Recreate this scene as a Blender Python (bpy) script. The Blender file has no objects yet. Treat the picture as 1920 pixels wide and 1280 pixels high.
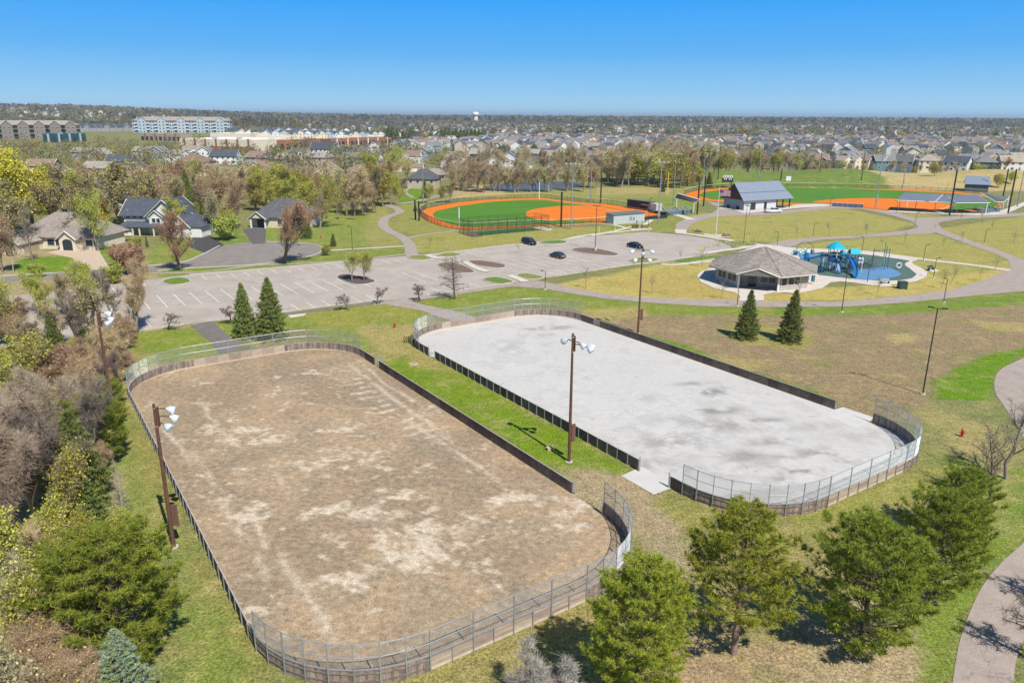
import bpy, math, random
import numpy as np
from mathutils import Matrix, Vector
R = math.radians
rnd = random.Random(7)
NR = np.random.RandomState(11)

# ------------------------------------------------------------------ camera
F, CAMH, YH, ROLL = 1400.0, 32.0, 216.5, 0.0057      # focal length in photo pixels (1920 wide), height, horizon row
_th = math.atan((640 - YH) / F)
FW = Vector((0, math.cos(_th), -math.sin(_th)))
_u0 = Vector((0, math.sin(_th), math.cos(_th))); _r0 = Vector((1, 0, 0))
RT = _r0 * math.cos(ROLL) + _u0 * math.sin(ROLL)
UP = _u0 * math.cos(ROLL) - _r0 * math.sin(ROLL)
S = bpy.context.scene
cd = bpy.data.cameras.new('camera'); cam = bpy.data.objects.new('camera', cd)
S.collection.objects.link(cam); S.camera = cam
cam.matrix_world = Matrix(((RT.x, UP.x, -FW.x, 0), (RT.y, UP.y, -FW.y, 0), (RT.z, UP.z, -FW.z, CAMH), (0, 0, 0, 1)))
cd.sensor_width = 36.0; cd.lens = F / 1920 * 36.0; cd.clip_end = 40000; cd.clip_start = 0.5

# ------------------------------------------------------------------ light
SUN_DIR = Vector((0.52, -0.854, 0)).normalized()     # horizontal direction towards the sun
SUN_EL = 51.0
HAZE = 0.00009
w = bpy.data.worlds.new('World'); S.world = w; w.use_nodes = True
nt = w.node_tree; nt.nodes.clear()
sky = nt.nodes.new('ShaderNodeTexSky'); sky.sky_type = 'NISHITA'; sky.sun_disc = False
sky.sun_elevation = R(SUN_EL); sky.sun_rotation = math.atan2(SUN_DIR.x, SUN_DIR.y)
sky.altitude = 300; sky.air_density = 1.0; sky.dust_density = 0.1; sky.ozone_density = 3.0
gm = nt.nodes.new('ShaderNodeGamma'); gm.inputs['Gamma'].default_value = 1.0
hs = nt.nodes.new('ShaderNodeHueSaturation'); hs.inputs['Saturation'].default_value = 1.0; hs.inputs['Value'].default_value = 1.0
bg = nt.nodes.new('ShaderNodeBackground'); bg.inputs['Strength'].default_value = 0.095
wo = nt.nodes.new('ShaderNodeOutputWorld')
# clear deep-blue spring air: the Nishita sky leaned towards an even elevation gradient all round the horizon
tcw = nt.nodes.new('ShaderNodeTexCoord'); sxyz = nt.nodes.new('ShaderNodeSeparateXYZ'); ramp = nt.nodes.new('ShaderNodeValToRGB')
nt.links.new(tcw.outputs['Generated'], sxyz.inputs[0]); nt.links.new(sxyz.outputs['Z'], ramp.inputs[0])
els = ramp.color_ramp.elements; els[0].position = 0.0; els[0].color = (3.9, 6.5, 8.5, 1); els[1].position = 1.0; els[1].color = (.7, 1.2, 2.2, 1)
for pos_, c_ in ((.03, (2.3, 5.2, 8.1, 1)), (.075, (.85, 3.9, 8.2, 1)), (.15, (.06, 3.05, 8.7, 1)), (.35, (.5, 1.7, 3.9, 1))):
    e_ = els.new(pos_); e_.color = c_
mixw = nt.nodes.new('ShaderNodeMix'); mixw.data_type = 'RGBA'; mixw.inputs['Factor'].default_value = .95
nt.links.new(sky.outputs[0], mixw.inputs['A']); nt.links.new(ramp.outputs[0], mixw.inputs['B'])
nt.links.new(mixw.outputs['Result'], hs.inputs['Color']); nt.links.new(hs.outputs[0], gm.inputs[0])
nt.links.new(gm.outputs[0], bg.inputs[0]); nt.links.new(bg.outputs[0], wo.inputs[0])
sl = bpy.data.lights.new('sun', 'SUN'); sl.energy = 5.0; sl.angle = R(0.53); sl.color = (1.0, 0.955, 0.88)
so = bpy.data.objects.new('sun', sl); S.collection.objects.link(so)
_sd = Vector((SUN_DIR.x * math.cos(R(SUN_EL)), SUN_DIR.y * math.cos(R(SUN_EL)), math.sin(R(SUN_EL))))
so.rotation_euler = _sd.to_track_quat('Z', 'Y').to_euler(); so.location = (0, 0, 200)
S.view_settings.view_transform = 'Standard'; S.view_settings.look = 'None'
S.view_settings.exposure = 0.27; S.view_settings.gamma = 1.0; S.view_settings.use_curve_mapping = False

# ------------------------------------------------------------------ terrain and pixel <-> ground
def sm(x, a, b):
    t = np.clip((np.asarray(x, float) - a) / (b - a), 0, 1); return t * t * (3 - 2 * t)
def terrain(x, y):
    x = np.asarray(x, float); y = np.asarray(y, float)
    b = x / np.maximum(y, 1.0)
    z = 11.0 * sm(-b, .12, .40) * sm(y, 430, 850)
    z = z + 26.0 * sm(-b, .30, .62) * sm(y, 1250, 2300)
    z = z + 9.0 * sm(y, 1800, 3800)
    bm = sm(b, .235, .275) * (1 - sm(b, .66, .80))                     # grass berm behind the far ballfield
    crest = 4.2 + 1.2 * np.sin(b * 31 + 1.0)
    z = z + crest * bm * sm(y, 352, 392) * (1 - sm(y, 415, 450))
    return z
def ray(x, y):
    return FW + RT * ((x - 960) / F) + UP * ((640 - y) / F)
def P(x, y, z=0.0):
    d = ray(x, y); t = (z - CAMH) / d.z
    return Vector((d.x * t, d.y * t, z))
def PT(x, y):
    """pixel -> point on the terrain"""
    d = ray(x, y)
    if d.z > -1e-4: d = Vector((d.x, d.y, -1e-4))
    t0 = 40.0; prev = t0
    t = t0
    while t < 30000:
        p = d * t
        if CAMH + p.z <= float(terrain(p.x, p.y)):
            lo, hi = prev, t
            for _ in range(18):
                m = (lo + hi) / 2; q = d * m
                if CAMH + q.z <= float(terrain(q.x, q.y)): hi = m
                else: lo = m
            q = d * hi
            return Vector((q.x, q.y, float(terrain(q.x, q.y))))
        prev = t; t *= 1.02
    q = d * t; return Vector((q.x, q.y, float(terrain(q.x, q.y))))
def PX(p):
    v = Vector(p) - Vector((0, 0, CAMH)); wv = v.dot(FW)
    return 960 + F * v.dot(RT) / wv, 640 - F * v.dot(UP) / wv
def height(bp, ty):
    """height of a vertical thing standing at bp whose top is on photo row ty"""
    lo, hi = 0.0, 80.0
    for _ in range(30):
        m = (lo + hi) / 2
        if PX((bp.x, bp.y, bp.z + m))[1] > ty: lo = m
        else: hi = m
    return lo

# ------------------------------------------------------------------ materials
MATS = {}
def mat(name, col, rough=0.8, var=0.12, scale=1.0, bump=0.0, bscale=20.0, metal=0.0, island=0.0, objrand=0.0,
        fine=0.0, fscale=40.0, trans=0.0, stretch=None, cracks=0.0):
    if name in MATS: return MATS[name]
    m = bpy.data.materials.new(name); m.use_nodes = True; t = m.node_tree; N = t.nodes; L = t.links
    b = N['Principled BSDF']; b.inputs['Roughness'].default_value = rough; b.inputs['Specular IOR Level'].default_value = .5 if rough < .65 else .15; b.inputs['Metallic'].default_value = metal
    rgb = N.new('ShaderNodeRGB'); rgb.outputs[0].default_value = (*col, 1); cur = rgb.outputs[0]
    geo = N.new('ShaderNodeNewGeometry'); tc = N.new('ShaderNodeTexCoord')
    src = geo.outputs['Position']
    if stretch:
        mp = N.new('ShaderNodeMapping'); mp.inputs['Scale'].default_value = stretch
        L.new(tc.outputs['Object'], mp.inputs[0]); src = mp.outputs[0]
    def mul(cur, facsock, lo, hi):
        mr = N.new('ShaderNodeMapRange'); mr.inputs['To Min'].default_value = lo; mr.inputs['To Max'].default_value = hi
        L.new(facsock, mr.inputs['Value'])
        mx = N.new('ShaderNodeMix'); mx.data_type = 'RGBA'; mx.blend_type = 'MULTIPLY'; mx.inputs['Factor'].default_value = 1
        L.new(cur, mx.inputs['A']); L.new(mr.outputs[0], mx.inputs['B']); return mx.outputs['Result']
    if var:
        n = N.new('ShaderNodeTexNoise'); n.inputs['Scale'].default_value = scale; n.inputs['Detail'].default_value = 5
        n.inputs['Roughness'].default_value = .62
        L.new(src, n.inputs['Vector']); mr = N.new('ShaderNodeMapRange')
        mr.inputs['From Min'].default_value = .3; mr.inputs['From Max'].default_value = .7
        L.new(n.outputs['Fac'], mr.inputs['Value']); cur = mul(cur, mr.outputs[0], 1 - var, 1 + var)
    if fine:
        n = N.new('ShaderNodeTexNoise'); n.inputs['Scale'].default_value = fscale; n.inputs['Detail'].default_value = 2
        L.new(src, n.inputs['Vector']); mr = N.new('ShaderNodeMapRange')
        mr.inputs['From Min'].default_value = .3; mr.inputs['From Max'].default_value = .7
        L.new(n.outputs['Fac'], mr.inputs['Value']); cur = mul(cur, mr.outputs[0], 1 - fine, 1 + fine)
    if island: cur = mul(cur, geo.outputs['Random Per Island'], 1 - island, 1 + island)
    if objrand:
        oi = N.new('ShaderNodeObjectInfo'); cur = mul(cur, oi.outputs['Random'], 1 - objrand, 1 + objrand)
        h2 = N.new('ShaderNodeHueSaturation'); mr = N.new('ShaderNodeMapRange')
        mr.inputs['To Min'].default_value = .5 - objrand * .09; mr.inputs['To Max'].default_value = .5 + objrand * .09
        L.new(oi.outputs['Random'], mr.inputs['Value']); L.new(mr.outputs[0], h2.inputs['Hue']); L.new(cur, h2.inputs['Color'])
        cur = h2.outputs['Color']
    if cracks:
        v = N.new('ShaderNodeTexVoronoi'); v.feature = 'DISTANCE_TO_EDGE'; v.inputs['Scale'].default_value = cracks
        q = N.new('ShaderNodeTexNoise'); q.inputs['Scale'].default_value = .45; q.inputs['Detail'].default_value = 4; L.new(src, q.inputs['Vector'])
        sc = N.new('ShaderNodeVectorMath'); sc.operation = 'SCALE'; sc.inputs['Scale'].default_value = 7; L.new(q.outputs['Color'], sc.inputs[0])
        av = N.new('ShaderNodeVectorMath'); av.operation = 'ADD'; L.new(src, av.inputs[0]); L.new(sc.outputs[0], av.inputs[1]); L.new(av.outputs[0], v.inputs['Vector'])
        mr = N.new('ShaderNodeMapRange'); mr.inputs['From Max'].default_value = .06 * cracks; L.new(v.outputs['Distance'], mr.inputs['Value']); cur = mul(cur, mr.outputs[0], .66, 1)
        n = N.new('ShaderNodeTexNoise'); n.inputs['Scale'].default_value = .9; n.inputs['Detail'].default_value = 5; L.new(src, n.inputs['Vector'])
        mr = N.new('ShaderNodeMapRange'); mr.inputs['From Min'].default_value = .60; mr.inputs['From Max'].default_value = .74; L.new(n.outputs['Fac'], mr.inputs['Value']); cur = mul(cur, mr.outputs[0], 1, .80)
    L.new(cur, b.inputs['Base Color'])
    if bump:
        n = N.new('ShaderNodeTexNoise'); n.inputs['Scale'].default_value = bscale; n.inputs['Detail'].default_value = 3
        L.new(src, n.inputs['Vector']); bp = N.new('ShaderNodeBump'); bp.inputs['Strength'].default_value = min(1, bump)
        bp.inputs['Distance'].default_value = .05; L.new(n.outputs['Fac'], bp.inputs['Height']); L.new(bp.outputs[0], b.inputs['Normal'])
    if trans:
        tr = N.new('ShaderNodeBsdfTranslucent'); L.new(cur, tr.inputs['Color'])
        mx = N.new('ShaderNodeMixShader'); mx.inputs[0].default_value = trans
        L.new(b.outputs[0], mx.inputs[1]); L.new(tr.outputs[0], mx.inputs[2]); L.new(mx.outputs[0], N['Material Output'].inputs['Surface'])
    MATS[name] = m
    return m

# ------------------------------------------------------------------ mesh builders
COL = S.collection
def link(o, parent=None):
    COL.objects.link(o)
    if parent is not None: o.parent = parent
    return o
def mesh_np(name, V, Fs, mats, fmat=None, smooth=False):
    """V (n,3); Fs list of int arrays (k,3) or (k,4)"""
    me = bpy.data.meshes.new(name); V = np.asarray(V, np.float32)
    if not isinstance(Fs, (list, tuple)): Fs = [Fs]
    Fs = [np.asarray(f, np.int32) for f in Fs if len(f)]
    nl = sum(f.size for f in Fs); nf = sum(len(f) for f in Fs)
    me.vertices.add(len(V)); me.vertices.foreach_set('co', V.ravel())
    me.loops.add(nl); me.loops.foreach_set('vertex_index', np.concatenate([f.ravel() for f in Fs]))
    me.polygons.add(nf)
    tot = np.concatenate([np.full(len(f), f.shape[1], np.int32) for f in Fs])
    st = np.concatenate([[0], np.cumsum(tot)[:-1]]).astype(np.int32)
    me.polygons.foreach_set('loop_start', st); me.polygons.foreach_set('loop_total', tot)
    if not isinstance(mats, (list, tuple)): mats = [mats]
    for m in mats: me.materials.append(m)
    if fmat is not None: me.polygons.foreach_set('material_index', np.asarray(fmat, np.int32))
    if smooth: me.polygons.foreach_set('use_smooth', np.ones(nf, bool))
    me.update(calc_edges=True)
    return me
class MB:
    """collects simple solids into one mesh"""
    def __init__(s): s.v = []; s.f = []; s.m = []
    def add(s, vs, fs, mi=0):
        o = len(s.v); s.v += [tuple(v) for v in vs]; s.f += [tuple(i + o for i in f) for f in fs]; s.m += [mi] * len(fs); return s
    def box(s, x0, x1, y0, y1, z0, z1, mi=0):
        v = [(x, y, z) for z in (z0, z1) for y in (y0, y1) for x in (x0, x1)]
        return s.add(v, [(0, 2, 3, 1), (4, 5, 7, 6), (0, 1, 5, 4), (1, 3, 7, 5), (3, 2, 6, 7), (2, 0, 4, 6)], mi)
    def obox(s, c, ax, ay, az, hx, hy, hz, mi=0):
        c = Vector(c); v = [c + ax * (sx * hx) + ay * (sy * hy) + az * (sz * hz) for sz in (-1, 1) for sy in (-1, 1) for sx in (-1, 1)]
        return s.add(v, [(0, 2, 3, 1), (4, 5, 7, 6), (0, 1, 5, 4), (1, 3, 7, 5), (3, 2, 6, 7), (2, 0, 4, 6)], mi)
    def tube(s, pts, rs, n=8, mi=0, cap=True):
        pts = [Vector(p) for p in pts]
        if not isinstance(rs, (list, tuple)): rs = [rs] * len(pts)
        rings = []
        for i, p in enumerate(pts):
            d = (pts[min(i + 1, len(pts) - 1)] - pts[max(i - 1, 0)]).normalized()
            a = d.cross(Vector((0, 0, 1)) if abs(d.z) < .95 else Vector((1, 0, 0))).normalized(); b = d.cross(a)
            rings.append([p + (a * math.cos(k * 2 * math.pi / n) + b * math.sin(k * 2 * math.pi / n)) * rs[i] for k in range(n)])
        vs = [v for r in rings for v in r]; fs = []
        for i in range(len(pts) - 1):
            for k in range(n): fs.append((i * n + k, i * n + (k + 1) % n, (i + 1) * n + (k + 1) % n, (i + 1) * n + k))
        if cap: fs.append(tuple(range(n))[::-1]); fs.append(tuple((len(pts) - 1) * n + k for k in range(n)))
        return s.add(vs, fs, mi)
    def prism(s, poly, z0, z1, mi=0):
        n = len(poly); v = [(p[0], p[1], z0) for p in poly] + [(p[0], p[1], z1) for p in poly]
        f = [tuple(range(n))[::-1], tuple(range(n, 2 * n))] + [(i, (i + 1) % n, n + (i + 1) % n, n + i) for i in range(n)]
        return s.add(v, f, mi)
    def slab(s, quad, t, mi=0):
        """a polygon (3D, planar) given thickness t downwards"""
        n = len(quad); v = [tuple(q) for q in quad] + [(q[0], q[1], q[2] - t) for q in quad]
        f = [tuple(range(n)), tuple(range(n, 2 * n))[::-1]] + [(i, n + i, n + (i + 1) % n, (i + 1) % n) for i in range(n)]
        return s.add(v, f, mi)
    def mesh(s, name, mats, smooth=False):
        me = bpy.data.meshes.new(name); me.from_pydata(s.v, [], s.f)
        if not isinstance(mats, (list, tuple)): mats = [mats]
        for m in mats: me.materials.append(m)
        me.polygons.foreach_set('material_index', s.m)
        if smooth: me.polygons.foreach_set('use_smooth', [True] * len(s.f))
        me.update(); return me
    def build(s, name, mats, parent=None, loc=None, rotz=0, smooth=False):
        o = bpy.data.objects.new(name, s.mesh(name, mats, smooth)); link(o, parent)
        if loc is not None: o.location = loc
        o.rotation_euler.z = rotz
        return o
def inst(name, me, parent=None, loc=(0, 0, 0), rotz=0, scale=None):
    o = bpy.data.objects.new(name, me); link(o, parent); o.location = loc; o.rotation_euler.z = rotz
    if scale is not None: o.scale = scale if hasattr(scale, '__len__') else (scale,) * 3
    return o
THINGS = []
def thing(name, label, cat, loc=(0, 0, 0), rotz=0, group=None, look=None):
    o = bpy.data.objects.new(name, None); COL.objects.link(o); o.location = loc; o.rotation_euler.z = rotz
    o.empty_display_size = .3
    return tag(o, label, cat, group, look)
def tag(o, label, cat, group=None, look=None):
    if label: o['label'] = label
    o['category'] = cat
    if group: o['group'] = group
    if not label: THINGS.append((o, look))
    return o
def struct(o, kind='structure'): o['kind'] = kind; return o
def copy_thing(src, loc, rotz=0, scale=None, label=None, group=None, look=None):
    r = src.copy(); COL.objects.link(r); r.location = loc; r.rotation_euler = (0, 0, rotz)
    if scale is not None: r.scale = scale if hasattr(scale, '__len__') else (scale,) * 3
    for ch in src.children:
        c = ch.copy(); COL.objects.link(c); c.parent = r
        for g in ch.children:
            d = g.copy(); COL.objects.link(d); d.parent = c
    if label: r['label'] = label
    elif 'label' in r: del r['label']
    if group: r['group'] = group
    if not label: THINGS.append((r, look))
    return r

def smooth_poly(pts, closed=True, n=4):
    """Catmull-Rom through world points"""
    out = []; m = len(pts)
    for i in range(m if closed else m - 1):
        p = [pts[(i + k) % m] if closed else pts[min(max(i + k, 0), m - 1)] for k in (-1, 0, 1, 2)]
        for j in range(n):
            t = j / n
            out.append(tuple(.5 * ((2 * p[1][c]) + (-p[0][c] + p[2][c]) * t + (2 * p[0][c] - 5 * p[1][c] + 4 * p[2][c] - p[3][c]) * t * t
                                   + (-p[0][c] + 3 * p[1][c] - 3 * p[2][c] + p[3][c]) * t ** 3) for c in (0, 1)))
    if not closed: out.append((pts[-1][0], pts[-1][1]))
    return out
from mathutils.geometry import tessellate_polygon
def sheet(name, poly, z, m, kind='structure', parent=None, px=True, smooth=0, thick=0.0):
    pts = [P(*p)[:2] for p in poly] if px else [tuple(p[:2]) for p in poly]
    if smooth: pts = smooth_poly(pts, True, smooth)
    tris = tessellate_polygon([[Vector((p[0], p[1], 0)) for p in pts]])
    vs = [(p[0], p[1], z) for p in pts]; fs = []
    for t in tris:
        a, b, c = (vs[i] for i in t)
        cr = (b[0] - a[0]) * (c[1] - a[1]) - (b[1] - a[1]) * (c[0] - a[0])
        fs.append(tuple(t) if cr > 0 else tuple(t)[::-1])
    if thick:
        n = len(vs); vs += [(p[0], p[1], z - thick) for p in pts]
        area = sum(pts[i][0] * pts[(i + 1) % n][1] - pts[(i + 1) % n][0] * pts[i][1] for i in range(n))
        for i in range(n):
            q = (i, n + i, n + (i + 1) % n, (i + 1) % n); fs.append(q if area > 0 else q[::-1])
    me = bpy.data.meshes.new(name); me.from_pydata(vs, [], fs); me.materials.append(m)
    o = bpy.data.objects.new(name, me); link(o, parent)
    if kind: o['kind'] = kind
    return o
def ribbon(name, line, width, z, m, px=True, kind='structure', n=5, parent=None, height=0.0):
    """a path of even width along a centre line; with height it becomes a kerb"""
    pts = [P(*p)[:2] for p in line] if px else [tuple(p[:2]) for p in line]
    pts = smooth_poly(pts, False, n)
    L, Rr = [], []
    for i, p in enumerate(pts):
        a = Vector(pts[max(i - 1, 0)]); b = Vector(pts[min(i + 1, len(pts) - 1)]); d = (b - a).normalized(); nn = Vector((-d.y, d.x)) * (width / 2)
        L.append((p[0] + nn.x, p[1] + nn.y)); Rr.append((p[0] - nn.x, p[1] - nn.y))
    k = len(pts); vs = [(p[0], p[1], z) for p in Rr] + [(p[0], p[1], z) for p in L]
    fs = [(i, i + 1, k + i + 1, k + i) for i in range(k - 1)]
    if height:
        o2 = len(vs); vs += [(p[0], p[1], z - height) for p in Rr] + [(p[0], p[1], z - height) for p in L]
        for i in range(k - 1):
            fs.append((i, o2 + i, o2 + i + 1, i + 1)); fs.append((k + i + 1, o2 + k + i + 1, o2 + k + i, k + i))
    me = bpy.data.meshes.new(name); me.from_pydata(vs, [], fs); me.materials.append(m)
    o = bpy.data.objects.new(name, me); link(o, parent)
    if kind: o['kind'] = kind
    return o
# ------------------------------------------------------------------ numpy noise
def vnoise(x, y, seed=0):
    rs = np.random.RandomState(seed); T = rs.rand(256, 256)
    xi = np.floor(x).astype(int); yi = np.floor(y).astype(int); fx = x - xi; fy = y - yi
    fx = fx * fx * (3 - 2 * fx); fy = fy * fy * (3 - 2 * fy)
    a = T[xi % 256, yi % 256]; b = T[(xi + 1) % 256, yi % 256]; c = T[xi % 256, (yi + 1) % 256]; d = T[(xi + 1) % 256, (yi + 1) % 256]
    return (a * (1 - fx) + b * fx) * (1 - fy) + (c * (1 - fx) + d * fx) * fy
def fbm(x, y, seed=0, o=4):
    s = 0; a = .5; t = 0
    for k in range(o): s = s + a * vnoise(x * 2 ** k + 17 * k, y * 2 ** k + 31 * k, seed + k); t += a; a *= .55
    return s / t
def poly_sd(x, y, poly):
    """signed distance (negative inside) to a polygon, vectorised"""
    n = len(poly); d = np.full(x.shape, 1e9); ins = np.zeros(x.shape, bool)
    for i in range(n):
        x0, y0 = poly[i]; x1, y1 = poly[(i + 1) % n]; ex, ey = x1 - x0, y1 - y0
        t = np.clip(((x - x0) * ex + (y - y0) * ey) / (ex * ex + ey * ey + 1e-9), 0, 1)
        d = np.minimum(d, np.hypot(x - x0 - t * ex, y - y0 - t * ey))
        c = ((y0 > y) != (y1 > y)) & (x < (x1 - x0) * (y - y0) / ((y1 - y0) if y1 != y0 else 1e-9) + x0)
        ins ^= c
    return np.where(ins, -d, d)

# ------------------------------------------------------------------ ground sheet
GREEN = (.135, .205, .010); LUSH = (.105, .20, .006); OLIVE = (.165, .19, .045); GOLD = (.36, .295, .11); BROWN = (.24, .175, .12)
STRAW = (.33, .275, .15); DIRT = (.275, .225, .175); LITTER = (.30, .24, .16); LAWN = (.17, .215, .03); PARK = (.29, .265, .085)
ZONES = [  # photo outline, colour, softness in metres
    ([(0, 470), (300, 470), (420, 470), (0, 1400), (-400, 1400), (-400, 470)], LITTER, 3),
    ([(0, 300), (780, 300), (780, 380), (600, 400), (420, 400), (200, 400), (0, 400)], (.15, .145, .065), 6),
    ([(170, 660), (232, 700), (240, 760), (480, 1250), (560, 1400), (290, 1400), (345, 1100), (250, 960), (200, 830)], (.15, .195, .05), 1.5),
    ([(225, 760), (240, 760), (480, 1250), (520, 1400), (490, 1400), (400, 1130), (300, 950)], (.225, .20, .085), 1.2),
    ([(250, 625), (355, 612), (420, 665), (240, 690), (180, 690), (170, 640)], LAWN, 1.2),
    ([(180, 640), (260, 650), (250, 720), (180, 760)], (.22, .19, .09), 2.5),
    ([(400, 606), (540, 590), (720, 568), (800, 585), (790, 650), (680, 660), (560, 610), (420, 640)], (.155, .205, .04), 1.0),
    ([(560, 585), (720, 568), (800, 585), (760, 600), (600, 620)], (.20, .215, .05), 1.5),
    ([(670, 612), (790, 605), (800, 690), (745, 680), (715, 690), (690, 640)], (.27, .235, .11), 1.4),
    ([(712, 688), (745, 665), (820, 672), (1190, 885), (1150, 895), (1075, 905)], GREEN, .8),
    ([(730, 640), (800, 640), (830, 675), (860, 700), (760, 690)], (.24, .22, .09), 1.5),
    ([(1050, 880), (1180, 880), (1240, 930), (1300, 1010), (1330, 1130), (1240, 1100), (1190, 1000), (1120, 960), (1060, 930)], DIRT, 1.2),
    ([(1240, 925), (1330, 955), (1300, 1020), (1235, 960)], (.20, .20, .07), 1.0),
    ([(560, 1290), (900, 1215), (1110, 1120), (1250, 1080), (1400, 1000), (1500, 975), (1740, 880), (1760, 960), (1450, 1300), (900, 1500), (500, 1500)], (.215, .195, .09), 1.2),
    ([(1470, 975), (1740, 870), (1800, 900), (1650, 960), (1480, 1010)], (.20, .21, .065), 1.5),
    ([(1230, 1200), (1500, 1180), (1560, 1400), (1200, 1400)], (.26, .20, .145), 1.5),
    ([(1500, 1130), (1720, 1100), (1760, 1400), (1500, 1400)], (.29, .24, .18), 1.2),
    ([(1730, 1400), (1730, 1150), (1880, 880), (1960, 860), (1960, 990), (1840, 1100), (1795, 1210), (1780, 1400)], (.13, .19, .03), 1.0),
    ([(1560, 760), (1760, 770), (1870, 800), (1920, 930), (1880, 1000), (1760, 880), (1740, 820), (1680, 780)], (.25, .225, .11), 2.0),
    ([(1725, 850), (1800, 860), (1890, 930), (1890, 980), (1800, 930)], (.13, .19, .035), 2.0),
    ([(770, 572), (860, 545), (960, 532), (1040, 545), (1440, 578), (1440, 600), (1200, 600), (1080, 580), (980, 560), (880, 590), (800, 590)], (.15, .20, .035), 1.0),
    ([(1080, 580), (1200, 575), (1240, 600), (1180, 625), (1110, 610)], (.30, .25, .12), 1.5),
    ([(1140, 600), (1240, 592), (1440, 592), (1600, 592), (1920, 562), (2100, 560), (2050, 650), (1920, 655), (1800, 690), (1745, 722), (1700, 790), (1560, 770), (1380, 700), (1200, 640)], BROWN, 1.5),
    ([(1440, 577), (1640, 570), (1780, 560), (1920, 545), (2060, 535), (2060, 560), (1920, 572), (1800, 580), (1640, 590), (1440, 592)], (.125, .19, .03), .7),
    ([(1990, 640), (1920, 650), (1845, 668), (1790, 690), (1752, 722), (1760, 745), (1850, 752), (1866, 735), (1866, 700), (1920, 665), (1990, 630)], LUSH, .5),
    ([(1195, 625), (1260, 640), (1400, 690), (1555, 742), (1565, 755), (1540, 760), (1380, 705), (1200, 640)], LUSH, .35),
    ([(1345, 615), (1400, 600), (1520, 625), (1535, 640), (1490, 655), (1400, 645)], (.21, .20, .08), .8),
    ([(1270, 690), (1360, 665), (1440, 680), (1400, 700), (1310, 705)], (.26, .22, .12), 1.2),
    ([(1665, 630), (1710, 625), (1720, 640), (1680, 645)], (.30, .25, .14), .8),
    ([(1820, 600), (1920, 605), (1920, 622), (1850, 620)], (.29, .24, .13), 1.0),
    ([(1030, 535), (1240, 494), (1380, 480), (1400, 560), (1300, 564), (1160, 555), (1060, 540)], (.345, .295, .11), 1.2),
    ([(1120, 530), (1260, 505), (1350, 530), (1380, 560), (1250, 555)], (.32, .265, .10), 2.0),
    ([(1390, 565), (1440, 540), (1560, 540), (1700, 530), (1760, 480), (1900, 490), (1900, 515), (1800, 545), (1600, 562)], (.345, .295, .11), 1.0),
    ([(1100, 440), (1290, 400), (1440, 400), (1560, 385), (1720, 420), (1620, 445), (1470, 455), (1340, 450), (1290, 432)], PARK, 1.0),
    ([(1480, 460), (1740, 435), (1880, 478), (1890, 500), (1760, 520), (1700, 500), (1560, 480)], PARK, 1.0),
    ([(1700, 470), (1850, 470), (1880, 495), (1780, 495)], (.27, .25, .085), 1.5),
    ([(1750, 430), (1920, 405), (2100, 400), (2100, 500), (1920, 488), (1800, 450)], PARK, 1.0),
    ([(1620, 390), (1700, 385), (1780, 410), (1720, 415)], (.24, .23, .09), 1.0),
    ([(480, 400), (720, 385), (760, 460), (620, 470), (560, 455), (480, 450)], (.155, .2, .045), 1.2),
    ([(700, 385), (725, 385), (735, 430), (760, 455), (700, 470), (680, 430)], (.22, .22, .08), 1.5),
    ([(730, 386), (790, 378), (860, 430), (780, 445), (735, 425), (750, 400)], (.2, .21, .07), 1.2),
    ([(770, 445), (860, 432), (1130, 425), (1130, 440), (860, 470), (780, 475)], (.24, .235, .075), 1.0),
    ([(270, 470), (330, 440), (430, 430), (430, 460), (350, 492), (270, 500)], (.15, .195, .045), 1.0),
    ([(30, 487), (100, 480), (140, 482), (148, 508), (60, 515), (20, 505)], LUSH, .3),
    ([(170, 462), (215, 462), (230, 500), (205, 500)], LUSH, .5),
    ([(395, 430), (450, 430), (470, 458), (425, 462)], (.11, .18, .03), .6),
    ([(595, 478), (760, 463), (770, 474), (640, 490), (480, 506), (300, 520), (290, 508), (570, 486)], (.14, .195, .035), .5),
    ([(745, 352), (800, 352), (800, 378), (760, 384), (745, 375)], LUSH, .8),
    ([(920, 352), (1100, 355), (1260, 345), (1320, 350), (1320, 380), (1220, 395), (1090, 372), (930, 370)], (.21, .215, .075), 1.5),
    ([(1120, 352), (1260, 352), (1260, 362), (1120, 366)], (.29, .25, .13), 1.5),
    ([(1200, 400), (1300, 395), (1290, 430), (1190, 435), (1120, 430)], (.17, .2, .055), 1.0),
    ([(1130, 372), (1300, 370), (1310, 392), (1220, 395)], (.15, .2, .05), 1.0),
    ([(840, 350), (940, 345), (950, 368), (850, 372)], (.33, .27, .15), 2.0),
]
def axis(breaks):
    out = []
    for a, b, s in breaks:
        n = max(1, int(round((b - a) / s))); out += list(np.linspace(a, b, n, endpoint=False))
    out.append(breaks[-1][1]); return np.array(out)
gx = axis([(-14000, -3000, 1000), (-3000, -1000, 100), (-1000, -400, 24), (-400, -150, 6), (-150, -75, 2), (-75, 110, .8), (110, 200, 1.6), (200, 420, 6), (420, 1000, 24), (1000, 3000, 100), (3000, 14000, 1000)])
gy = axis([(-9000, -500, 900), (-500, 10, 60), (10, 30, 2), (30, 130, .6), (130, 215, .9), (215, 330, 1.6), (330, 460, 2.6), (460, 900, 14), (900, 3000, 70), (3000, 6000, 250), (6000, 26000, 2500)])
GX, GY = np.meshgrid(gx, gy); gz = terrain(GX, GY)
base = np.empty(GX.shape + (3,)); n1 = fbm(GX / 60, GY / 60, 3)
bb = GX / np.maximum(GY, 1)
c0 = np.array((.17, .165, .075)); c1 = np.array((.17, .18, .075)); c2 = np.array((.085, .08, .045))
k1 = sm(n1, .4, .6)[..., None]; base[:] = c0 * (1 - k1) + c1 * k1
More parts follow.
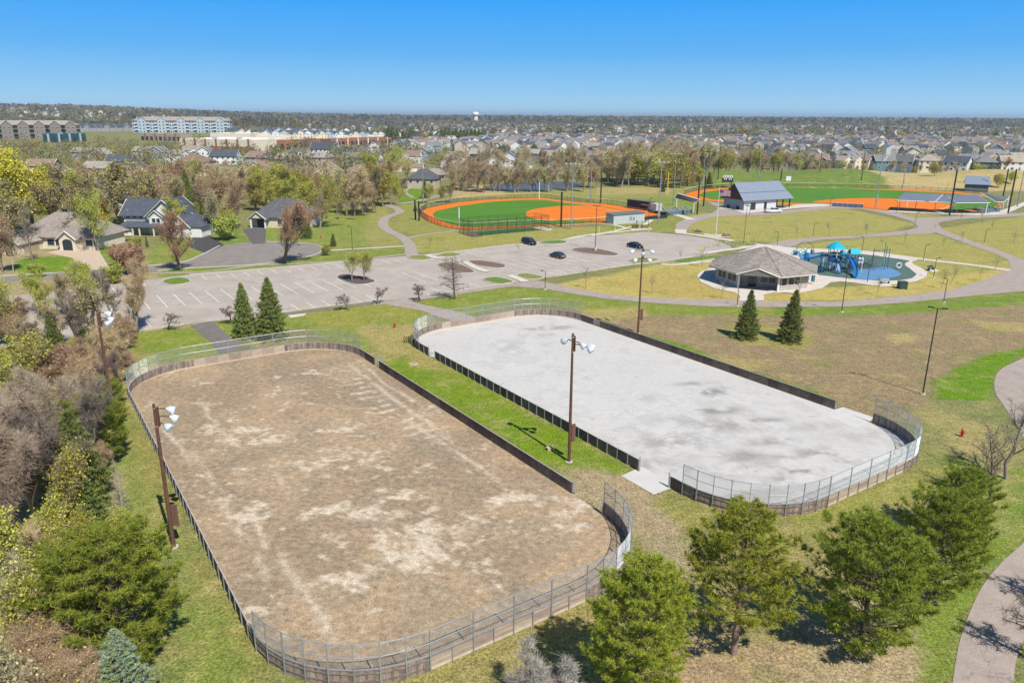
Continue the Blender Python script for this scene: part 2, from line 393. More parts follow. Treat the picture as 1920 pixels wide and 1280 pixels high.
kf = sm(GY, 900, 1500)[..., None]; base[:] = base * (1 - kf) + c2 * kf
# grass berm: mown green on the left part, tall straw on the right
wob = (fbm(GX / 8, GY / 8, 5) - .5) * .03
kb = (sm(GY, 345, 352) * (1 - sm(GY, 445, 470)) * sm(bb, .215, .235))[..., None]
ks = sm(bb + wob - (392 - GY) * .0006, .475, .487)[..., None]
base[:] = base * (1 - kb) + (np.array((.115, .175, .035)) * (1 - ks) + np.array((.40, .31, .165)) * ks) * kb
sub = (GY > 20) & (GY < 420) & (GX > -200) & (GX < 330)
sx, sy = GX[sub], GY[sub]; col = base[sub]
wx = (fbm(sx / 3.2, sy / 3.2, 21) - .5); wy = (fbm(sx / 3.2, sy / 3.2, 41) - .5)
for poly, c, soft in ZONES:
    wp = [tuple(P(*q)[:2]) for q in poly]
    a = min(p[0] for p in wp) - 8; b = max(p[0] for p in wp) + 8; cc = min(p[1] for p in wp) - 8; d = max(p[1] for p in wp) + 8
    idx = np.where((sx > a) & (sx < b) & (sy > cc) & (sy < d))[0]
    if not len(idx): continue
    amp = soft * 3.0
    sd = poly_sd(sx[idx] + wx[idx] * amp, sy[idx] + wy[idx] * amp, wp)
    k = (1 - sm(sd, -soft, soft))[:, None]; c = np.array(c) * np.array((1.12, 1.06, .98)) if c not in (GREEN, LUSH, LAWN, PARK, BROWN, LITTER) else np.array(c)
    col[idx] = col[idx] * (1 - k) + c * k
base[sub] = col
base = base * np.array((.93, .92, .76))
nyv, nxv = GX.shape
idx = np.arange(nxv * nyv).reshape(nyv, nxv)
quads = np.stack([idx[:-1, :-1], idx[:-1, 1:], idx[1:, 1:], idx[1:, :-1]], -1).reshape(-1, 4)

def ground_material():
    m = bpy.data.materials.new('grass_ground'); m.use_nodes = True; t = m.node_tree; N = t.nodes; L = t.links
    b = N['Principled BSDF']; b.inputs['Roughness'].default_value = .95; b.inputs['Specular IOR Level'].default_value = .15
    at = N.new('ShaderNodeAttribute'); at.attribute_name = 'zone'; geo = N.new('ShaderNodeNewGeometry')
    def noise(scale, det, lo, hi, rough=.6, dist=0, mp=None):
        n = N.new('ShaderNodeTexNoise'); n.inputs['Scale'].default_value = scale; n.inputs['Detail'].default_value = det
        n.inputs['Roughness'].default_value = rough; n.inputs['Distortion'].default_value = dist
        if mp:
            q = N.new('ShaderNodeMapping'); q.inputs['Scale'].default_value = mp[0]; q.inputs['Rotation'].default_value = (0, 0, mp[1])
            L.new(geo.outputs['Position'], q.inputs[0]); L.new(q.outputs[0], n.inputs['Vector'])
        else: L.new(geo.outputs['Position'], n.inputs['Vector'])
        mr = N.new('ShaderNodeMapRange'); mr.inputs['From Min'].default_value = lo; mr.inputs['From Max'].default_value = hi
        L.new(n.outputs['Fac'], mr.inputs['Value']); return mr.outputs[0], n
    def mixc(a, bsock, f, mode='MIX', col=None):
        mx = N.new('ShaderNodeMix'); mx.data_type = 'RGBA'; mx.blend_type = mode
        if hasattr(f, 'is_linked'): L.new(f, mx.inputs['Factor'])
        else: mx.inputs['Factor'].default_value = f
        L.new(a, mx.inputs['A'])
        if col: mx.inputs['B'].default_value = (*col, 1)
        else: L.new(bsock, mx.inputs['B'])
        return mx.outputs['Result']
    def rng(s, lo, hi):
        mr = N.new('ShaderNodeMapRange'); mr.inputs['To Min'].default_value = lo; mr.inputs['To Max'].default_value = hi; L.new(s, mr.inputs['Value']); return mr.outputs[0]
    cur = at.outputs['Color']
    p1, _ = noise(.28, 6, .50, .72, .68, .6); cur = mixc(cur, None, rng(p1, 0, .66), col=(.34, .27, .11))      # dry straw patches
    p2, _ = noise(.17, 5, .50, .70, .65, .4); cur = mixc(cur, None, rng(p2, 0, .45), col=(.09, .15, .025))        # greener patches
    p3, _ = noise(1.1, 6, .36, .64, .72); cur = mixc(cur, rng(p3, .78, 1.26), 1.0, 'MULTIPLY')
    p4, n4 = noise(4.5, 5, .36, .64, .75); cur = mixc(cur, rng(p4, .48, 1.62), 1.0, 'MULTIPLY')                 # tufts
    p5, _ = noise(13, 4, .36, .64, .75); cur = mixc(cur, rng(p5, .50, 1.60), 1.0, 'MULTIPLY')
    p6, _ = noise(9, 3, .64, .72); cur = mixc(cur, None, rng(p6, 0, .45), col=(.46, .39, .22))                   # dead blades and thatch
    p7, _ = noise(1, 3, .45, .75, .6, 0, ((.05, 1.1, 1), .33)); cur = mixc(cur, None, rng(p7, 0, .16), col=(.34, .28, .11))
    L.new(cur, b.inputs['Base Color'])
    bp = N.new('ShaderNodeBump'); bp.inputs['Strength'].default_value = .7; bp.inputs['Distance'].default_value = .12
    L.new(n4.outputs['Fac'], bp.inputs['Height']); L.new(bp.outputs[0], b.inputs['Normal'])
    return m
gme = mesh_np('ground', np.stack([GX, GY, gz], -1).reshape(-1, 3), quads, ground_material())
ca = gme.color_attributes.new('zone', 'FLOAT_COLOR', 'POINT')
ca.data.foreach_set('color', np.concatenate([base, np.ones(base.shape[:2] + (1,))], -1).astype(np.float32).ravel())
ground = link(bpy.data.objects.new('ground', gme)); struct(ground)

# ------------------------------------------------------------------ hard surfaces
A_LOT = mat('lot_asphalt', (.385, .335, .29), .9, .13, .18, .2, 30, fine=.14, fscale=5, cracks=.07)
A_PATH = mat('path_asphalt', (.345, .285, .245), .9, .12, .6, .2, 30, fine=.14, fscale=8, cracks=.10)
A_DARK = mat('fresh_asphalt', (.07, .068, .07), .85, .15, .5, .2, 30)
A_STREET = mat('street_asphalt', (.235, .205, .18), .9, .14, .4, .2, 30, fine=.1, fscale=9)
CONC = mat('concrete_walk', (.55, .495, .43), .85, .09, .5, .1, 20, fine=.06, fscale=8)
KERB = mat('kerb_concrete', (.47, .44, .40), .85, .12, 1.5)
PAINT = mat('road_paint', (.72, .70, .66), .7, .25, 2.0)
MULCH = mat('mulch', (.17, .115, .085), .95, .35, 3.0, .6, 12, fine=.3, fscale=14)
PAVER = mat('driveway_pavers', (.50, .39, .29), .9, .14, 1.5, fine=.12, fscale=10)

LOT = [(60, 552), (150, 540), (230, 531), (300, 522), (355, 515), (480, 505), (642, 491), (700, 485), (775, 479), (860, 471), (960, 459), (1062, 449), (1095, 443), (1145, 440),
       (1210, 435), (1285, 441), (1335, 449), (1368, 460), (1372, 467), (1345, 474), (1300, 481), (1240, 491), (1175, 498), (1082, 512), (1020, 521), (960, 530), (860, 545),
       (762, 560), (667, 568), (540, 584), (450, 598), (390, 603), (250, 621), (150, 632), (40, 645), (-60, 655), (-60, 560)]
sheet('parking_lot', LOT, .02, A_LOT)
ribbon('lot_kerb', [(355, 515), (480, 505), (642, 491), (700, 485)], .22, .13, KERB, height=.13)
ribbon('lot_kerb', [(800, 478), (860, 471), (960, 459), (1062, 449), (1095, 443)], .22, .13, KERB, height=.13)
ribbon('lot_kerb', [(1040, 518), (1082, 512), (1175, 498), (1240, 491), (1300, 481)], .22, .13, KERB, height=.13)
ribbon('lot_kerb', [(460, 597), (540, 584), (667, 568), (720, 563)], .22, .13, KERB, height=.13)
ribbon('lot_kerb', [(800, 554), (860, 545), (960, 530)], .22, .13, KERB, height=.13)
ribbon('lot_kerb', [(60, 644), (150, 632), (250, 621), (345, 608)], .22, .13, KERB, height=.13)
# stalls
UU = Vector((.56, -.8285)).normalized(); VV = Vector((-UU.y, UU.x))          # along a stall / along a row (rinks share these axes)
marks = MB(); lotpoly = [tuple(P(*q)[:2]) for q in LOT]
def inside(p, poly):
    return bool(poly_sd(np.array([p[0]]), np.array([p[1]]), poly)[0] < 0)
def stripe(a, b, wd=.12, z=.03):
    a = Vector(a); b = Vector(b); d = (b - a).normalized(); n = Vector((-d.y, d.x)) * wd / 2
    marks.add([(a.x - n.x, a.y - n.y, z), (b.x - n.x, b.y - n.y, z), (b.x + n.x, b.y + n.y, z), (a.x + n.x, a.y + n.y, z)], [(0, 1, 2, 3)])
def row(px0, px1, back, front, pitch=2.78, centre=False, skip=()):
    a = P(*px0).xy; b = P(*px1).xy; L = (b - a).length; d = (b - a).normalized(); n = int(L / pitch)
    for i in range(n + 1):
        if any(s0 <= i <= s1 for s0, s1 in skip): continue
        q = a + d * (i * pitch)
        stripe(q - UU * back, q + UU * front)
    if centre:
        for i in range(n):
            if any(s0 <= i <= s1 for s0, s1 in skip): continue
            stripe(a + d * (i * pitch + .2), a + d * ((i + 1) * pitch - .2), .05)
row((377, 516), (640, 494), -.3, 5.2)
row((115, 546), (290, 527), -.3, 5.2)
row((715, 488), (950, 463), -.3, 5.2)
row((985, 460), (1090, 447), -.3, 4.8)
row((205, 574), (820, 515), 5.4, 5.4, centre=True, skip=((17, 19),))
row((965, 497), (1290, 459), 5.2, 5.2, centre=True, skip=((7, 10),))
row((170, 628), (352, 606), 5.2, -.3)
row((470, 595), (712, 563), 5.2, -.3)
row((806, 552), (905, 537), 5.2, -.3)
row((1045, 516), (1225, 492), 5.2, -.3)
for k in range(7):                                                          # hatched zone by the accessible bays
    a = P(1140 + k * 11, 441 + abs(k - 3) * .3).xy; stripe(a, a + UU * 3.6 + VV * 1.2, .14)
for k in range(6):
    a = P(1270 + k * 9, 478 - k * 1.0).xy; stripe(a - UU * 3, a + VV * 1.0, .14)
o = marks.build('stall_lines', PAINT); struct(o)

# streets, drives and walks
sheet('street', [(-60, 530), (0, 520), (100, 512), (200, 503), (267, 499), (340, 492), (385, 475), (420, 460), (480, 454), (555, 455), (587, 458), (604, 465), (597, 475), (567, 483),
                 (480, 496), (350, 503), (295, 508), (180, 523), (100, 524), (0, 529), (-60, 540)], .02, A_STREET, smooth=3)
ribbon('street_kerb', [(-60, 520), (100, 512), (200, 503), (267, 499), (340, 492), (378, 478), (412, 461)], .45, .12, KERB, height=.12)
ribbon('street_kerb', [(500, 453), (555, 455), (587, 458), (604, 465), (597, 475), (567, 483), (480, 496), (350, 503), (295, 508)], .3, .12, KERB, height=.12)
sheet('driveway', [(364, 442), (394, 441), (421, 460), (386, 475), (352, 462)], .04, A_DARK)
sheet('driveway', [(455, 430), (500, 424), (497, 456), (474, 458)], .04, mat('drive_asphalt', (.12, .11, .108), .9, .15, .6))
sheet('driveway', [(88, 474), (120, 466), (182, 464), (205, 502), (150, 510), (136, 484)], .04, PAVER, smooth=0)
ribbon('footpath', [(480, 497), (640, 490), (705, 483), (768, 476)], 1.6, .035, A_PATH)
ribbon('footpath', [(285, 512), (380, 510), (480, 497)], 1.5, .033, A_PATH)
ribbon('footpath', [(610, 470), (700, 465), (765, 461)], 1.3, .045, CONC)
ribbon('footpath', [(778, 486), (771, 474), (768, 458), (752, 444), (728, 432), (718, 421), (723, 409), (740, 402), (750, 397), (742, 390), (727, 385), (750, 382), (783, 377), (830, 366), (900, 356)], 3.0, .05, A_PATH, n=8)
ribbon('footpath', [(762, 447), (790, 441), (830, 436), (862, 432)], 1.8, .045, A_PATH)
ribbon('footpath', [(775, 371), (760, 360), (770, 350)], 1.6, .045, A_PATH)
LOOP_UP = [(1000, 525), (1035, 531), (1072, 540), (1160, 554), (1260, 560), (1385, 562), (1440, 565), (1565, 566), (1640, 560), (1715, 552), (1790, 542), (1840, 527), (1877, 512), (1895, 500), (1890, 487), (1866, 476), (1802, 453), (1757, 437), (1752, 430)]
LOOP_LO = [(1757, 418), (1770, 432), (1815, 449), (1865, 466), (1920, 487), (2010, 500), (2010, 540), (1920, 546), (1840, 553), (1765, 561), (1690, 568), (1590, 575), (1440, 576), (1335, 575), (1210, 567), (1135, 560), (1080, 552), (1022, 542), (960, 537), (860, 552), (762, 566), (700, 573), (700, 567), (762, 560), (860, 545), (960, 531)]
sheet('footpath', LOOP_UP + LOOP_LO, .04, A_PATH)
sheet('footpath', [(357, 611), (400, 603), (422, 625), (440, 640), (462, 653), (412, 662), (392, 637), (372, 622)], .043, mat('worn_asphalt', (.17, .148, .137), .9, .15, .6, .2, 30))
sheet('footpath', [(720, 570), (762, 563), (792, 571), (855, 584), (893, 596), (850, 602), (815, 592), (792, 583), (740, 574)], .043, A_PATH)
ribbon('footpath', [(440, 601), (560, 586), (700, 569), (800, 557)], 1.2, .037, mat('edge_asphalt', (.19, .165, .155), .9, .15, .6))
sheet('footpath', [(1267, 431), (1267, 420), (1292, 407), (1335, 400), (1346, 392), (1340, 386), (1325, 378), (1345, 381), (1357, 392), (1400, 398), (1440, 397), (1500, 392), (1540, 386), (1600, 389), (1675, 397), (1715, 409), (1790, 406), (1865, 401), (2000, 396), (2000, 401),
                   (1865, 408), (1800, 411), (1765, 416), (1752, 424), (1756, 436), (1740, 439), (1690, 441), (1615, 446), (1540, 450), (1500, 457), (1480, 464), (1440, 470), (1400, 468), (1385, 462), (1440, 457), (1477, 450), (1540, 445), (1615, 441), (1702, 432), (1722, 426), (1712, 416), (1665, 402), (1615, 392), (1560, 391), (1500, 398), (1435, 404), (1350, 406), (1322, 411), (1297, 421), (1287, 432)], .05, A_PATH)
sheet('footpath', [(1990, 640), (1920, 671), (1880, 690), (1866, 708), (1866, 735), (1885, 765), (1925, 830), (1960, 900), (1950, 970), (1920, 1016), (1880, 1052), (1843, 1097), (1819, 1146), (1798, 1207), (1786, 1280), (1775, 1360),
                   (1890, 1360), (1900, 1280), (1906, 1235), (1925, 1190), (1975, 1120), (2050, 1020), (2080, 900), (2030, 780), (1990, 720), (2060, 660)], .03, A_PATH, smooth=3)
sheet('concrete_walk', [(1287, 431), (1287, 437), (1267, 437), (1265, 430)], .065, CONC)
ribbon('concrete_walk', [(1268, 436), (1300, 440), (1345, 447), (1390, 454), (1425, 459), (1460, 463), (1480, 468), (1500, 478), (1540, 475), (1590, 470), (1640, 474), (1700, 482), (1760, 490), (1830, 498), (1893, 507)], 2.2, .06, CONC)
ribbon('concrete_walk', [(1310, 476), (1345, 471), (1385, 466), (1420, 459)], 1.8, .065, CONC)
ribbon('concrete_walk', [(1240, 495), (1262, 497), (1300, 493), (1335, 490)], 1.4, .06, CONC)
ribbon('concrete_walk', [(1110, 442), (1150, 434), (1175, 428), (1210, 420), (1221, 412)], 1.6, .06, CONC)
ribbon('concrete_walk', [(1062, 449), (1100, 441), (1170, 434), (1210, 430)], 1.5, .058, CONC)
ribbon('concrete_walk', [(1030, 424), (1090, 421), (1140, 420), (1175, 428)], 1.3, .056, CONC)
ribbon('concrete_walk', [(1262, 402), (1280, 406), (1297, 412)], 3.0, .055, CONC)
sheet('concrete_walk', [(1348, 391), (1375, 393), (1395, 400), (1440, 396), (1500, 390), (1560, 386), (1555, 381), (1490, 384), (1470, 390), (1395, 395), (1352, 388)], .06, CONC)
sheet('concrete_walk', [(1540, 381), (1575, 387), (1620, 388), (1620, 384), (1560, 376)], .06, CONC)
sheet('concrete_walk', [(1662, 396), (1675, 392), (1740, 396), (1780, 398), (1850, 400), (1880, 394), (1920, 379), (1990, 360), (1990, 366), (1920, 386), (1885, 402), (1840, 404), (1780, 402), (1700, 399)], .062, CONC)
sheet('concrete_walk', [(1165, 892), (1191, 880), (1203, 874), (1266, 911), (1253, 917), (1226, 927)], .025, mat('pale_concrete', (.52, .50, .47), .85, .06, .6))
sheet('concrete_walk', [(1540, 776), (1557, 771), (1580, 763), (1640, 783), (1622, 796), (1606, 802)], .025, mat('pale_concrete', (.56, .53, .50)))
sheet('concrete_walk', [(540, 591), (575, 587), (570, 592), (545, 596)], .025, CONC)
# lot islands
def island(name, poly, m, kerb=True):
    pts = [tuple(P(*q)[:2]) for q in poly]; pts = smooth_poly(pts, True, 4)
    sheet(name, pts, .12, m, px=False)
    if kerb: ribbon('island_kerb', pts + [pts[0]], .22, .15, KERB, px=False, n=1, height=.15)
GRASS_I = mat('island_grass', (.20, .21, .055), .95, .3, 1.2, .5, 8, fine=.25, fscale=12)
island('planted_island', [(820, 497), (835, 493), (865, 497), (890, 510), (870, 512), (835, 505)], MULCH)
island('planted_island', [(873, 491), (900, 489), (940, 495), (948, 500), (935, 503), (895, 498)], MULCH)
ribbon('concrete_walk', [(872, 491), (893, 503), (915, 510)], 1.7, .135, CONC)
island('planted_island', [(1072, 468), (1090, 465), (1120, 467), (1158, 476), (1150, 480), (1110, 477), (1085, 473)], MULCH)
island('planted_island', [(632, 519), (650, 515), (700, 525), (697, 531), (668, 534), (640, 526)], mat('shaded_mulch', (.11, .085, .07), .95, .3, 3.0))  # shade under the island tree is put into this darker mulch colour
GR2 = mat('island_lush', (.13, .19, .035), .95, .3, 1.2, .5, 8, fine=.25, fscale=12)
island('grass_island', [(305, 527), (330, 521), (352, 523), (355, 530), (325, 535), (310, 532)], GR2)
island('grass_island', [(765, 481), (795, 479), (812, 484), (795, 488), (775, 486)], GRASS_I)
island('grass_island', [(820, 478), (845, 474), (865, 478), (845, 482), (825, 481)], GRASS_I)
ribbon('concrete_walk', [(800, 478), (818, 484), (835, 483)], 1.6, .125, CONC)
island('grass_island', [(1012, 454), (1035, 450), (1062, 453), (1055, 457), (1028, 458)], GR2)
island('grass_island', [(905, 524), (930, 520), (962, 528), (945, 533), (925, 531)], GR2)
island('grass_island', [(968, 517), (985, 513), (1018, 520), (1005, 524), (985, 523)], GRASS_I)
ribbon('concrete_walk', [(955, 517), (975, 524), (985, 529)], 1.8, .125, CONC)
island('grass_island', [(1178, 488), (1200, 484), (1235, 487), (1215, 493), (1190, 493)], GRASS_I)
island('grass_island', [(1262, 490), (1290, 484), (1345, 479), (1352, 483), (1310, 490), (1280, 494)], GR2)
island('grass_island', [(1360, 455), (1385, 452), (1420, 459), (1400, 462), (1375, 461)], GRASS_I)
# pond
sheet('pond', [(905, 351), (940, 345), (1000, 340), (1060, 341), (1095, 346), (1080, 352), (1030, 356), (950, 357)], .06,
      mat('pond_water', (.075, .085, .09), .3, 0), smooth=4)
# open court of the shopping streets
# ------------------------------------------------------------------ rinks
def uv(u, v, z=0.0): return Vector((UU.x * u + VV.x * v, UU.y * u + VV.y * v, z))
R1 = (-100.6, -33.6, 8.7, 37.7, 8.4); R2 = (-99.0, -32.3, 45.8, 75.2, 8.4)
def rink_floor(name, Rk, m, fields, px_to):
    u0, u1, v0, v1, r = Rk; NU, NV = 281, 131; us = np.linspace(u0, u1, NU); ts = np.linspace(0, 1, NV)
    d = np.maximum(0, np.maximum(u0 + r - us, us - (u1 - r))); ins = r - np.sqrt(np.maximum(0, r * r - d * d))
    U = np.repeat(us[:, None], NV, 1); V = (v0 + ins)[:, None] + ((v1 - v0) - 2 * ins)[:, None] * ts[None]
    X = UU.x * U + VV.x * V; Y = UU.y * U + VV.y * V
    ar = fields(X, Y, U, V)
    idx = np.arange(NU * NV).reshape(NU, NV)
    q = np.stack([idx[:-1, :-1], idx[1:, :-1], idx[1:, 1:], idx[:-1, 1:]], -1).reshape(-1, 4)
    me = mesh_np(name, np.stack([X, Y, np.full(X.shape, .02)], -1).reshape(-1, 3), q, m)
    ca = me.color_attributes.new('zone', 'FLOAT_COLOR', 'POINT')
    ca.data.foreach_set('color', np.concatenate([ar, np.ones(ar.shape[:2] + (1,))], -1).astype(np.float32).ravel())
    o = link(bpy.data.objects.new(name, me)); struct(o); return o
def blob(X, Y, px, py, rx, ry, ang=0.0):
    c = P(px, py); dx = X - c.x; dy = Y - c.y; ca, sa = math.cos(ang), math.sin(ang)
    a = dx * ca + dy * sa; b = -dx * sa + dy * ca
    return np.exp(-(a / rx) ** 2 - (b / ry) ** 2)
def f_dirt(X, Y, U, V):
    pale = np.zeros(X.shape)
    for s in [(560, 730, 4, 2.2), (610, 705, 4, 2.0), (540, 765, 5, 1.6), (440, 800, 3.5, 3), (520, 705, 3, 1.2), (580, 760, 3, 1.4), (620, 840, 3, 1.3), (650, 800, 5, 1.6), (560, 870, 4, 1.6), (690, 875, 4, 1.2),
              (600, 960, 3.4, 1.6), (660, 960, 3, 1.2), (720, 1050, 7, 3.5), (800, 1010, 6, 3), (640, 1090, 4, 2.5), (900, 990, 6, 2.5), (960, 940, 5, 2.5), (1010, 990, 4, 1.6), (760, 930, 4, 1.4),
              (400, 760, 3, 1.2), (480, 830, 3, 1.2), (500, 740, 5, 1), (430, 720, 4, 1), (540, 1120, 3, 1.5), (860, 1060, 5, 2), (1080, 950, 4, 2), (480, 960, 2.5, 1.2), (640, 1150, 3, 1)]:
        pale = np.maximum(pale, blob(X, Y, *s[:2], s[2], s[3], .12))
    dist = fbm(X / 1.3, Y / 1.3, 51, 5); big = fbm(X / 5.5, Y / 5.5, 71, 4)
    fin = fbm(X / .45, Y / .45, 57, 4); k = sm(pale * .62 + (dist - .5) * 2.4 + (big - .5) * 1.1 + (fin - .5) * 1.3, .46, 1.1) * .95
    # long tyre and plough scrapes parallel to the sides, rungs on the right
    sc = np.zeros(X.shape)
    for v0, ua, ub, wd in [(11.6, -75, -47, .35), (13.0, -60, -38, .4), (10.6, -92, -70, .3), (15.4, -88, -70, .35), (34.6, -92, -58, .35), (36.2, -90, -72, .25), (33.2, -70, -50, .3), (17.2, -66, -58, .3)]:
        vv = V + (fbm(U / 9, V * 0 + v0, 5) - .5) * 1.6
        sc = np.maximum(sc, np.exp(-((vv - v0) / wd) ** 2) * sm(U, ua, ua + 3) * (1 - sm(U, ub - 3, ub)) * sm(fbm(U / 1.6, V / .5, 9), .30, .5))
    rung = np.exp(-(((U + (fbm(V / 2, U / 4, 4) - .5)) % 1.75 - .87) / .33) ** 2) * sm(V, 30.4, 31.2) * (1 - sm(V, 33.6, 34.6)) * sm(U, -91, -88) * (1 - sm(U, -66, -60)) * sm(fbm(U / 1.1, V / 1.1, 12), .38, .62)
    k = np.maximum(k, np.maximum(sc * .7, rung * .95))[..., None]
    b0 = np.array((.36, .262, .165)); b1 = np.array((.285, .212, .138)); b2 = np.array((.53, .44, .33))
    mx = sm(fbm(X / 7, Y / 7, 90, 4), .38, .62)[..., None]
    c = b0 * (1 - mx) + b1 * mx
    g = (sm(fbm(X / 3, Y / 3, 95, 4), .5, .68) * .35)[..., None]; c = c * (1 - g) + np.array((.23, .20, .14)) * g
    return c * (1 - k) + b2 * k
def f_conc(X, Y, U, V):
    st = np.zeros(X.shape)
    for s in [(1028, 615, 3, .7, .9), (1022, 628, 1.5, .5, .5), (1335, 734, 2.0, 1.0, .9), (1300, 719, 2.2, .5, .6), (1270, 830, 5, 1.6, .45), (1360, 800, 4, 1.2, .55), (1345, 770, 2.5, .8, .7), (1450, 828, 3, .7, .6),
              (1390, 855, 3, .9, .6), (1545, 848, 2.8, .8, .7), (1580, 865, 2, .7, .5), (1450, 860, 3, 1, .4), (1500, 882, 2, .8, .7), (1480, 895, 2, .6, .5), (1430, 790, 2.5, .6, .6), (1250, 850, 6, 2, .3), (1180, 830, 6, 1.5, .3), (1240, 745, 3, 1, .25),
              (950, 650, 5, 1.5, .2), (1120, 690, 6, 2, .12), (1320, 790, 5, 1.5, .3), (1395, 880, 5, 1, .3), (1600, 820, 3, 1, .35), (1210, 870, 3, 1, .5), (1290, 880, 3, .6, .4), (1410, 930, 4, 1, .3), (1520, 800, 3, .8, .4)]:
        st = np.maximum(st, blob(X, Y, *s[:2], s[2] * 1.15, s[3] * 1.5, .2) * s[4])
    n = fbm(X / 1.6, Y / 1.6, 61, 5); big = fbm(X / 8, Y / 8, 62, 4)
    n2 = fbm(X / .5, Y / .5, 66, 4); k = np.clip(st * sm(n * .6 + n2 * .4, .34, .60) * 1.35, 0, 1) * .8 + sm(n + (big - .5), .52, .8) * .16
    k = k[..., None]; c = np.array((.50, .48, .45)) * (.94 + .12 * big[..., None])
    jo = np.zeros(X.shape)
    c = c * (1 - k) + np.array((.21, .195, .175)) * k
    return c
def zone_mat(name, rough, fine, joints=False, bump=.3):
    m = bpy.data.materials.new(name); m.use_nodes = True; t = m.node_tree; N = t.nodes; L = t.links
    b = N['Principled BSDF']; b.inputs['Roughness'].default_value = rough; b.inputs['Specular IOR Level'].default_value = .2
    at = N.new('ShaderNodeAttribute'); at.attribute_name = 'zone'; geo = N.new('ShaderNodeNewGeometry'); cur = at.outputs['Color']
    for sc, dt, a, mp in ((1.6, 6, fine, None), (9, 4, fine * 1.3, None), (34, 2, fine * 1.6, None), (2.5, 5, fine * .8, (.2, 1.6, 1) if joints else (.7, .9, 1))):
        n = N.new('ShaderNodeTexNoise'); n.inputs['Scale'].default_value = sc; n.inputs['Detail'].default_value = dt; n.inputs['Roughness'].default_value = .68
        if mp:
            q = N.new('ShaderNodeMapping'); q.inputs['Rotation'].default_value = (0, 0, .98); q.inputs['Scale'].default_value = mp
            L.new(geo.outputs['Position'], q.inputs[0]); L.new(q.outputs[0], n.inputs['Vector'])
        else: L.new(geo.outputs['Position'], n.inputs['Vector'])
        mr = N.new('ShaderNodeMapRange'); mr.inputs['From Min'].default_value = .3; mr.inputs['From Max'].default_value = .7
        mr.inputs['To Min'].default_value = 1 - a; mr.inputs['To Max'].default_value = 1 + a; L.new(n.outputs['Fac'], mr.inputs['Value'])
        mx = N.new('ShaderNodeMix'); mx.data_type = 'RGBA'; mx.blend_type = 'MULTIPLY'; mx.inputs['Factor'].default_value = 1
        L.new(cur, mx.inputs['A']); L.new(mr.outputs[0], mx.inputs['B']); cur = mx.outputs['Result']
        last = n
    if joints:   # long wandering cracks
        v = N.new('ShaderNodeTexVoronoi'); v.feature = 'DISTANCE_TO_EDGE'; v.inputs['Scale'].default_value = .085
        q = N.new('ShaderNodeTexNoise'); q.inputs['Scale'].default_value = .5; L.new(geo.outputs['Position'], q.inputs['Vector'])
        ad = N.new('ShaderNodeMix'); ad.data_type = 'VECTOR'; ad.inputs['Factor'].default_value = .3
        sc = N.new('ShaderNodeVectorMath'); sc.operation = 'SCALE'; sc.inputs['Scale'].default_value = 6; L.new(q.outputs['Color'], sc.inputs[0])
        av = N.new('ShaderNodeVectorMath'); av.operation = 'ADD'; L.new(geo.outputs['Position'], av.inputs[0]); L.new(sc.outputs[0], av.inputs[1])
        L.new(av.outputs[0], v.inputs['Vector']); mr = N.new('ShaderNodeMapRange'); mr.inputs['From Min'].default_value = .0; mr.inputs['From Max'].default_value = .004
        mr.inputs['To Min'].default_value = .62; mr.inputs['To Max'].default_value = 1; L.new(v.outputs['Distance'], mr.inputs['Value'])
        mx = N.new('ShaderNodeMix'); mx.data_type = 'RGBA'; mx.blend_type = 'MULTIPLY'; mx.inputs['Factor'].default_value = 1
        L.new(cur, mx.inputs['A']); L.new(mr.outputs[0], mx.inputs['B']); cur = mx.outputs['Result']
    L.new(cur, b.inputs['Base Color'])
    bp = N.new('ShaderNodeBump'); bp.inputs['Strength'].default_value = bump; bp.inputs['Distance'].default_value = .04
    L.new(last.outputs['Fac'], bp.inputs['Height']); L.new(bp.outputs[0], b.inputs['Normal'])
    return m
rink_floor('dirt_rink_floor', R1, zone_mat('rink_dirt', .95, .28, bump=.8), f_dirt, None)
rink_floor('concrete_rink_floor', R2, zone_mat('rink_concrete', .8, .07, joints=True, bump=.1), f_conc, None)

GALV = mat('galvanised', (.42, .45, .47), .45, .1, 3, metal=.55)
W_SIDE = mat('board_weathered', (.155, .115, .09), .85, .3, 1.2, .4, 14, objrand=.22, fine=.25, fscale=6)
W_VERT = mat('board_upright', (.235, .185, .155), .85, .3, 2.0, .4, 14, island=.32, fine=.2, fscale=9)
W_TAN = mat('board_tan', (.36, .285, .23), .85, .22, 1.6, .3, 14, objrand=.22, fine=.2, fscale=9, stretch=(.6, 6, 6))
W_BASE = mat('board_base', (.52, .43, .34), .8, .15, 2)
CAP = mat('board_cap', (.36, .33, .30), .7, .2, 2)
def perim(Rk):
    u0, u1, v0, v1, r = Rk; pts = []
    def arc(cu, cv, a0):
        for k in range(25):
            a = a0 + k / 24 * math.pi / 2; pts.append((cu + math.cos(a) * r, cv + math.sin(a) * r))
    pts.append((u1 - r, v1))
    arc(u0 + r, v1 - r, math.pi / 2); arc(u0 + r, v0 + r, math.pi); arc(u1 - r, v0 + r, 1.5 * math.pi); arc(u1 - r, v1 - r, 0)
    pts = np.array(pts); s = np.concatenate([[0], np.cumsum(np.hypot(*(pts[1:] - pts[:-1]).T))])
    return pts, s
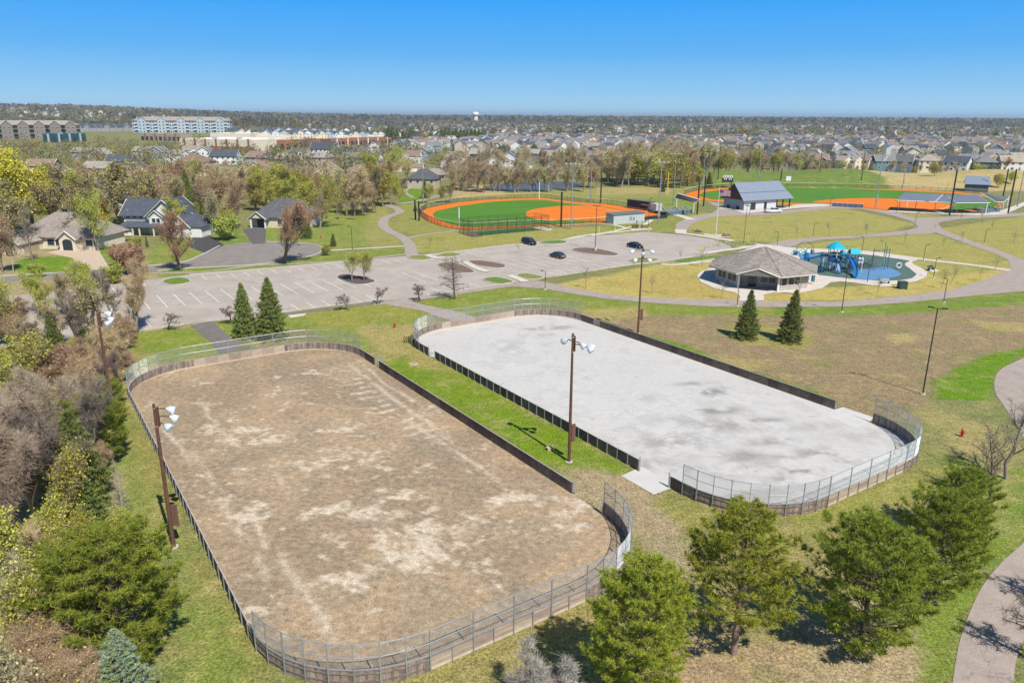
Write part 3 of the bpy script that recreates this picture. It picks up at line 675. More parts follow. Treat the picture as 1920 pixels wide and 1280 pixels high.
def wires():
    """one 1.5 x 1.85 m bay of chain-link wire, real crossing strands"""
    mb = MB(); W, H, st = 1.5, 1.9, .085
    for sgn in (1, -1):
        k = -H
        while k < W:
            x0, z0, x1, z1 = k, 0.0, k + H, H
            if x0 < 0: z0 = -x0; x0 = 0
            if x1 > W: z1 = H - (x1 - W); x1 = W
            if x1 - x0 > .02:
                a, b = (x0, x1) if sgn > 0 else (W - x0, W - x1)
                mb.tube([(a, sgn * .003, z0), (b, sgn * .003, z1)], .0034, 3, cap=False)
            k += st
    return mb.mesh('chain_link_mesh', GALV)
WIRE = wires()
def rail_mb(p, q, z, r): return MB().tube([(p.x, p.y, z), (q.x, q.y, z)], r, 6)
def hplank(L, k, m, name='plank'):
    key = (round(L, 3), k, m.name)
    if key not in hplank.c:
        mb = MB(); mb.box(.012, L - .012, -.02 - .004 * (k % 2), .02, k * .212 + .02, k * .212 + .222)
        hplank.c[key] = mb.mesh(name, m)
    return hplank.c[key]
hplank.c = {}
def board_mesh(L, style):
    key = (round(L, 3), style)
    if key in board_mesh.c: return board_mesh.c[key]
    mb = MB()
    if style == 'upright':
        n = max(3, int(L / .15)); w_ = L / n
        for i in range(n):
            j = (i * 37 % 11) / 11
            mb.box(i * w_ + .005, (i + 1) * w_ - .005, -.018 - .012 * j, .018, .02, 1.06 + .02 * j, 0)
        for z in (.28, .80): mb.box(.01, L - .01, -.075, -.034, z, z + .09, 0)
        mats = [W_VERT]
    else:
        for k in range(5): mb.box(.006, L - .006, -.02 - .005 * (k % 2), .02, k * .212 + .02, k * .212 + .224, 0)
        mats = [W_SIDE if style == 'side' else W_TAN]
    board_mesh.c[key] = mb.mesh('board_panel', mats); return board_mesh.c[key]
board_mesh.c = {}
_pm = {}
def post_mesh(h, w_):
    if (h, w_) not in _pm:
        mb = MB(); mb.box(-w_ / 2, w_ / 2, -w_ / 2, w_ / 2, -.1, h); mb.box(-w_ / 2 - .012, w_ / 2 + .012, -w_ / 2 - .012, w_ / 2 + .012, h, h + .03)
        _pm[(h, w_)] = mb.mesh('post', GALV)
    return _pm[(h, w_)]
def rink_wall(Rk, s0, s1, label, planks_near=True):
    """boards, posts and chain-link from arclength s0 to s1; origin at the section's start"""
    u0, u1, v0, v1, r = Rk; pts, ss = perim(Rk)
    at = lambda s: (float(np.interp(s, ss, pts[:, 0])), float(np.interp(s, ss, pts[:, 1])))
    n = int(round((s1 - s0) / 1.5)); ps = [at(s0 + (s1 - s0) * i / n) for i in range(n + 1)]
    o0 = uv(*ps[0]); root = thing('rink_board_fence', label, 'fence', o0)
    L0 = lambda p, z=0: uv(p[0], p[1], z) - o0
    top_run, mid_run, capr = [], [], []
    for i in range(n + 1):
        p = ps[i]; q = ps[min(i + 1, n)]; pr = ps[max(i - 1, 0)]
        d = (uv(*q) - uv(*pr)).normalized(); out = Vector((-d.y, d.x, 0)) * -1
        cc = uv((u0 + u1) / 2, (v0 + v1) / 2) - uv(*p)
        if out.dot(cc) > 0: out = -out
        end = p[0] < u0 + r + .2 or p[0] > u1 - r - .2
        ang = math.atan2(d.y, d.x)
        straight_end = abs(p[0] - u0) < .05 or abs(p[0] - u1) < .05
        hh = 2.95 if (end and (not straight_end or i % 2 == 0)) else 1.12
        inst('post', post_mesh(hh, .075 if i % 2 == 0 else .055), root, L0(p) + out * .085, ang)
        if end: top_run.append(L0(p, 2.93) + out * .085); mid_run.append(L0(p, 2.02) + out * .085)
        elif top_run and len(top_run) > 1:
            for run in (top_run, mid_run): MB().tube(run, .028, 6).build('rail', GALV, root)
            top_run, mid_run = [], []
        else: top_run, mid_run = [], []
        capr.append(L0(p, 1.115) + out * .01)
        if i == n: break
        a = L0(p); b = L0(q); v = b - a; L = v.length; ang = math.atan2(v.y, v.x)
        o_n = Vector((-v.y, v.x, 0)).normalized(); flip = o_n.dot(out) > 0          # local -y should face outwards
        if flip: a, b = b, a; ang += math.pi
        mid = (p[0] + q[0]) / 2, (p[1] + q[1]) / 2
        corner = (mid[0] < u0 + r or mid[0] > u1 - r) and not (v0 + r < mid[1] < v1 - r)
        flat_end = (mid[0] < u0 + r or mid[0] > u1 - r) and not corner
        if flat_end and mid[0] > u1 - r:
            for k in range(5): inst('plank', hplank(L, k, W_TAN if k else W_BASE), root, a, ang)
        else:
            inst('board_panel', board_mesh(L, 'upright' if corner else ('tan' if flat_end else 'side')), root, a, ang)
            if mid[0] < u0 + r:
                MB().box(.01, L - .01, .022, .04, .02, .17).build('kick_board', W_BASE, root, a, ang)
        if ps[i][0] < u0 + r + .1 and ps[i + 1][0] < u0 + r + .1 or ps[i][0] > u1 - r - .1 and ps[i + 1][0] > u1 - r - .1:
            o_ = inst('chain_link', WIRE, root, a + Vector((0, 0, 1.06)) + out * .085, ang, (L / 1.5, 1, 1))
    if len(top_run) > 1:
        for run in (top_run, mid_run): MB().tube(run, .028, 6).build('rail', GALV, root)
    mb = MB()
    for i in range(n):
        a, b = capr[i], capr[i + 1]; d = (b - a); L = d.length; d.normalize(); nn = Vector((-d.y, d.x, 0))
        mb.obox((a + b) / 2, d, nn, Vector((0, 0, 1)), L / 2, .05, .02)
    mb.build('cap_rail', CAP, root)
    return root
def s_right(Rk, u):      # arclength on the right side (going away)
    return (Rk[1] - Rk[4]) - u
def s_left(Rk, u):
    u0, u1, v0, v1, r = Rk; q = math.pi * r / 2
    return (u1 - u0 - 2 * r) + q + (v1 - v0 - 2 * r) + q + (u - (u0 + r))
def s_end(Rk, u):        # right side again after the near end
    u0, u1, v0, v1, r = Rk; q = math.pi * r / 2
    return s_left(Rk, u1 - r) + q + (v1 - v0 - 2 * r) + q + 0.0
rink_wall(R1, s_right(R1, -46.2), s_right(R1, -87.0), 'long straight dark board fence along the right side of the brown dirt rink')
rink_wall(R1, s_right(R1, -88.6), s_end(R1, -42), 'board and chain-link fence wrapping the left side and both ends of the brown dirt rink')
rink_wall(R2, s_right(R2, -45.3), s_right(R2, -86.5), 'long straight brown board fence along the right side of the pale concrete rink')
rink_wall(R2, s_right(R2, -88.1), s_left(R2, -88.2), 'curved board fence with chain-link around the far end of the pale concrete rink')
rink_wall(R2, s_left(R2, -86.5), s_left(R2, -46.3), 'straight board fence with grey posts along the left side of the pale concrete rink')
rink_wall(R2, s_left(R2, -42.2), s_end(R2, -41), 'curved board fence with chain-link around the near end of the pale concrete rink')
# gates
def gate(name, label, p, m, L, openang, h=1.1, frame=True):
    t = thing(name, label, 'gate', p, openang)
    mb = MB()
    if frame:
        mb.tube([(0, 0, .06), (L, 0, .06), (L, 0, h), (0, 0, h), (0, 0, .06)], .025, 6)
        mb.build('gate_frame', GALV, t)
        inst('gate_mesh', WIRE, t, (0, 0, .06), 0, (L / 1.5, 1, h / 1.9))
    else:
        mb.box(0, L, -.03, .03, .05, h); mb.build('gate_board', m, t); MB().box(0, L, -.05, -.031, .45, .55).build('gate_rail', m, t)
    MB().tube([(-.05, 0, 0), (-.05, 0, h + .2)], .04, 8).build('gate_post', GALV, t)
    return t
gate('rink_gate', 'small open grey gate in the right boards of the dirt rink', uv(-88.4, 37.8), None, 1.3, math.atan2(VV.y, VV.x) + .3)
gate('rink_gate', 'small open grey gate in the left boards of the concrete rink', uv(-88.0, 45.6), None, 1.4, math.atan2(VV.y, VV.x) + .5, 1.3)
gate('rink_gate', 'pale unpainted wooden door in the far right boards of the concrete rink', uv(-88.0, 75.3), mat('pale_door', (.42, .33, .27), .8, .15, 2), 1.45, math.atan2(UU.y, UU.x), frame=False)
for (u, v), lab in (((-46.0, 37.9), 'tall grey post with hinges at the open near end of the dirt rink right boards'), ((-42.0, 37.6), 'thin dark end post at the start of the dirt rink curved boards'),
                    ((-46.1, 45.7), 'grey double end post of the concrete rink left boards beside the pale slab'), ((-42.3, 45.7), 'grey end post of the curved concrete rink boards beside the pale slab')):
    t = thing('end_post', lab, 'post', uv(u, v))
    MB().box(-.05, .05, -.05, .05, 0, 1.5).build('post', GALV, t); MB().box(.06, .09, -.03, .03, .1, 1.3).build('hinge_bar', GALV, t)

# ------------------------------------------------------------------ flood-light poles
POLE_BR = mat('weathering_steel', (.13, .065, .045), .75, .25, 3, .2, 20)
LAMP_AL = mat('lamp_aluminium', (.80, .83, .86), .32, .06, 4, metal=.4)
LAMP_GL = mat('lamp_glass', (.70, .74, .78), .15, 0)
BLACKM = mat('black_metal', (.018, .02, .022), .5, .1, 3)
def lamp_mesh():
    mb = MB(); prof = [(0, .10), (.08, .16), (.14, .17), (.20, .26), (.38, .36), (.62, .42), (.84, .44)]
    mb.tube([(x, 0, 0) for x, r in prof], [r for x, r in prof], 16, cap=True); return mb.mesh('lamp_housing', LAMP_AL, True)
LAMPM = lamp_mesh()
def glass_mesh():
    mb = MB(); mb.tube([(.842, 0, 0), (.86, 0, 0)], [.41, .36], 16); return mb.mesh('lens', LAMP_GL)
GLASSM = glass_mesh()
def flood_pole(bx, by, ty, lamps, label, panel=True, pang=0.0):
    b = P(bx, by); h = height(b, ty); t = thing('floodlight_pole', label, 'light pole', b)
    MB().tube([(0, 0, -.1), (0, 0, h * .5), (0, 0, h)], [.165, .135, .10], 12).build('pole', POLE_BR, t)
    MB().tube([(0, 0, 0), (0, 0, .06)], .36, 12).build('footing', KERB, t)
    MB().obox(Vector((math.cos(pang) * .2, math.sin(pang) * .2, h - 1.0)), Vector((math.cos(pang), math.sin(pang), 0)), Vector((-math.sin(pang), math.cos(pang), 0)), Vector((0, 0, 1)), .06, .12, .75).build('ballast_channel', POLE_BR, t)
    if panel:
        mb = MB(); mb.box(.20, .62, -.08, .08, h * .16, h * .16 + 1.75); mb.box(.15, .22, -.03, .03, h * .16 + .3, h * .16 + .4); mb.box(.15, .22, -.03, .03, h * .16 + 1.3, h * .16 + 1.4)
        mb.build('control_box', mat('box_brown', (.14, .075, .055), .6, .15, 3), t, rotz=pang)
    for az, el, r, dz in lamps:
        az = R(az); root = Vector((math.cos(az) * r, math.sin(az) * r, h - dz))
        MB().tube([(0, 0, h - dz), (root.x * .5, root.y * .5, h - dz + .05), tuple(root)], .045, 6).build('arm', POLE_BR, t)
        l = inst('floodlight', LAMPM, t, root); l.rotation_euler = (0, R(el), az); l.scale = (.74, .74, .74)
        g = inst('lens', GLASSM, l); 
    for dz in (.35, 1.75): MB().tube([(0, 0, h - dz - .04), (0, 0, h - dz + .04)], .15, 12).build('band', GALV, t)
    return t
flood_pole(326, 1025, 757, [(20, 24, .75, .45), (5, 26, 1.0, 1.0), (-22, 28, .8, 1.45)], 'tall rust-brown floodlight pole nearest the camera on the left with three silver lamps')
flood_pole(218, 810, 580, [(25, 24, .6, .4), (5, 26, .9, .9), (-18, 28, .8, 1.2)], 'tall rust-brown floodlight pole beside the brush at the far left of the dirt rink')
flood_pole(1067, 865, 625, [(128, 32, .75, .75), (-25, 40, .75, .8), (-8, 25, 1.4, 1.05), (-35, 35, 1.55, 1.0)], 'rust-brown floodlight pole with silver lamps on the green strip between the rinks', True, .6)
flood_pole(1196, 625, 463, [(180, 32, 1.2, .5), (-90, 40, .25, .7), (0, 32, 1.1, .5), (185, 32, .7, 1.8), (-5, 32, .8, 1.8)], 'rust-brown floodlight pole with five lamps behind the right boards of the concrete rink')

# ------------------------------------------------------------------ path lamps and other poles
def path_lamp(bx, by, ty, label, arm=.9, double=False, r=.065, base=True, az=180, silver=False):
    b = P(bx, by); h = height(b, ty); t = thing('path_lamp', label, 'lamp post', b, R(az))
    MB().tube([(0, 0, 0), (0, 0, h)], [r, r * .75], 8).build('pole', BLACKM, t)
    if base: MB().tube([(0, 0, 0), (0, 0, .15)], .3, 12).build('footing', CONC, t)
    for sg in ((1, -1) if double else (1,)):
        mb = MB(); mb.tube([(0, 0, h - .03), (sg * arm * .6, 0, h)], .035, 6); mb.build('arm', BLACKM, t)
        hd = MB(); hd.box(min(sg * arm * .4, sg * arm * 1.05), max(sg * arm * .4, sg * arm * 1.05), -.14, .14, h + .02, h + .12); hd.build('lamp_head', BLACKM, t)
        MB().box(min(sg * arm * .5, sg * arm), max(sg * arm * .5, sg * arm), -.1, .1, h, h + .019).build('lens', LAMP_GL, t)
    return t
path_lamp(1730, 739, 578, 'tall black lamp post with twin flat heads on the brown field at the right', 1.0, True, .085, az=150)
path_lamp(1578, 585, 501, 'slender black lamp post at the path edge below the blue slide', .9, True, .07, az=150)
for bx, by, ty, lab in ((1769, 567, 522, 'short black lamp post with one arm on the path south of the playground'), (1022, 543, 508, 'short black lamp post at the path corner above the concrete rink'),
                        (1626, 530, 495, 'black lamp post at the front rim of the blue playground surface'), (1690, 574, 535, None), (1382, 574, 534, 'black lamp post on the path in front of the grey shelter'),
                        (1750, 521, 484, 'black lamp post beside the stone bench right of the playground'), (1731, 490, 459, 'black lamp post on the concrete walk at the playground right corner'), (1616, 472, 444, 'black lamp post behind the blue gabled play tower'),
                        (1524, 445, 419, 'black lamp post on the grass path behind the arch climbers'), (1457, 461, 435, 'short black lamp post just behind the shelter roof peak'), (1394, 459, 387, 'black lamp post at the paved end of the parking lot'),
                        (1715, 425, 399, 'black lamp post at the path junction in front of the dugout roofs'), (1680, 401, 377, 'black lamp post at the left end of the dugout slab'), (1802, 410, 388, 'black lamp post below the shade roofs by the junction'),
                        (1845, 457, 430, 'black lamp post on the lawn right of the path junction'), (1405, 406, 386, 'short black lamp post before the restroom building door'), (1556, 390, 371, 'short black lamp post right of the restroom building'),
                        (661, 472, 425, 'black lamp post on the lawn between cul-de-sac and parking lot'), (1215, 433, 371, 'black lamp post before the grey box shed at the lot edge')):
    if lab: path_lamp(bx, by, ty, lab, az=rnd.choice((0, 180, 200, 160)))
# tall parking lot lamp on concrete footing
b = P(1116, 470); t = thing('parking_lamp', 'tall dark lamp post on a concrete footing in the mulch island of the parking lot', 'lamp post', b); h = height(b, 386)
MB().tube([(0, 0, .9), (0, 0, h)], [.09, .06], 8).build('pole', BLACKM, t); MB().tube([(0, 0, .1), (0, 0, .95)], .32, 12).build('footing', CONC, t)
for sg in (1, -1): MB().box(min(sg * .1, sg * 1.0), max(sg * .1, sg * 1.0), -.16, .16, h, h + .12).build('lamp_head', BLACKM, t)
# silver field light poles
SILV = mat('silver_pole', (.36, .38, .40), .4, .05, 2, metal=.5)
def field_pole(bx, by, ty, label, nl=4, arm=2.2, dark=False):
    b = PT(bx, by); h = height(b, ty); m = BLACKM if dark else SILV
    t = thing('field_light_pole', label, 'light pole', b)
    MB().tube([(0, 0, 0), (0, 0, h * .12), (0, 0, h)], [.26, .19, .11], 8).build('pole', m, t)
    if not dark: MB().box(-.32, .32, -.5, -.2, h * .12, h * .2).build('control_box', m, t)
    MB().box(-arm, arm, -.09, .09, h - .35, h - .2).build('crossarm', m, t)
    for k in range(nl):
        x = -arm + .3 + (2 * arm - .6) * k / (nl - 1)
        MB().tube([(x, 0, h - .2), (x, -.35, h - .5)], [.18, .38], 8).build('floodlight', LAMP_AL, t, )
for a in ((1071, 430, 305, 'silver field light pole in front of the left orange infield'), (1234, 420, 302, 'silver field light pole between grey shed and bleachers'), (1262, 385, 287, 'silver field light pole behind the bleacher canopy'),
          (794, 382, 291, 'silver field light pole at the left tip of the left ballfield'), (1107, 379, 288, 'silver field light pole beyond the left orange infield'), (1641, 391, 262, 'tall silver field light pole at the right orange infield front'),
          (1692, 353, 268, 'silver field light pole before the straw berm'), (1907, 388, 258, 'silver field light pole at the right picture edge'), (1422, 343, 244, 'tall silver field light pole behind the restroom building roof'),
          (1317, 356, 264, 'silver field light pole left of the scoreboard')): field_pole(*a)
for a in ((1346, 336, 272, 'dark light pole at the left of the green slope'), (1304, 299, 263, 'dark light pole among trees left of the green slope'), (1615, 338, 280, 'dark light pole at the meeting of green slope and straw berm'), (1537, 322, 267, 'dark light pole at the wood edge on the green slope')): field_pole(*a, 3, 1.2, True)
def thick_post(bx, by, ty, label, r=.28, m=None):
    b = PT(bx, by); h = height(b, ty); t = thing('net_post', label, 'post', b)
    MB().tube([(0, 0, 0), (0, 0, h)], [r, r * .9], 8).build('pole', m or BLACKM, t); MB().tube([(0, 0, h), (0, 0, h + .12)], r * 1.2, 8).build('cap', m or BLACKM, t)
for a in ((1052, 425, 361, 'black net post in front of the left infield'), (1126, 380, 330, 'black net post beyond the left infield'), (1307, 402, 342, 'thick black net post right of the bleacher canopy'), (1319, 387, 331, 'thick black net post left of the restroom building'),
          (1780, 404, 320, 'thick black net post in front of the shade roofs'), (1890, 400, 318, 'thick black net post right of the shade roofs'), (1881, 368, 317, 'thick black net post behind the right shade roof'), (1464, 338, 317, 'short thick black post above the restroom roof'),
          (779, 412, 376, 'left of two padded black posts at the left field corner'), (786, 414, 378, 'right of two padded black posts at the left field corner')): thick_post(*a)
YEL = mat('yellow_paint', (.78, .56, .03), .5, .05, 2); WHT = mat('white_paint', (.78, .78, .75), .5, .06, 2)
thick_post(1251, 366, 324, 'tall yellow foul pole by the pine at the left of the right field', .17, YEL)
thick_post(1851, 360, 322, 'tall yellow foul pole near the distant grey barn', .17, YEL)
thick_post(1011, 373, 342, 'white foul pole at the far fence of the left ballfield', .15, WHT)
thick_post(861, 428, 390, 'white foul pole beside the batting cage', .15, WHT)
# ------------------------------------------------------------------ tree growing
def tubes_np(segs, n=4):
    """segs (k,8): p0, p1, r0, r1 -> verts, quads"""
    s = np.array(segs, float); p0, p1, r0, r1 = s[:, :3], s[:, 3:6], s[:, 6], s[:, 7]
    d = p1 - p0; d /= np.linalg.norm(d, axis=1, keepdims=True) + 1e-9
    ref = np.where(np.abs(d[:, 2:3]) < .9, np.array([[0, 0, 1.]]), np.array([[1., 0, 0]]))
    a = np.cross(d, ref); a /= np.linalg.norm(a, axis=1, keepdims=True) + 1e-9; b = np.cross(d, a)
    V = []
    for p, r in ((p0, r0), (p1, r1)):
        for k in range(n):
            t = k * 2 * math.pi / n; V.append(p + (a * math.cos(t) + b * math.sin(t)) * r[:, None])
    V = np.stack(V, 1).reshape(-1, 3); o = np.arange(len(s))[:, None] * 2 * n
    Q = np.concatenate([np.stack([o[:, 0] + k, o[:, 0] + (k + 1) % n, o[:, 0] + n + (k + 1) % n, o[:, 0] + n + k], 1) for k in range(n)])
    return V, Q
def leaves_np(pts, size, rs, asp=1.6, up=.0, jit=.35):
    """small four-cornered leaves, randomly turned"""
    n = len(pts); pts = np.asarray(pts, float)
    a = rs.normal(size=(n, 3)); a[:, 2] *= (1 - up); a /= np.linalg.norm(a, axis=1, keepdims=True)
    b = np.cross(a, rs.normal(size=(n, 3))); b /= np.linalg.norm(b, axis=1, keepdims=True) + 1e-9
    s = size * (1 + jit * rs.uniform(-1, 1, (n, 1)))
    V = np.stack([pts - a * s * asp / 2, pts + b * s / 2, pts + a * s * asp / 2, pts - b * s / 2], 1).reshape(-1, 3)
    Q = np.arange(4 * n).reshape(n, 4); return V, Q
def skeleton(rs, h, trunk=.22, spread=.55, levels=3, kids=(7, 6, 5), lens=(.5, .45, .45), r0=.022, up=.25, wob=.16, clear=.25, fork=False):
    segs, tips = [], []
    def grow(p, d, L, r, lv, start=0.0):
        k = 4 if lv < 2 else 2
        pts = [p]; dd = d.copy()
        for i in range(k):
            dd = dd + rs.normal(size=3) * wob; dd[2] += up * .25 * (lv > 0); dd /= np.linalg.norm(dd)
            q = pts[-1] + dd * L / k
            ra = r * (1 - .62 * i / k); rb = r * (1 - .62 * (i + 1) / k)
            segs.append([*pts[-1], *q, ra, rb]); pts.append(q)
        if lv >= levels: tips.append((pts[-1], dd)); tips.append((pts[len(pts) // 2], dd)); return
        n = kids[lv]
        for j in range(n):
            t = start + (1 - start) * (j + rs.uniform(.2, .9)) / n; i = min(int(t * k), k - 1); f = t * k - i
            q = pts[i] * (1 - f) + pts[i + 1] * f
            az = j * 2.4 + rs.uniform(-.5, .5)
            perp = np.array([math.cos(az), math.sin(az), 0.]); perp -= dd * perp.dot(dd); perp /= np.linalg.norm(perp) + 1e-9
            nd = dd * (1 - spread) + perp * spread; nd[2] += up; nd /= np.linalg.norm(nd)
            grow(q, nd, L * lens[lv] * (1.15 - .55 * t) * rs.uniform(.8, 1.2), r * .45 * (1.1 - .4 * t), lv + 1)
        if lv > 0: tips.append((pts[-1], dd))
    if fork:
        for j in range(fork):
            a = j * 2 * math.pi / fork + rs.uniform(-.3, .3)
            grow(np.zeros(3), np.array([math.cos(a) * spread * .45, math.sin(a) * spread * .45, 1.]) / 1.1, h * .8 * rs.uniform(.85, 1.1), h * r0 * .75, 0, clear)
    else: grow(np.zeros(3), np.array([0, 0, 1.]), h * .82, h * r0, 0, clear)
    return segs, tips
def twigs(rs, tips, n, L, r):
    out = []
    for p, d in tips:
        for k in range(n):
            e = d * .5 + rs.normal(size=3) * .55; e /= np.linalg.norm(e); s = p - d * rs.uniform(0, L * .6)
            out.append([*s, *(s + e * L * rs.uniform(.5, 1.1)), r, r * .4])
    return out
BARK = mat('bark_grey', (.25, .20, .155), .9, .25, 3, .5, 14, objrand=.18)
BARKD = mat('bark_dark', (.15, .115, .085), .9, .25, 3, .5, 14, objrand=.15)
BARKP = mat('bark_pale', (.40, .35, .29), .9, .2, 3, .4, 14, objrand=.12)
TWB = mat('twig_brown', (.45, .32, .20), .9, .2, 2, objrand=.22, island=.22)
TWG = mat('twig_grey', (.45, .36, .24), .9, .2, 2, objrand=.18, island=.2)
TWD = mat('twig_dark', (.21, .17, .14), .9, .2, 2, objrand=.18, island=.2)
TWR = mat('twig_red', (.40, .24, .16), .9, .2, 2, objrand=.2, island=.22)
def leafmat(n, c, isl=.35, orr=.16, tr=.25): return mat(n, c, .75, .1, .8, island=isl, objrand=orr, trans=tr)
LF_YG = leafmat('leaf_yellow_green', (.45, .46, .06)); LF_YEL = leafmat('leaf_willow_yellow', (.58, .50, .06)); LF_OL = leafmat('leaf_olive', (.38, .355, .08))
LF_BR = leafmat('bud_brown', (.42, .30, .17)); LF_RED = leafmat('bud_red', (.40, .24, .15)); LF_GR = leafmat('leaf_fresh_green', (.22, .30, .045)); LF_TAN = leafmat('bud_tan', (.50, .42, .22))
LF_GOLD = leafmat('leaf_gold', (.50, .33, .03)); LF_GREYG = leafmat('bud_grey_green', (.33, .33, .17))
ND_DK = leafmat('pine_needles_deep', (.27, .33, .05), .45, .10, .38); ND_PINE = leafmat('pine_needles', (.31, .35, .045), .45, .10, .38); ND_PINE2 = leafmat('pine_needles_bright', (.38, .40, .055), .42, .10, .32); ND_SPR = leafmat('spruce_needles', (.15, .19, .055), .35, .12, .12)  # needle tones from deep to bright, mixed at random tuft by tuft
ND_BLUE = leafmat('blue_spruce_needles', (.29, .37, .27), .28, .08, .12); ND_SPG = leafmat('bright_spruce_needles', (.26, .30, .07), .35, .12, .12); ND_DEAD = leafmat('dead_needles', (.30, .25, .2), .3, .1, .1)  # the brighter spruce green is a needle tone, spread at random over tufts
PROTO = {}
def finish(name, segs, tw, lv, bark, twm, leafm, H, tn=6):
    """meshes trunk, crown normalised to height 1 (crown = twigs + leaves)"""
    segs = np.array(segs, float); big = segs[segs[:, 6] > .006 * H]; small = segs[segs[:, 6] <= .006 * H]
    zmax = max(segs[:, 5].max(), max((l[0][:, 2].max() for l in lv), default=0)) if lv else segs[:, 5].max()
    k = 1.0 / zmax
    V, Q = tubes_np(big, tn); tm = mesh_np('trunk', V * k, Q, bark, smooth=True)
    parts = []; allt = np.concatenate([a for a in (small, np.array(tw, float).reshape(-1, 8)) if len(a)]) if (len(small) or len(tw)) else np.zeros((0, 8))
    Vs, Qs, fm, off = [], [], [], 0
    if len(allt):
        V, Q = tubes_np(allt, 3); Vs.append(V); Qs.append(Q); fm += [0] * len(Q); off = len(V)
    mats_ = [twm]
    for i, (V, Q) in enumerate(lv):
        Vs.append(V); Qs.append(Q + off); off += len(V); mats_.append(leafm[i]); fm += [i + 1] * len(Q)
    if Vs: cm = mesh_np('crown', np.concatenate(Vs) * k, [q for q in Qs], mats_, fm)
    else: cm = None
    PROTO.setdefault(name, []).append((tm, cm))
def scatter(rs, tips, n, r):
    idx = rs.randint(0, len(tips), n); base = np.array([t[0] for t in tips])[idx]; return base + rs.normal(size=(n, 3)) * r
def deciduous(name, seed, bark, twm, leafm, nleaf, lsize, H=10, tw=3, twl=.8, twr=.012, **kw):
    rs = np.random.RandomState(seed); segs, tips = skeleton(rs, H, **kw)
    t = twigs(rs, tips, tw, twl, twr) if tw else []
    lv = []
    for m_, f in leafm: lv.append(leaves_np(scatter(rs, tips, int(nleaf * f), twl * .55), lsize, rs))
    finish(name, segs, t, lv, bark, twm, [m_ for m_, f in leafm], H)
for sd in (1, 2, 3):
    deciduous('bare', 10 + sd, BARK, TWD, [], 0, .2, tw=6, twl=.9, twr=.014, kids=(8, 6, 4), up=.35)
    deciduous('open_bare', 17 + sd, BARK, TWD, [], 0, .2, H=6, tw=2, twl=.5, twr=.008, kids=(8, 6, 4), up=.3, spread=.6)
    deciduous('bare_fine', 70 + sd, BARK, TWB, [(LF_BR, 1)], 900, .12, tw=8, twl=1.0, twr=.016, kids=(9, 6, 4), up=.45, spread=.45, clear=.12)
    deciduous('budding', 20 + sd, BARK, TWG, [(LF_OL, .55), (LF_TAN, .45)], 2300, .14, tw=7, kids=(8, 6, 4), up=.3)
    deciduous('olive', 30 + sd, BARK, TWB, [(LF_OL, .6), (LF_YG, .4)], 5200, .17, tw=5, kids=(8, 6, 4), up=.3, clear=.12)
    deciduous('brownbud', 40 + sd, BARK, TWB, [(LF_BR, .55), (LF_TAN, .45)], 2000, .13, tw=9, kids=(8, 6, 4), up=.3, clear=.15)
    deciduous('fresh', 50 + sd, BARK, TWG, [(LF_YG, .75), (LF_GR, .25)], 3800, .14, tw=4, kids=(8, 6, 4), up=.25)
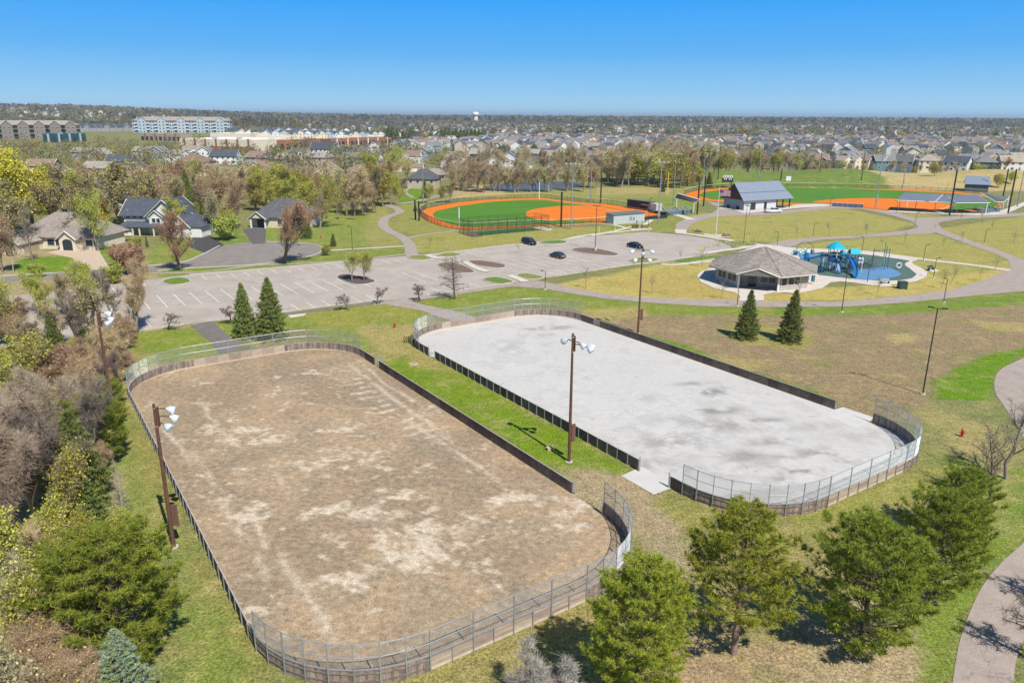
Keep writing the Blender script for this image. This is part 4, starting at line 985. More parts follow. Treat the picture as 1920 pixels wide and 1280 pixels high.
for sd in (1, 2):
    deciduous('willow', 60 + sd, BARKD, TWB, [(LF_YEL, .75), (LF_YG, .25)], 10000, .17, tw=4, kids=(8, 7, 5), up=.12, spread=.65, clear=.2, r0=.035)
    deciduous('bigdark', 64 + sd, BARKD, BARKD, [(LF_OL, .5), (LF_TAN, .5)], 2200, .14, tw=6, kids=(6, 6, 4), up=.12, spread=.7, clear=.25, r0=.035, wob=.25)
    deciduous('gold', 66 + sd, BARK, TWB, [(LF_GOLD, 1)], 5000, .28, tw=3, kids=(8, 6, 4), clear=.1)
    deciduous('redtree', 80 + sd, BARKD, TWR, [(LF_RED, .6), (LF_OL, .4)], 1500, .13, tw=8, kids=(10, 6, 4), up=.4, spread=.52, clear=.1)
    deciduous('ornamental', 84 + sd, BARKD, TWD, [], 0, .1, H=3, tw=5, twl=.28, twr=.007, kids=(7, 5, 4), spread=.75, up=.2, clear=.4, r0=.03)
    deciduous('sapling', 88 + sd, BARK, TWD, [(LF_TAN, 1)], 160, .07, H=4, tw=2, twl=.3, twr=.008, kids=(9, 4, 2), levels=2, spread=.6, up=.4, clear=.4, r0=.012)
    deciduous('birchy', 92 + sd, BARKP, TWG, [(LF_TAN, .5), (LF_GREYG, .5)], 1100, .16, tw=4, twl=.8, twr=.012, kids=(9, 5, 3), spread=.38, up=.5, clear=.3, r0=.013)
    deciduous('pinoak', 96 + sd, BARKD, TWD, [], 0, .1, tw=6, twl=.5, twr=.014, kids=(26, 5, 2), levels=2, lens=(.36, .4, .4), spread=.85, up=.02, clear=.2, r0=.018, wob=.05)
    deciduous('thicket', 100 + sd, TWB, TWB, [(LF_TAN, .45), (LF_OL, .35), (LF_BR, .2)], 1500, .12, H=6, tw=9, twl=.7, twr=.013, kids=(7, 6, 3), fork=6, spread=.6, up=.3, clear=.05, r0=.012)
    deciduous('purple_thicket', 104 + sd, TWG, mat('twig_mauve', (.43, .34, .25), .9, .2, 2, objrand=.12, island=.25), [], 0, .1, H=8, tw=12, twl=.9, twr=.013, kids=(8, 6, 3), fork=8, spread=.26, up=.9, clear=.1, r0=.010)
    deciduous('red_shrub', 108 + sd, TWR, TWR, [(LF_RED, 1)], 900, .12, H=3, tw=8, twl=.5, twr=.012, kids=(5, 4, 3), fork=9, spread=.4, up=.6, clear=.05, r0=.012)
    deciduous('green_shrub', 112 + sd, BARK, TWG, [(LF_YG, .6), (LF_GR, .4)], 3200, .17, H=4, tw=3, twl=.5, twr=.01, kids=(6, 5, 3), fork=5, spread=.6, up=.3, clear=.05, r0=.014)
    deciduous('airy_green', 116 + sd, BARKP, TWG, [(LF_YG, .8), (LF_OL, .2)], 2400, .12, H=7, tw=4, twl=.5, twr=.008, kids=(11, 6, 3), spread=.45, up=.5, clear=.12, r0=.010)
    deciduous('white_shrub', 120 + sd, BARKP, mat('twig_white', (.42, .38, .33), .9, .15, 2, island=.15), [], 0, .1, H=3, tw=6, twl=.35, twr=.008, kids=(6, 5, 4), fork=3, spread=.75, up=.15, clear=.1, r0=.02)
def tuft_np(rs, P_, D, n, L, w_):
    """needle bundles: n thin blades fanning out round each direction"""
    k = len(P_); P_ = np.repeat(P_, n, 0); D = np.repeat(D, n, 0)
    e = D * .55 + rs.normal(size=(k * n, 3)) * .55; e /= np.linalg.norm(e, axis=1, keepdims=True)
    b = np.cross(e, rs.normal(size=(k * n, 3))); b /= np.linalg.norm(b, axis=1, keepdims=True) + 1e-9
    l = L * rs.uniform(.7, 1.15, (k * n, 1)); V = np.stack([P_ - b * w_ / 2, P_ + b * w_ / 2, P_ + e * l], 1).reshape(-1, 3)
    return V, np.arange(3 * k * n).reshape(-1, 3)
def conifer(name, seed, H, prof, nb, droop, bark, mats_, tuft=(5, .3, .04), dens=1.0, clear=.05, per=9, uplift=0.0, gap=0.0, thick=.02):
    """prof(t) -> crown radius at height fraction t"""
    rs = np.random.RandomState(seed); segs = []; Pt, Dt = [], []
    lean = rs.normal(size=2) * .02 * H
    nseg = 8
    for i in range(nseg):
        a, b = i / nseg, (i + 1) / nseg
        segs.append([lean[0] * a * a, lean[1] * a * a, a * H, lean[0] * b * b, lean[1] * b * b, b * H, H * thick * (1 - a) + .01, H * thick * (1 - b) + .008])
    for i in range(nb):
        t = clear + (1 - clear) * ((i + rs.rand()) / nb) ** .95
        if rs.rand() < gap * (1 - t): continue
        az = i * 2.39996 + rs.uniform(-.3, .3); L = prof(t) * rs.uniform(.72, 1.18)
        d = np.array([math.cos(az), math.sin(az), -droop * (1 - t) + .45 * t + uplift]); d /= np.linalg.norm(d)
        p = np.array([lean[0] * t * t, lean[1] * t * t, t * H]); k = 4; pts = [p]
        for j in range(k):
            d = d + np.array([0, 0, .10 + uplift * .25]) + rs.normal(size=3) * .05; d /= np.linalg.norm(d); q = pts[-1] + d * L / k
            rr = .010 * H ** .5 * (1 - j / k) * (1.25 - t) + .006
            segs.append([*pts[-1], *q, rr, rr * .7]); pts.append(q)
        side = np.cross(d, [0, 0, 1.]); side /= np.linalg.norm(side) + 1e-9
        m = max(3, int(per * L * dens))
        for j in range(m):
            s = rs.uniform(.18, 1.0) ** .75
            if uplift > 0: s = min(1.0, (round(s * 5) + .35) / 5 + rs.normal() * .035)
            s = max(.05, s); ii = min(int(s * k), k - 1); f = s * k - ii; q = pts[ii] * (1 - f) + pts[ii + 1] * f
            sl = (1 - s) * L * .42 + .10 * L ** .5; sg = 1 if j % 2 else -1
            e = d * .6 + side * sg * rs.uniform(.3, 1) + np.array([0, 0, rs.normal() * .18 + uplift * .3]); e /= np.linalg.norm(e)
            x = rs.uniform(.15, 1) if uplift <= 0 else rs.choice((.3, .65, 1.0)) + rs.normal() * .06
            Pt.append(q + e * sl * x); Dt.append(e * .8 + np.array([0, 0, .35]))
    Pt = np.array(Pt); Dt = np.array(Dt); Dt /= np.linalg.norm(Dt, axis=1, keepdims=True)
    n, L, w_ = tuft; V, T = tuft_np(rs, Pt, Dt, n, L, w_)
    segs = np.array(segs); z = max(V[:, 2].max(), H); kk = 1 / z
    TV, TQ = tubes_np(segs[:nseg], 7); tm = mesh_np('trunk', TV * kk, TQ, bark, smooth=True)
    BV, BQ = tubes_np(segs[nseg:], 3)
    grp = np.repeat(rs.randint(0, len(mats_), len(Pt)), n) + 1
    cm = mesh_np('crown', np.concatenate([BV, V]) * kk, [BQ, T + len(BV)], [bark] + list(mats_), np.concatenate([np.zeros(len(BQ), int), grp]))
    PROTO.setdefault(name, []).append((tm, cm))
def prof_pine(R_):
    return lambda t: R_ * (math.sin(math.pi * min(1, t * .82 + .16)) ** .7) * (1.0 if t < .7 else 1.0 - (t - .7) * 1.6)
for sd in (1, 2):
    conifer('pine', 200 + sd, 6.5, prof_pine(2.7), 125, .05, BARKD, [ND_DK, ND_DK, ND_PINE], (16, .26, .034), 1.0, .04, 12, .12)
    conifer('tall_pine', 210 + sd, 9.0, lambda t: 3.0 * math.sin(math.pi * min(1, t * .85 + .1)) ** .8 + .2, 190, .05, BARKD, [ND_PINE, ND_PINE2, ND_PINE2], (15, .26, .036), 1.0, .06, 12, .10, gap=.15)
    conifer('open_pine', 220 + sd, 8.5, lambda t: 3.1 * math.sin(math.pi * min(1, t * .75 + .22)) ** .8, 120, .05, mat('bark_pine', (.24, .17, .13), .9, .25, 3), [ND_PINE, ND_PINE2], (15, .26, .036), 1.0, .2, 11, .16, gap=.25)
    conifer('spruce', 230 + sd, 8.0, lambda t: 2.15 * (1 - t) ** .85 + .1, 300, .28, BARKD, [ND_SPR, ND_SPR, ND_SPG], (7, .26, .06), 1.0, .02, 11)
    conifer('blue_spruce', 240 + sd, 7.0, lambda t: 2.3 * (1 - t) ** .85 + .1, 260, .22, BARKD, [ND_BLUE, ND_BLUE, ND_SPG], (9, .22, .045), 1.0, .02, 12)
    conifer('bright_spruce', 250 + sd, 8.0, lambda t: 2.2 * (1 - t) ** .8 + .1, 300, .25, BARKD, [ND_SPG, ND_SPG, ND_SPR], (8, .26, .05), 1.0, .02, 11)
    conifer('far_spruce', 260 + sd, 9.0, lambda t: 2.3 * (1 - t) ** .8 + .12, 90, .25, BARKD, [ND_SPR, ND_SPG], (5, .75, .20), .55, .02, 9)
    conifer('dead_spruce', 270 + sd, 6.0, lambda t: 1.5 * (1 - t) ** .8 + .1, 130, .25, BARKP, [ND_DEAD], (3, .14, .015), .8, .02, 7)
# light trees for the middle distance: fewer, larger faces
def mid(name, seed, leafm, n, size, R_=.36, bark=BARK, twm=TWG, shape=1.0, tw=2, base=.18, twr=.023):
    rs = np.random.RandomState(seed); H = 10
    segs, tips = skeleton(rs, H, kids=(7, 5), levels=2, lens=(.5, .5), up=.3, clear=.18, spread=.5)
    t = twigs(rs, tips, tw * 3, 1.4, twr)
    cl = rs.normal(size=(26, 3)); cl /= np.linalg.norm(cl, axis=1, keepdims=True); cl *= rs.uniform(.35, .9, (26, 1))
    lv = []
    for m_, f in leafm:
        k = int(n * f); c = cl[rs.randint(0, 26, k)] + rs.normal(size=(k, 3)) * .22
        c = c * np.array([R_ * H, R_ * H, (1 - base) / 2 * H * shape]) + np.array([0, 0, H * (base + (1 - base) / 2)]); c = c[c[:, 2] > .4]
        lv.append(leaves_np(c, size, rs))
    finish(name, segs, t, lv, bark, twm, [m_ for m_, f in leafm], H, 5)
for sd in (1, 2, 3):
    mid('mid_olive', 300 + sd, [(LF_OL, .6), (LF_YG, .4)], 1500, .30, tw=4); mid('mid_brown', 310 + sd, [(LF_BR, .5), (LF_TAN, .5)], 800, .25, twm=TWB, tw=8)
    mid('mid_bare', 320 + sd, [(LF_GREYG, .3), (LF_TAN, .7)], 450, .22, tw=9); mid('mid_green', 330 + sd, [(LF_YG, .7), (LF_GR, .3)], 1700, .30, tw=4)
    mid('mid_yellow', 340 + sd, [(LF_YEL, 1)], 1300, .45, R_=.42, bark=BARKD); mid('mid_red', 350 + sd, [(LF_RED, .6), (LF_OL, .4)], 900, .26, twm=TWR, tw=7)
    mid('mid_tall', 360 + sd, [(LF_OL, .4), (LF_TAN, .6)], 600, .24, R_=.2, bark=BARKP, tw=8); mid('mid_gold', 370 + sd, [(LF_GOLD, 1)], 1200, .5, R_=.45, base=.1)

LOOKS = {'open_bare': ('open bare tree', 'tree'), 'bare': ('bare grey-brown tree', 'tree'), 'bare_fine': ('fine-twigged brown tree not yet in leaf', 'tree'), 'budding': ('budding olive-tan tree', 'tree'), 'olive': ('bushy olive-green tree', 'tree'),
         'brownbud': ('brown budding tree', 'tree'), 'fresh': ('yellow-green tree in fresh leaf', 'tree'), 'willow': ('bright yellow willow with dark limbs', 'tree'), 'bigdark': ('large dark-limbed sparse tree', 'tree'),
         'gold': ('golden-yellow round tree', 'tree'), 'redtree': ('reddish budding tree', 'tree'), 'ornamental': ('small bare ornamental tree', 'tree'), 'sapling': ('thin young bare tree', 'tree'), 'birchy': ('slim pale-barked tree', 'tree'),
         'pinoak': ('bare conical oak', 'tree'), 'thicket': ('tangled tan-brown bush', 'bush'), 'purple_thicket': ('tall mauve-grey bare thicket', 'bush'), 'red_shrub': ('red-stemmed shrub', 'bush'), 'green_shrub': ('yellow-green leafy shrub', 'bush'),
         'airy_green': ('airy young tree with yellow-green leaves', 'tree'), 'white_shrub': ('bare whitish shrub', 'bush'), 'pine': ('broad bushy pine', 'pine tree'), 'tall_pine': ('tall full pine', 'pine tree'), 'open_pine': ('open-crowned pine with bare lower trunk', 'pine tree'),
         'spruce': ('dark green spruce', 'spruce tree'), 'blue_spruce': ('blue-grey spruce', 'spruce tree'), 'bright_spruce': ('bright green dense spruce', 'spruce tree'), 'far_spruce': ('dark pointed spruce', 'spruce tree'), 'dead_spruce': ('dead grey spruce', 'spruce tree'),
         'mid_olive': ('bushy olive tree', 'tree'), 'mid_brown': ('brown budding tree', 'tree'), 'mid_bare': ('bare grey tree', 'tree'), 'mid_green': ('light green tree', 'tree'), 'mid_yellow': ('yellow-green willow', 'tree'), 'mid_red': ('reddish tree', 'tree'),
         'mid_tall': ('slim tall pale tree', 'tree'), 'mid_gold': ('bright golden tree', 'tree')}
NAMES = {'tree': 'tree', 'bush': 'shrub', 'pine tree': 'pine_tree', 'spruce tree': 'spruce_tree'}
def plant(kind, b, h, wscale=1.0, label=None, group=None, v=None, look=None):
    lk, cat = LOOKS[kind]; pr = PROTO[kind]; tm, cm = pr[v % len(pr) if v is not None else rnd.randrange(len(pr))]
    s = 'budding_tree' if 'bud' in kind else 'tree'
    root = thing(NAMES[cat], label, cat, b, rnd.uniform(0, 6.28), group, look or lk); root.scale = (h * wscale, h * wscale, h)
    o = inst('trunk' if cat != 'bush' else 'stems', tm, root)
    if cm is not None: o = inst('crown', cm, root)
    return root
def tree(kind, bx, by, ty, ws=1.0, label=None, group=None, v=None, look=None):
    b = PT(bx, by); return plant(kind, b, height(b, ty), ws, label, group, v, look)
# ------------------------------------------------------------------ trees set out
# foreground
tree('tall_pine', 1190, 1330, 1040, 1.0, 'full yellow-green pine in front of the dirt rink near corner at the bottom', v=0)
tree('open_pine', 1375, 1225, 938, 1.12, 'open-crowned pine with bare lower trunk, right of the bottom centre pine', v=0)
tree('pine', 1612, 1215, 966, 1.12, 'broad dark bushy pine, middle of the pines below the concrete rink', v=0)
tree('pine', 1750, 1120, 918, .95, 'broad pine touching the bushy middle pine on its right side', v=1)
tree('pine', 1796, 1015, 872, .98, 'broad pine nearest the concrete rink corner beside two bare trees', v=0)
tree('open_bare', 1856, 942, 812, 1.1, 'small bare tree just right of the pine at the concrete rink corner', v=1)
tree('open_bare', 1886, 897, 762, 1.3, 'larger bare tree at the right edge beside the curved path', v=2)
tree('ornamental', 1968, 1262, 1150, 1.1, 'bare tree just outside the right edge casting branch shadows on the path', v=0); tree('ornamental', 1985, 1130, 1040, 1.1, 'bare tree beyond the right edge shading the upper path', v=1)
tree('pine', 232, 1240, 985, 1.18, 'large bushy pine at the left edge beside the fence of the dirt rink', v=1)
tree('pine', 150, 1190, 1030, .95, 'pine merging into the left side of the large left-edge pine', v=0)
tree('blue_spruce', 238, 1345, 1182, 1.15, 'pale blue-green spruce at the bottom left corner', v=0)
tree('dead_spruce', 229, 950, 858, .85, 'dead grey leafless spruce on the grass left of the dirt rink', v=0)
tree('white_shrub', 1000, 1350, 1225, .9, 'bare whitish branching shrub at the bottom centre', v=0)
tree('white_shrub', 1045, 1375, 1240, .8, 'bare whitish shrub half under the bottom centre pine', v=1)
tree('bright_spruce', 462, 632, 528, .95, 'left of two green spruces beyond the far boards of the dirt rink', v=0)
tree('bright_spruce', 510, 634, 517, 1.05, 'right of two green spruces beyond the far boards of the dirt rink', v=1)
tree('spruce', 1399, 634, 541, 1.0, 'left of two spruces standing alone on the brown field', v=0)
tree('spruce', 1480, 640, 541, 1.0, 'right of two spruces standing alone on the brown field', v=1)
tree('fresh', 660, 527, 463, 1.05, 'round yellow-green tree in the mulch island of the parking lot', v=0)
tree('fresh', 682, 526, 466, 1.0, 'second stem tree crowding the right side of the mulch island tree', v=1)
tree('pinoak', 853, 561, 478, 1.0, 'bare upright conical oak on the grass edge of the parking lot', v=0)
for i, (bx, by, ty) in enumerate([(655, 582, 552), (708, 571, 540), (787, 562, 530), (432, 606, 572), (317, 618, 584)]):
    tree('ornamental', bx, by, ty, 1.25, ['small bare ornamental tree right of the two green spruces by the lot', 'small bare ornamental tree at the left corner of the rink footpath', 'small bare ornamental tree between rink footpath and bare oak',
         'small bare ornamental tree just left of the two green spruces', 'small bare ornamental tree on the lawn corner left of the dark footpath'][i], v=i)
tree('bare_fine', 254, 628, 478, 1.05, 'large fan-shaped bare tree at the left corner of the parking lot', v=0)
tree('redtree', 533, 493, 366, 1.15, 'reddish budding tree with short trunk on the cul-de-sac verge', v=0)
tree('redtree', 340, 507, 386, 1.15, 'sparse red-brown tree in front of the white house with slate roofs', v=1)
tree('spruce', 575, 447, 393, .9, 'dark green spruce at the corner of the dark-roofed cottage', v=0)
tree('spruce', 625, 462, 437, 1.1, 'small dark conifer on the lawn right of the cul-de-sac', v=1); tree('green_shrub', 611, 479, 456, 1.0, 'small leafy staked tree at the right edge of the cul-de-sac', v=0)
for i, (bx, by, ty) in enumerate([(1099, 541, 496), (1222, 550, 513), (1189, 505, 486), (1276, 490, 466), (1317, 500, 460), (1352, 560, 523), (1500, 556, 517), (1644, 553, 514), (1765, 541, 500), (1837, 527, 500), (1556, 440, 415), (1492, 446, 422),
                                  (1625, 444, 413), (1695, 458, 432), (1767, 463, 442), (1841, 421, 388), (1901, 458, 430), (1865, 508, 478), (1781, 535, 497), (1654, 462, 445), (972, 475, 455), (806, 466, 440), (890, 449, 430), (1411, 462, 440), (1347, 470, 452), (1860, 435, 412), (1802, 455, 430)]):
    tree('sapling', bx, by, ty, 1.1)
LB = [  # brush left of the dirt rink: kind, base x, base y, top y, width
 ('budding', 60, 690, 590, 1.1), ('bare', 150, 660, 560, 1.2), ('thicket', 20, 640, 560, 1.2), ('thicket', 205, 690, 610, 1.2), ('thicket', 110, 740, 640, 1.3), ('thicket', 180, 760, 665, 1.2), ('thicket', 225, 655, 590, 1.2),
 ('airy_green', 40, 770, 640, 1.1), ('budding', 120, 640, 550, 1.2), ('fresh', 70, 600, 530, 1.1), ('thicket', 200, 725, 650, 1.1), ('thicket', 245, 640, 600, 1.2), ('olive', 150, 700, 630, 1.0), ('bare', 90, 680, 600, 1.2),
 ('budding', 20, 640, 520, 1.0), ('bare_fine', 150, 640, 530, 1.0), ('spruce', 104, 660, 588, 1.1), ('spruce', 162, 665, 610, 1.2), ('airy_green', 40, 760, 610, 1.1), ('fresh', 25, 640, 505, .9), ('fresh', 75, 590, 500, 1.0), ('fresh', 10, 575, 490, 1.0),
 ('fresh', 190, 585, 478, .9), ('fresh', 155, 565, 490, .8), ('budding', 120, 590, 500, 1.0), ('bare', 215, 620, 505, .9), ('bigdark', 185, 650, 520, .9), ('thicket', 15, 720, 640, 1.1), ('purple_thicket', 60, 960, 735, 1.0), ('purple_thicket', 20, 900, 700, 1.0), ('purple_thicket', 100, 880, 700, .9),
 ('purple_thicket', 10, 1010, 790, .9), ('purple_thicket', 150, 830, 700, .8), ('spruce', 150, 940, 765, 1.3), ('bare', 130, 960, 760, 1.2), ('airy_green', 120, 1010, 840, 1.1), ('bare', 175, 900, 720, 1.1), ('pine', 190, 870, 735, 1.1), ('spruce', 170, 990, 880, 1.3), ('budding', 95, 900, 740, 1.0), ('pine', 200, 800, 705, 1.1), ('budding', 155, 820, 700, 1.1), ('bare', 210, 770, 660, 1.0),
 ('airy_green', 70, 1130, 930, 1.0), ('airy_green', 140, 1080, 930, .9), ('airy_green', 20, 1180, 960, 1.0), ('airy_green', 190, 1060, 940, .9), ('airy_green', 30, 1290, 1070, 1.0), ('airy_green', 20, 1400, 1180, 1.0), ('airy_green', 215, 1040, 950, 1.1),
 ('thicket', 80, 1180, 1060, 1.1), ('thicket', 100, 1290, 1130, 1.1), ('thicket', 140, 1340, 1200, 1.0), ('thicket', 60, 1390, 1240, 1.0), ('thicket', 30, 1100, 990, 1.1), ('birchy', 60, 1240, 1000, .9), ('thicket', 170, 1110, 1020, 1.0), ('thicket', 215, 1110, 1010, .8), ('birchy', 100, 1370, 1100, .9),
 ('thicket', 5, 830, 720, 1.1), ('green_shrub', 165, 900, 840, .9), ('thicket', 190, 900, 820, .9), ('thicket', 110, 860, 760, 1.2), ('green_shrub', 70, 520, 490, 1.3), ('green_shrub', 155, 530, 485, 1.2), ('green_shrub', 215, 530, 488, 1.2), ('red_shrub', 240, 515, 455, 1.2), ('red_shrub', 228, 500, 455, 1.2), ('red_shrub', 256, 505, 465, 1.1),
]
for k, bx, by, ty, ws in LB: tree(k, bx, by, ty, ws)
LM = [  # wood behind the cul-de-sac and the houses at the left
 ('willow', 25, 440, 268, 1.15), ('willow', 62, 430, 300, 1.0), ('bigdark', 95, 440, 300, 1.05), ('bigdark', 20, 480, 330, 1.0), ('budding', 130, 400, 292, 1.1), ('olive', 165, 420, 310, 1.0), ('brownbud', 150, 395, 300, 1.1), ('bigdark', 165, 460, 320, 1.0), ('bigdark', 232, 420, 288, 1.15), ('bigdark', 282, 410, 295, 1.0),
 ('fresh', 185, 470, 355, .95), ('gold', 192, 455, 372, .8), ('olive', 100, 400, 300, 1.0), ('brownbud', 5, 510, 400, .9), ('spruce', 15, 470, 380, .9), ('fresh', 12, 440, 345, .9), ('birchy', 25, 510, 420, .9), ('open_bare', 62, 492, 385, .8),
 ('brownbud', 258, 395, 310, 1.1), ('olive', 210, 400, 305, 1.0), ('bare_fine', 300, 400, 312, 1.0), ('brownbud', 325, 410, 310, 1.1), ('budding', 345, 415, 320, 1.0), ('spruce', 357, 405, 316, .8), ('spruce', 372, 410, 330, .8), ('olive', 338, 440, 365, .9), ('spruce', 385, 435, 380, 1.1), ('redtree', 332, 400, 300, 1.0),
 ('bare_fine', 300, 390, 300, 1.0), ('brownbud', 410, 430, 330, 1.0), ('birchy', 400, 440, 340, 1.1), ('bare_fine', 440, 430, 330, 1.0), ('fresh', 432, 445, 385, 1.0), ('green_shrub', 425, 450, 395, 1.1), ('fresh', 376, 432, 375, .9), ('brownbud', 385, 400, 315, 1.1), ('brownbud', 430, 390, 308, 1.2),
 ('spruce', 481, 385, 332, .8), ('olive', 500, 385, 308, 1.1), ('olive', 525, 390, 300, 1.1), ('olive', 552, 395, 305, 1.1), ('olive', 580, 395, 315, 1.0), ('olive', 510, 400, 330, 1.0), ('olive', 545, 400, 325, 1.0), ('redtree', 590, 405, 318, .9), ('fresh', 600, 428, 325, .9), ('birchy', 601, 428, 345, .8), ('olive', 570, 410, 335, 1.0),
 ('olive', 615, 400, 318, 1.0), ('fresh', 640, 400, 330, .9), ('brownbud', 650, 405, 310, 1.1), ('brownbud', 680, 400, 305, 1.1), ('bare_fine', 665, 405, 320, 1.0), ('bare', 700, 398, 315, 1.0), ('brownbud', 705, 400, 330, 1.0), ('brownbud', 632, 400, 340, 1.0), ('olive', 718, 388, 300, 1.0), ('fresh', 733, 385, 310, .9), ('olive', 745, 385, 325, .8),
 ('redtree', 718, 375, 290, .9), ('fresh', 700, 350, 275, 1.2), ('fresh', 725, 345, 268, 1.2), ('spruce', 690, 355, 300, 1.0), ('bare', 636, 412, 378, .9), ('bare', 664, 412, 375, .9), ('ornamental', 613, 410, 380, 1.3), ('bare', 685, 405, 370, .9), ('olive', 478, 395, 320, 1.0), ('brownbud', 460, 375, 315, 1.1), ('fresh', 805, 382, 340, 1.1), ('fresh', 825, 380, 345, 1.1), ('spruce', 797, 372, 335, .9),
 ('budding', 845, 380, 330, 1.0), ('spruce', 779, 396, 382, 1.2), ('green_shrub', 258, 462, 440, 1.0), ('bare', 395, 330, 300, 1.3), ('spruce', 276, 463, 442, .6),
]
for k, bx, by, ty, ws in LM: tree(k, bx, by, ty, ws)
for q in range(70):
    x = rnd.uniform(-10, 765); by = rnd.uniform(338, 398) + (20 if x < 200 else 0)
    if 205 < x < 345 and by > 385 or 455 < x < 590 and by > 395: by = 375
    pp_ = PT(x, by); kd = rnd.choice(['mid_brown', 'mid_bare', 'mid_olive', 'mid_tall', 'mid_brown', 'mid_green', 'mid_bare', 'mid_red' if q % 3 == 0 else 'mid_olive'])
    plant(kd, pp_, rnd.uniform(8, 13), rnd.uniform(.9, 1.2))
# slim wood behind the left ballfield and the slope (a band of many stems)
bx = 850
while bx < 1330:
    for q in range(2):
        x = bx + rnd.uniform(-6, 6); by = 362 - (x - 850) * .02 - rnd.uniform(0, 22)
        if 905 < x < 1095 and by > 338: by = rnd.choice((rnd.uniform(357.5, 361), rnd.uniform(357.5, 361), rnd.uniform(330, 338)))
        kind = rnd.choice(['birchy', 'mid_tall', 'mid_bare', 'mid_bare', 'mid_tall', 'birchy', 'mid_olive' if x > 1060 else 'mid_tall', 'brownbud'])
        tree(kind, x, by, by - rnd.uniform(46, 68) - (16 if x > 1150 else 0), rnd.uniform(.8, 1.1))
    bx += 10
for (x, by, ty, k) in [(1190, 345, 275, 'mid_olive'), (1215, 348, 272, 'mid_olive'), (1240, 345, 276, 'mid_green'), (1165, 340, 280, 'mid_bare'), (1250, 352, 290, 'mid_olive'), (1302, 345, 300, 'mid_green'), (1310, 348, 315, 'olive'), (1295, 350, 322, 'mid_red'), (1243, 360, 340, 'spruce'), (1329, 352, 322, 'spruce'), (1262, 328, 290, 'mid_olive'), (1140, 338, 290, 'mid_green')]:
    tree(k, x, by, ty, 1.0)
bx = 1285
while bx < 1925:
    x = bx + rnd.uniform(-7, 7); y0 = float(np.interp(x, [1285, 1440, 1560, 1620, 1700, 1800, 1925], [316, 314, 322, 328, 325, 330, 350])) - 3
    p = PT(x, y0); d = rnd.uniform(425, 455); s = d / p.y; px_ = p.x * s
    h = rnd.uniform(10, 15) if x < 1520 else rnd.uniform(4.5, 8)
    kind = rnd.choice(['mid_olive', 'mid_bare', 'mid_tall', 'mid_bare', 'mid_brown', 'mid_tall'] if x < 1760 else ['mid_bare', 'mid_brown', 'mid_olive', 'mid_bare'])
    plant(kind, Vector((px_, d, float(terrain(px_, d)))), h, rnd.uniform(.8, 1.2)); bx += 9 if x < 1560 else 17
tree('mid_gold', 1358, 296, 277, 1.3, 'bright golden tree left of the tall pole behind the green slope'); tree('mid_gold', 1692, 262, 247, 1.3, 'bright golden tree among the far houses at the right'); tree('mid_gold', 1390, 252, 236, 1.4, 'distant golden-green tree on the horizon wood')
tree('spruce', 1513, 310, 285, 1.0); tree('mid_olive', 1752, 330, 300, 1.2); tree('mid_olive', 1872, 352, 322, 1.2); tree('mid_green', 1895, 345, 318, 1.1)
Z = Vector((0, 0, 1))
GLASS = mat('dark_glass', (.03, .04, .05), .12, 0); WHITE = mat('trim_white', (.72, .71, .68), .6, .05, 2)
# ------------------------------------------------------------------ concrete surround and rubber play surface
sheet('concrete_apron', [(1307, 518), (1314, 509), (1335, 503), (1380, 475), (1425, 459), (1475, 464), (1540, 467), (1590, 470), (1640, 474), (1700, 482), (1722, 487), (1710, 491), (1712, 496), (1725, 501), (1739, 510),
                       (1737, 519), (1718, 528), (1690, 533), (1640, 536), (1600, 530), (1575, 528), (1557, 530), (1541, 541), (1500, 550), (1450, 549), (1432, 553), (1432, 564), (1386, 564), (1388, 556), (1378, 549), (1340, 541), (1314, 529)], .07, CONC)
sheet('rubber_surface', [(1498, 479), (1540, 473), (1610, 476), (1656, 482), (1687, 486), (1706, 489.5), (1697, 494), (1697, 498), (1706, 504), (1719, 515), (1710, 522), (1689, 526), (1651, 527), (1606, 524), (1576, 521), (1535, 516), (1523, 506), (1502, 492)], .09,
      mat('rubber_green', (.085, .135, .115), .85, .18, .8, fine=.15, fscale=12))
sheet('rubber_surface', [(1602, 508), (1625, 505), (1648, 501), (1665, 502), (1688, 512), (1681, 519), (1644, 525), (1613, 525), (1600, 519)], .10, mat('rubber_blue', (.11, .23, .40), .8, .14, .8, fine=.12, fscale=12), smooth=3)
sheet('rubber_surface', [(1500, 480), (1530, 477), (1545, 481), (1530, 485), (1505, 486)], .10, MATS['rubber_blue'], smooth=2)

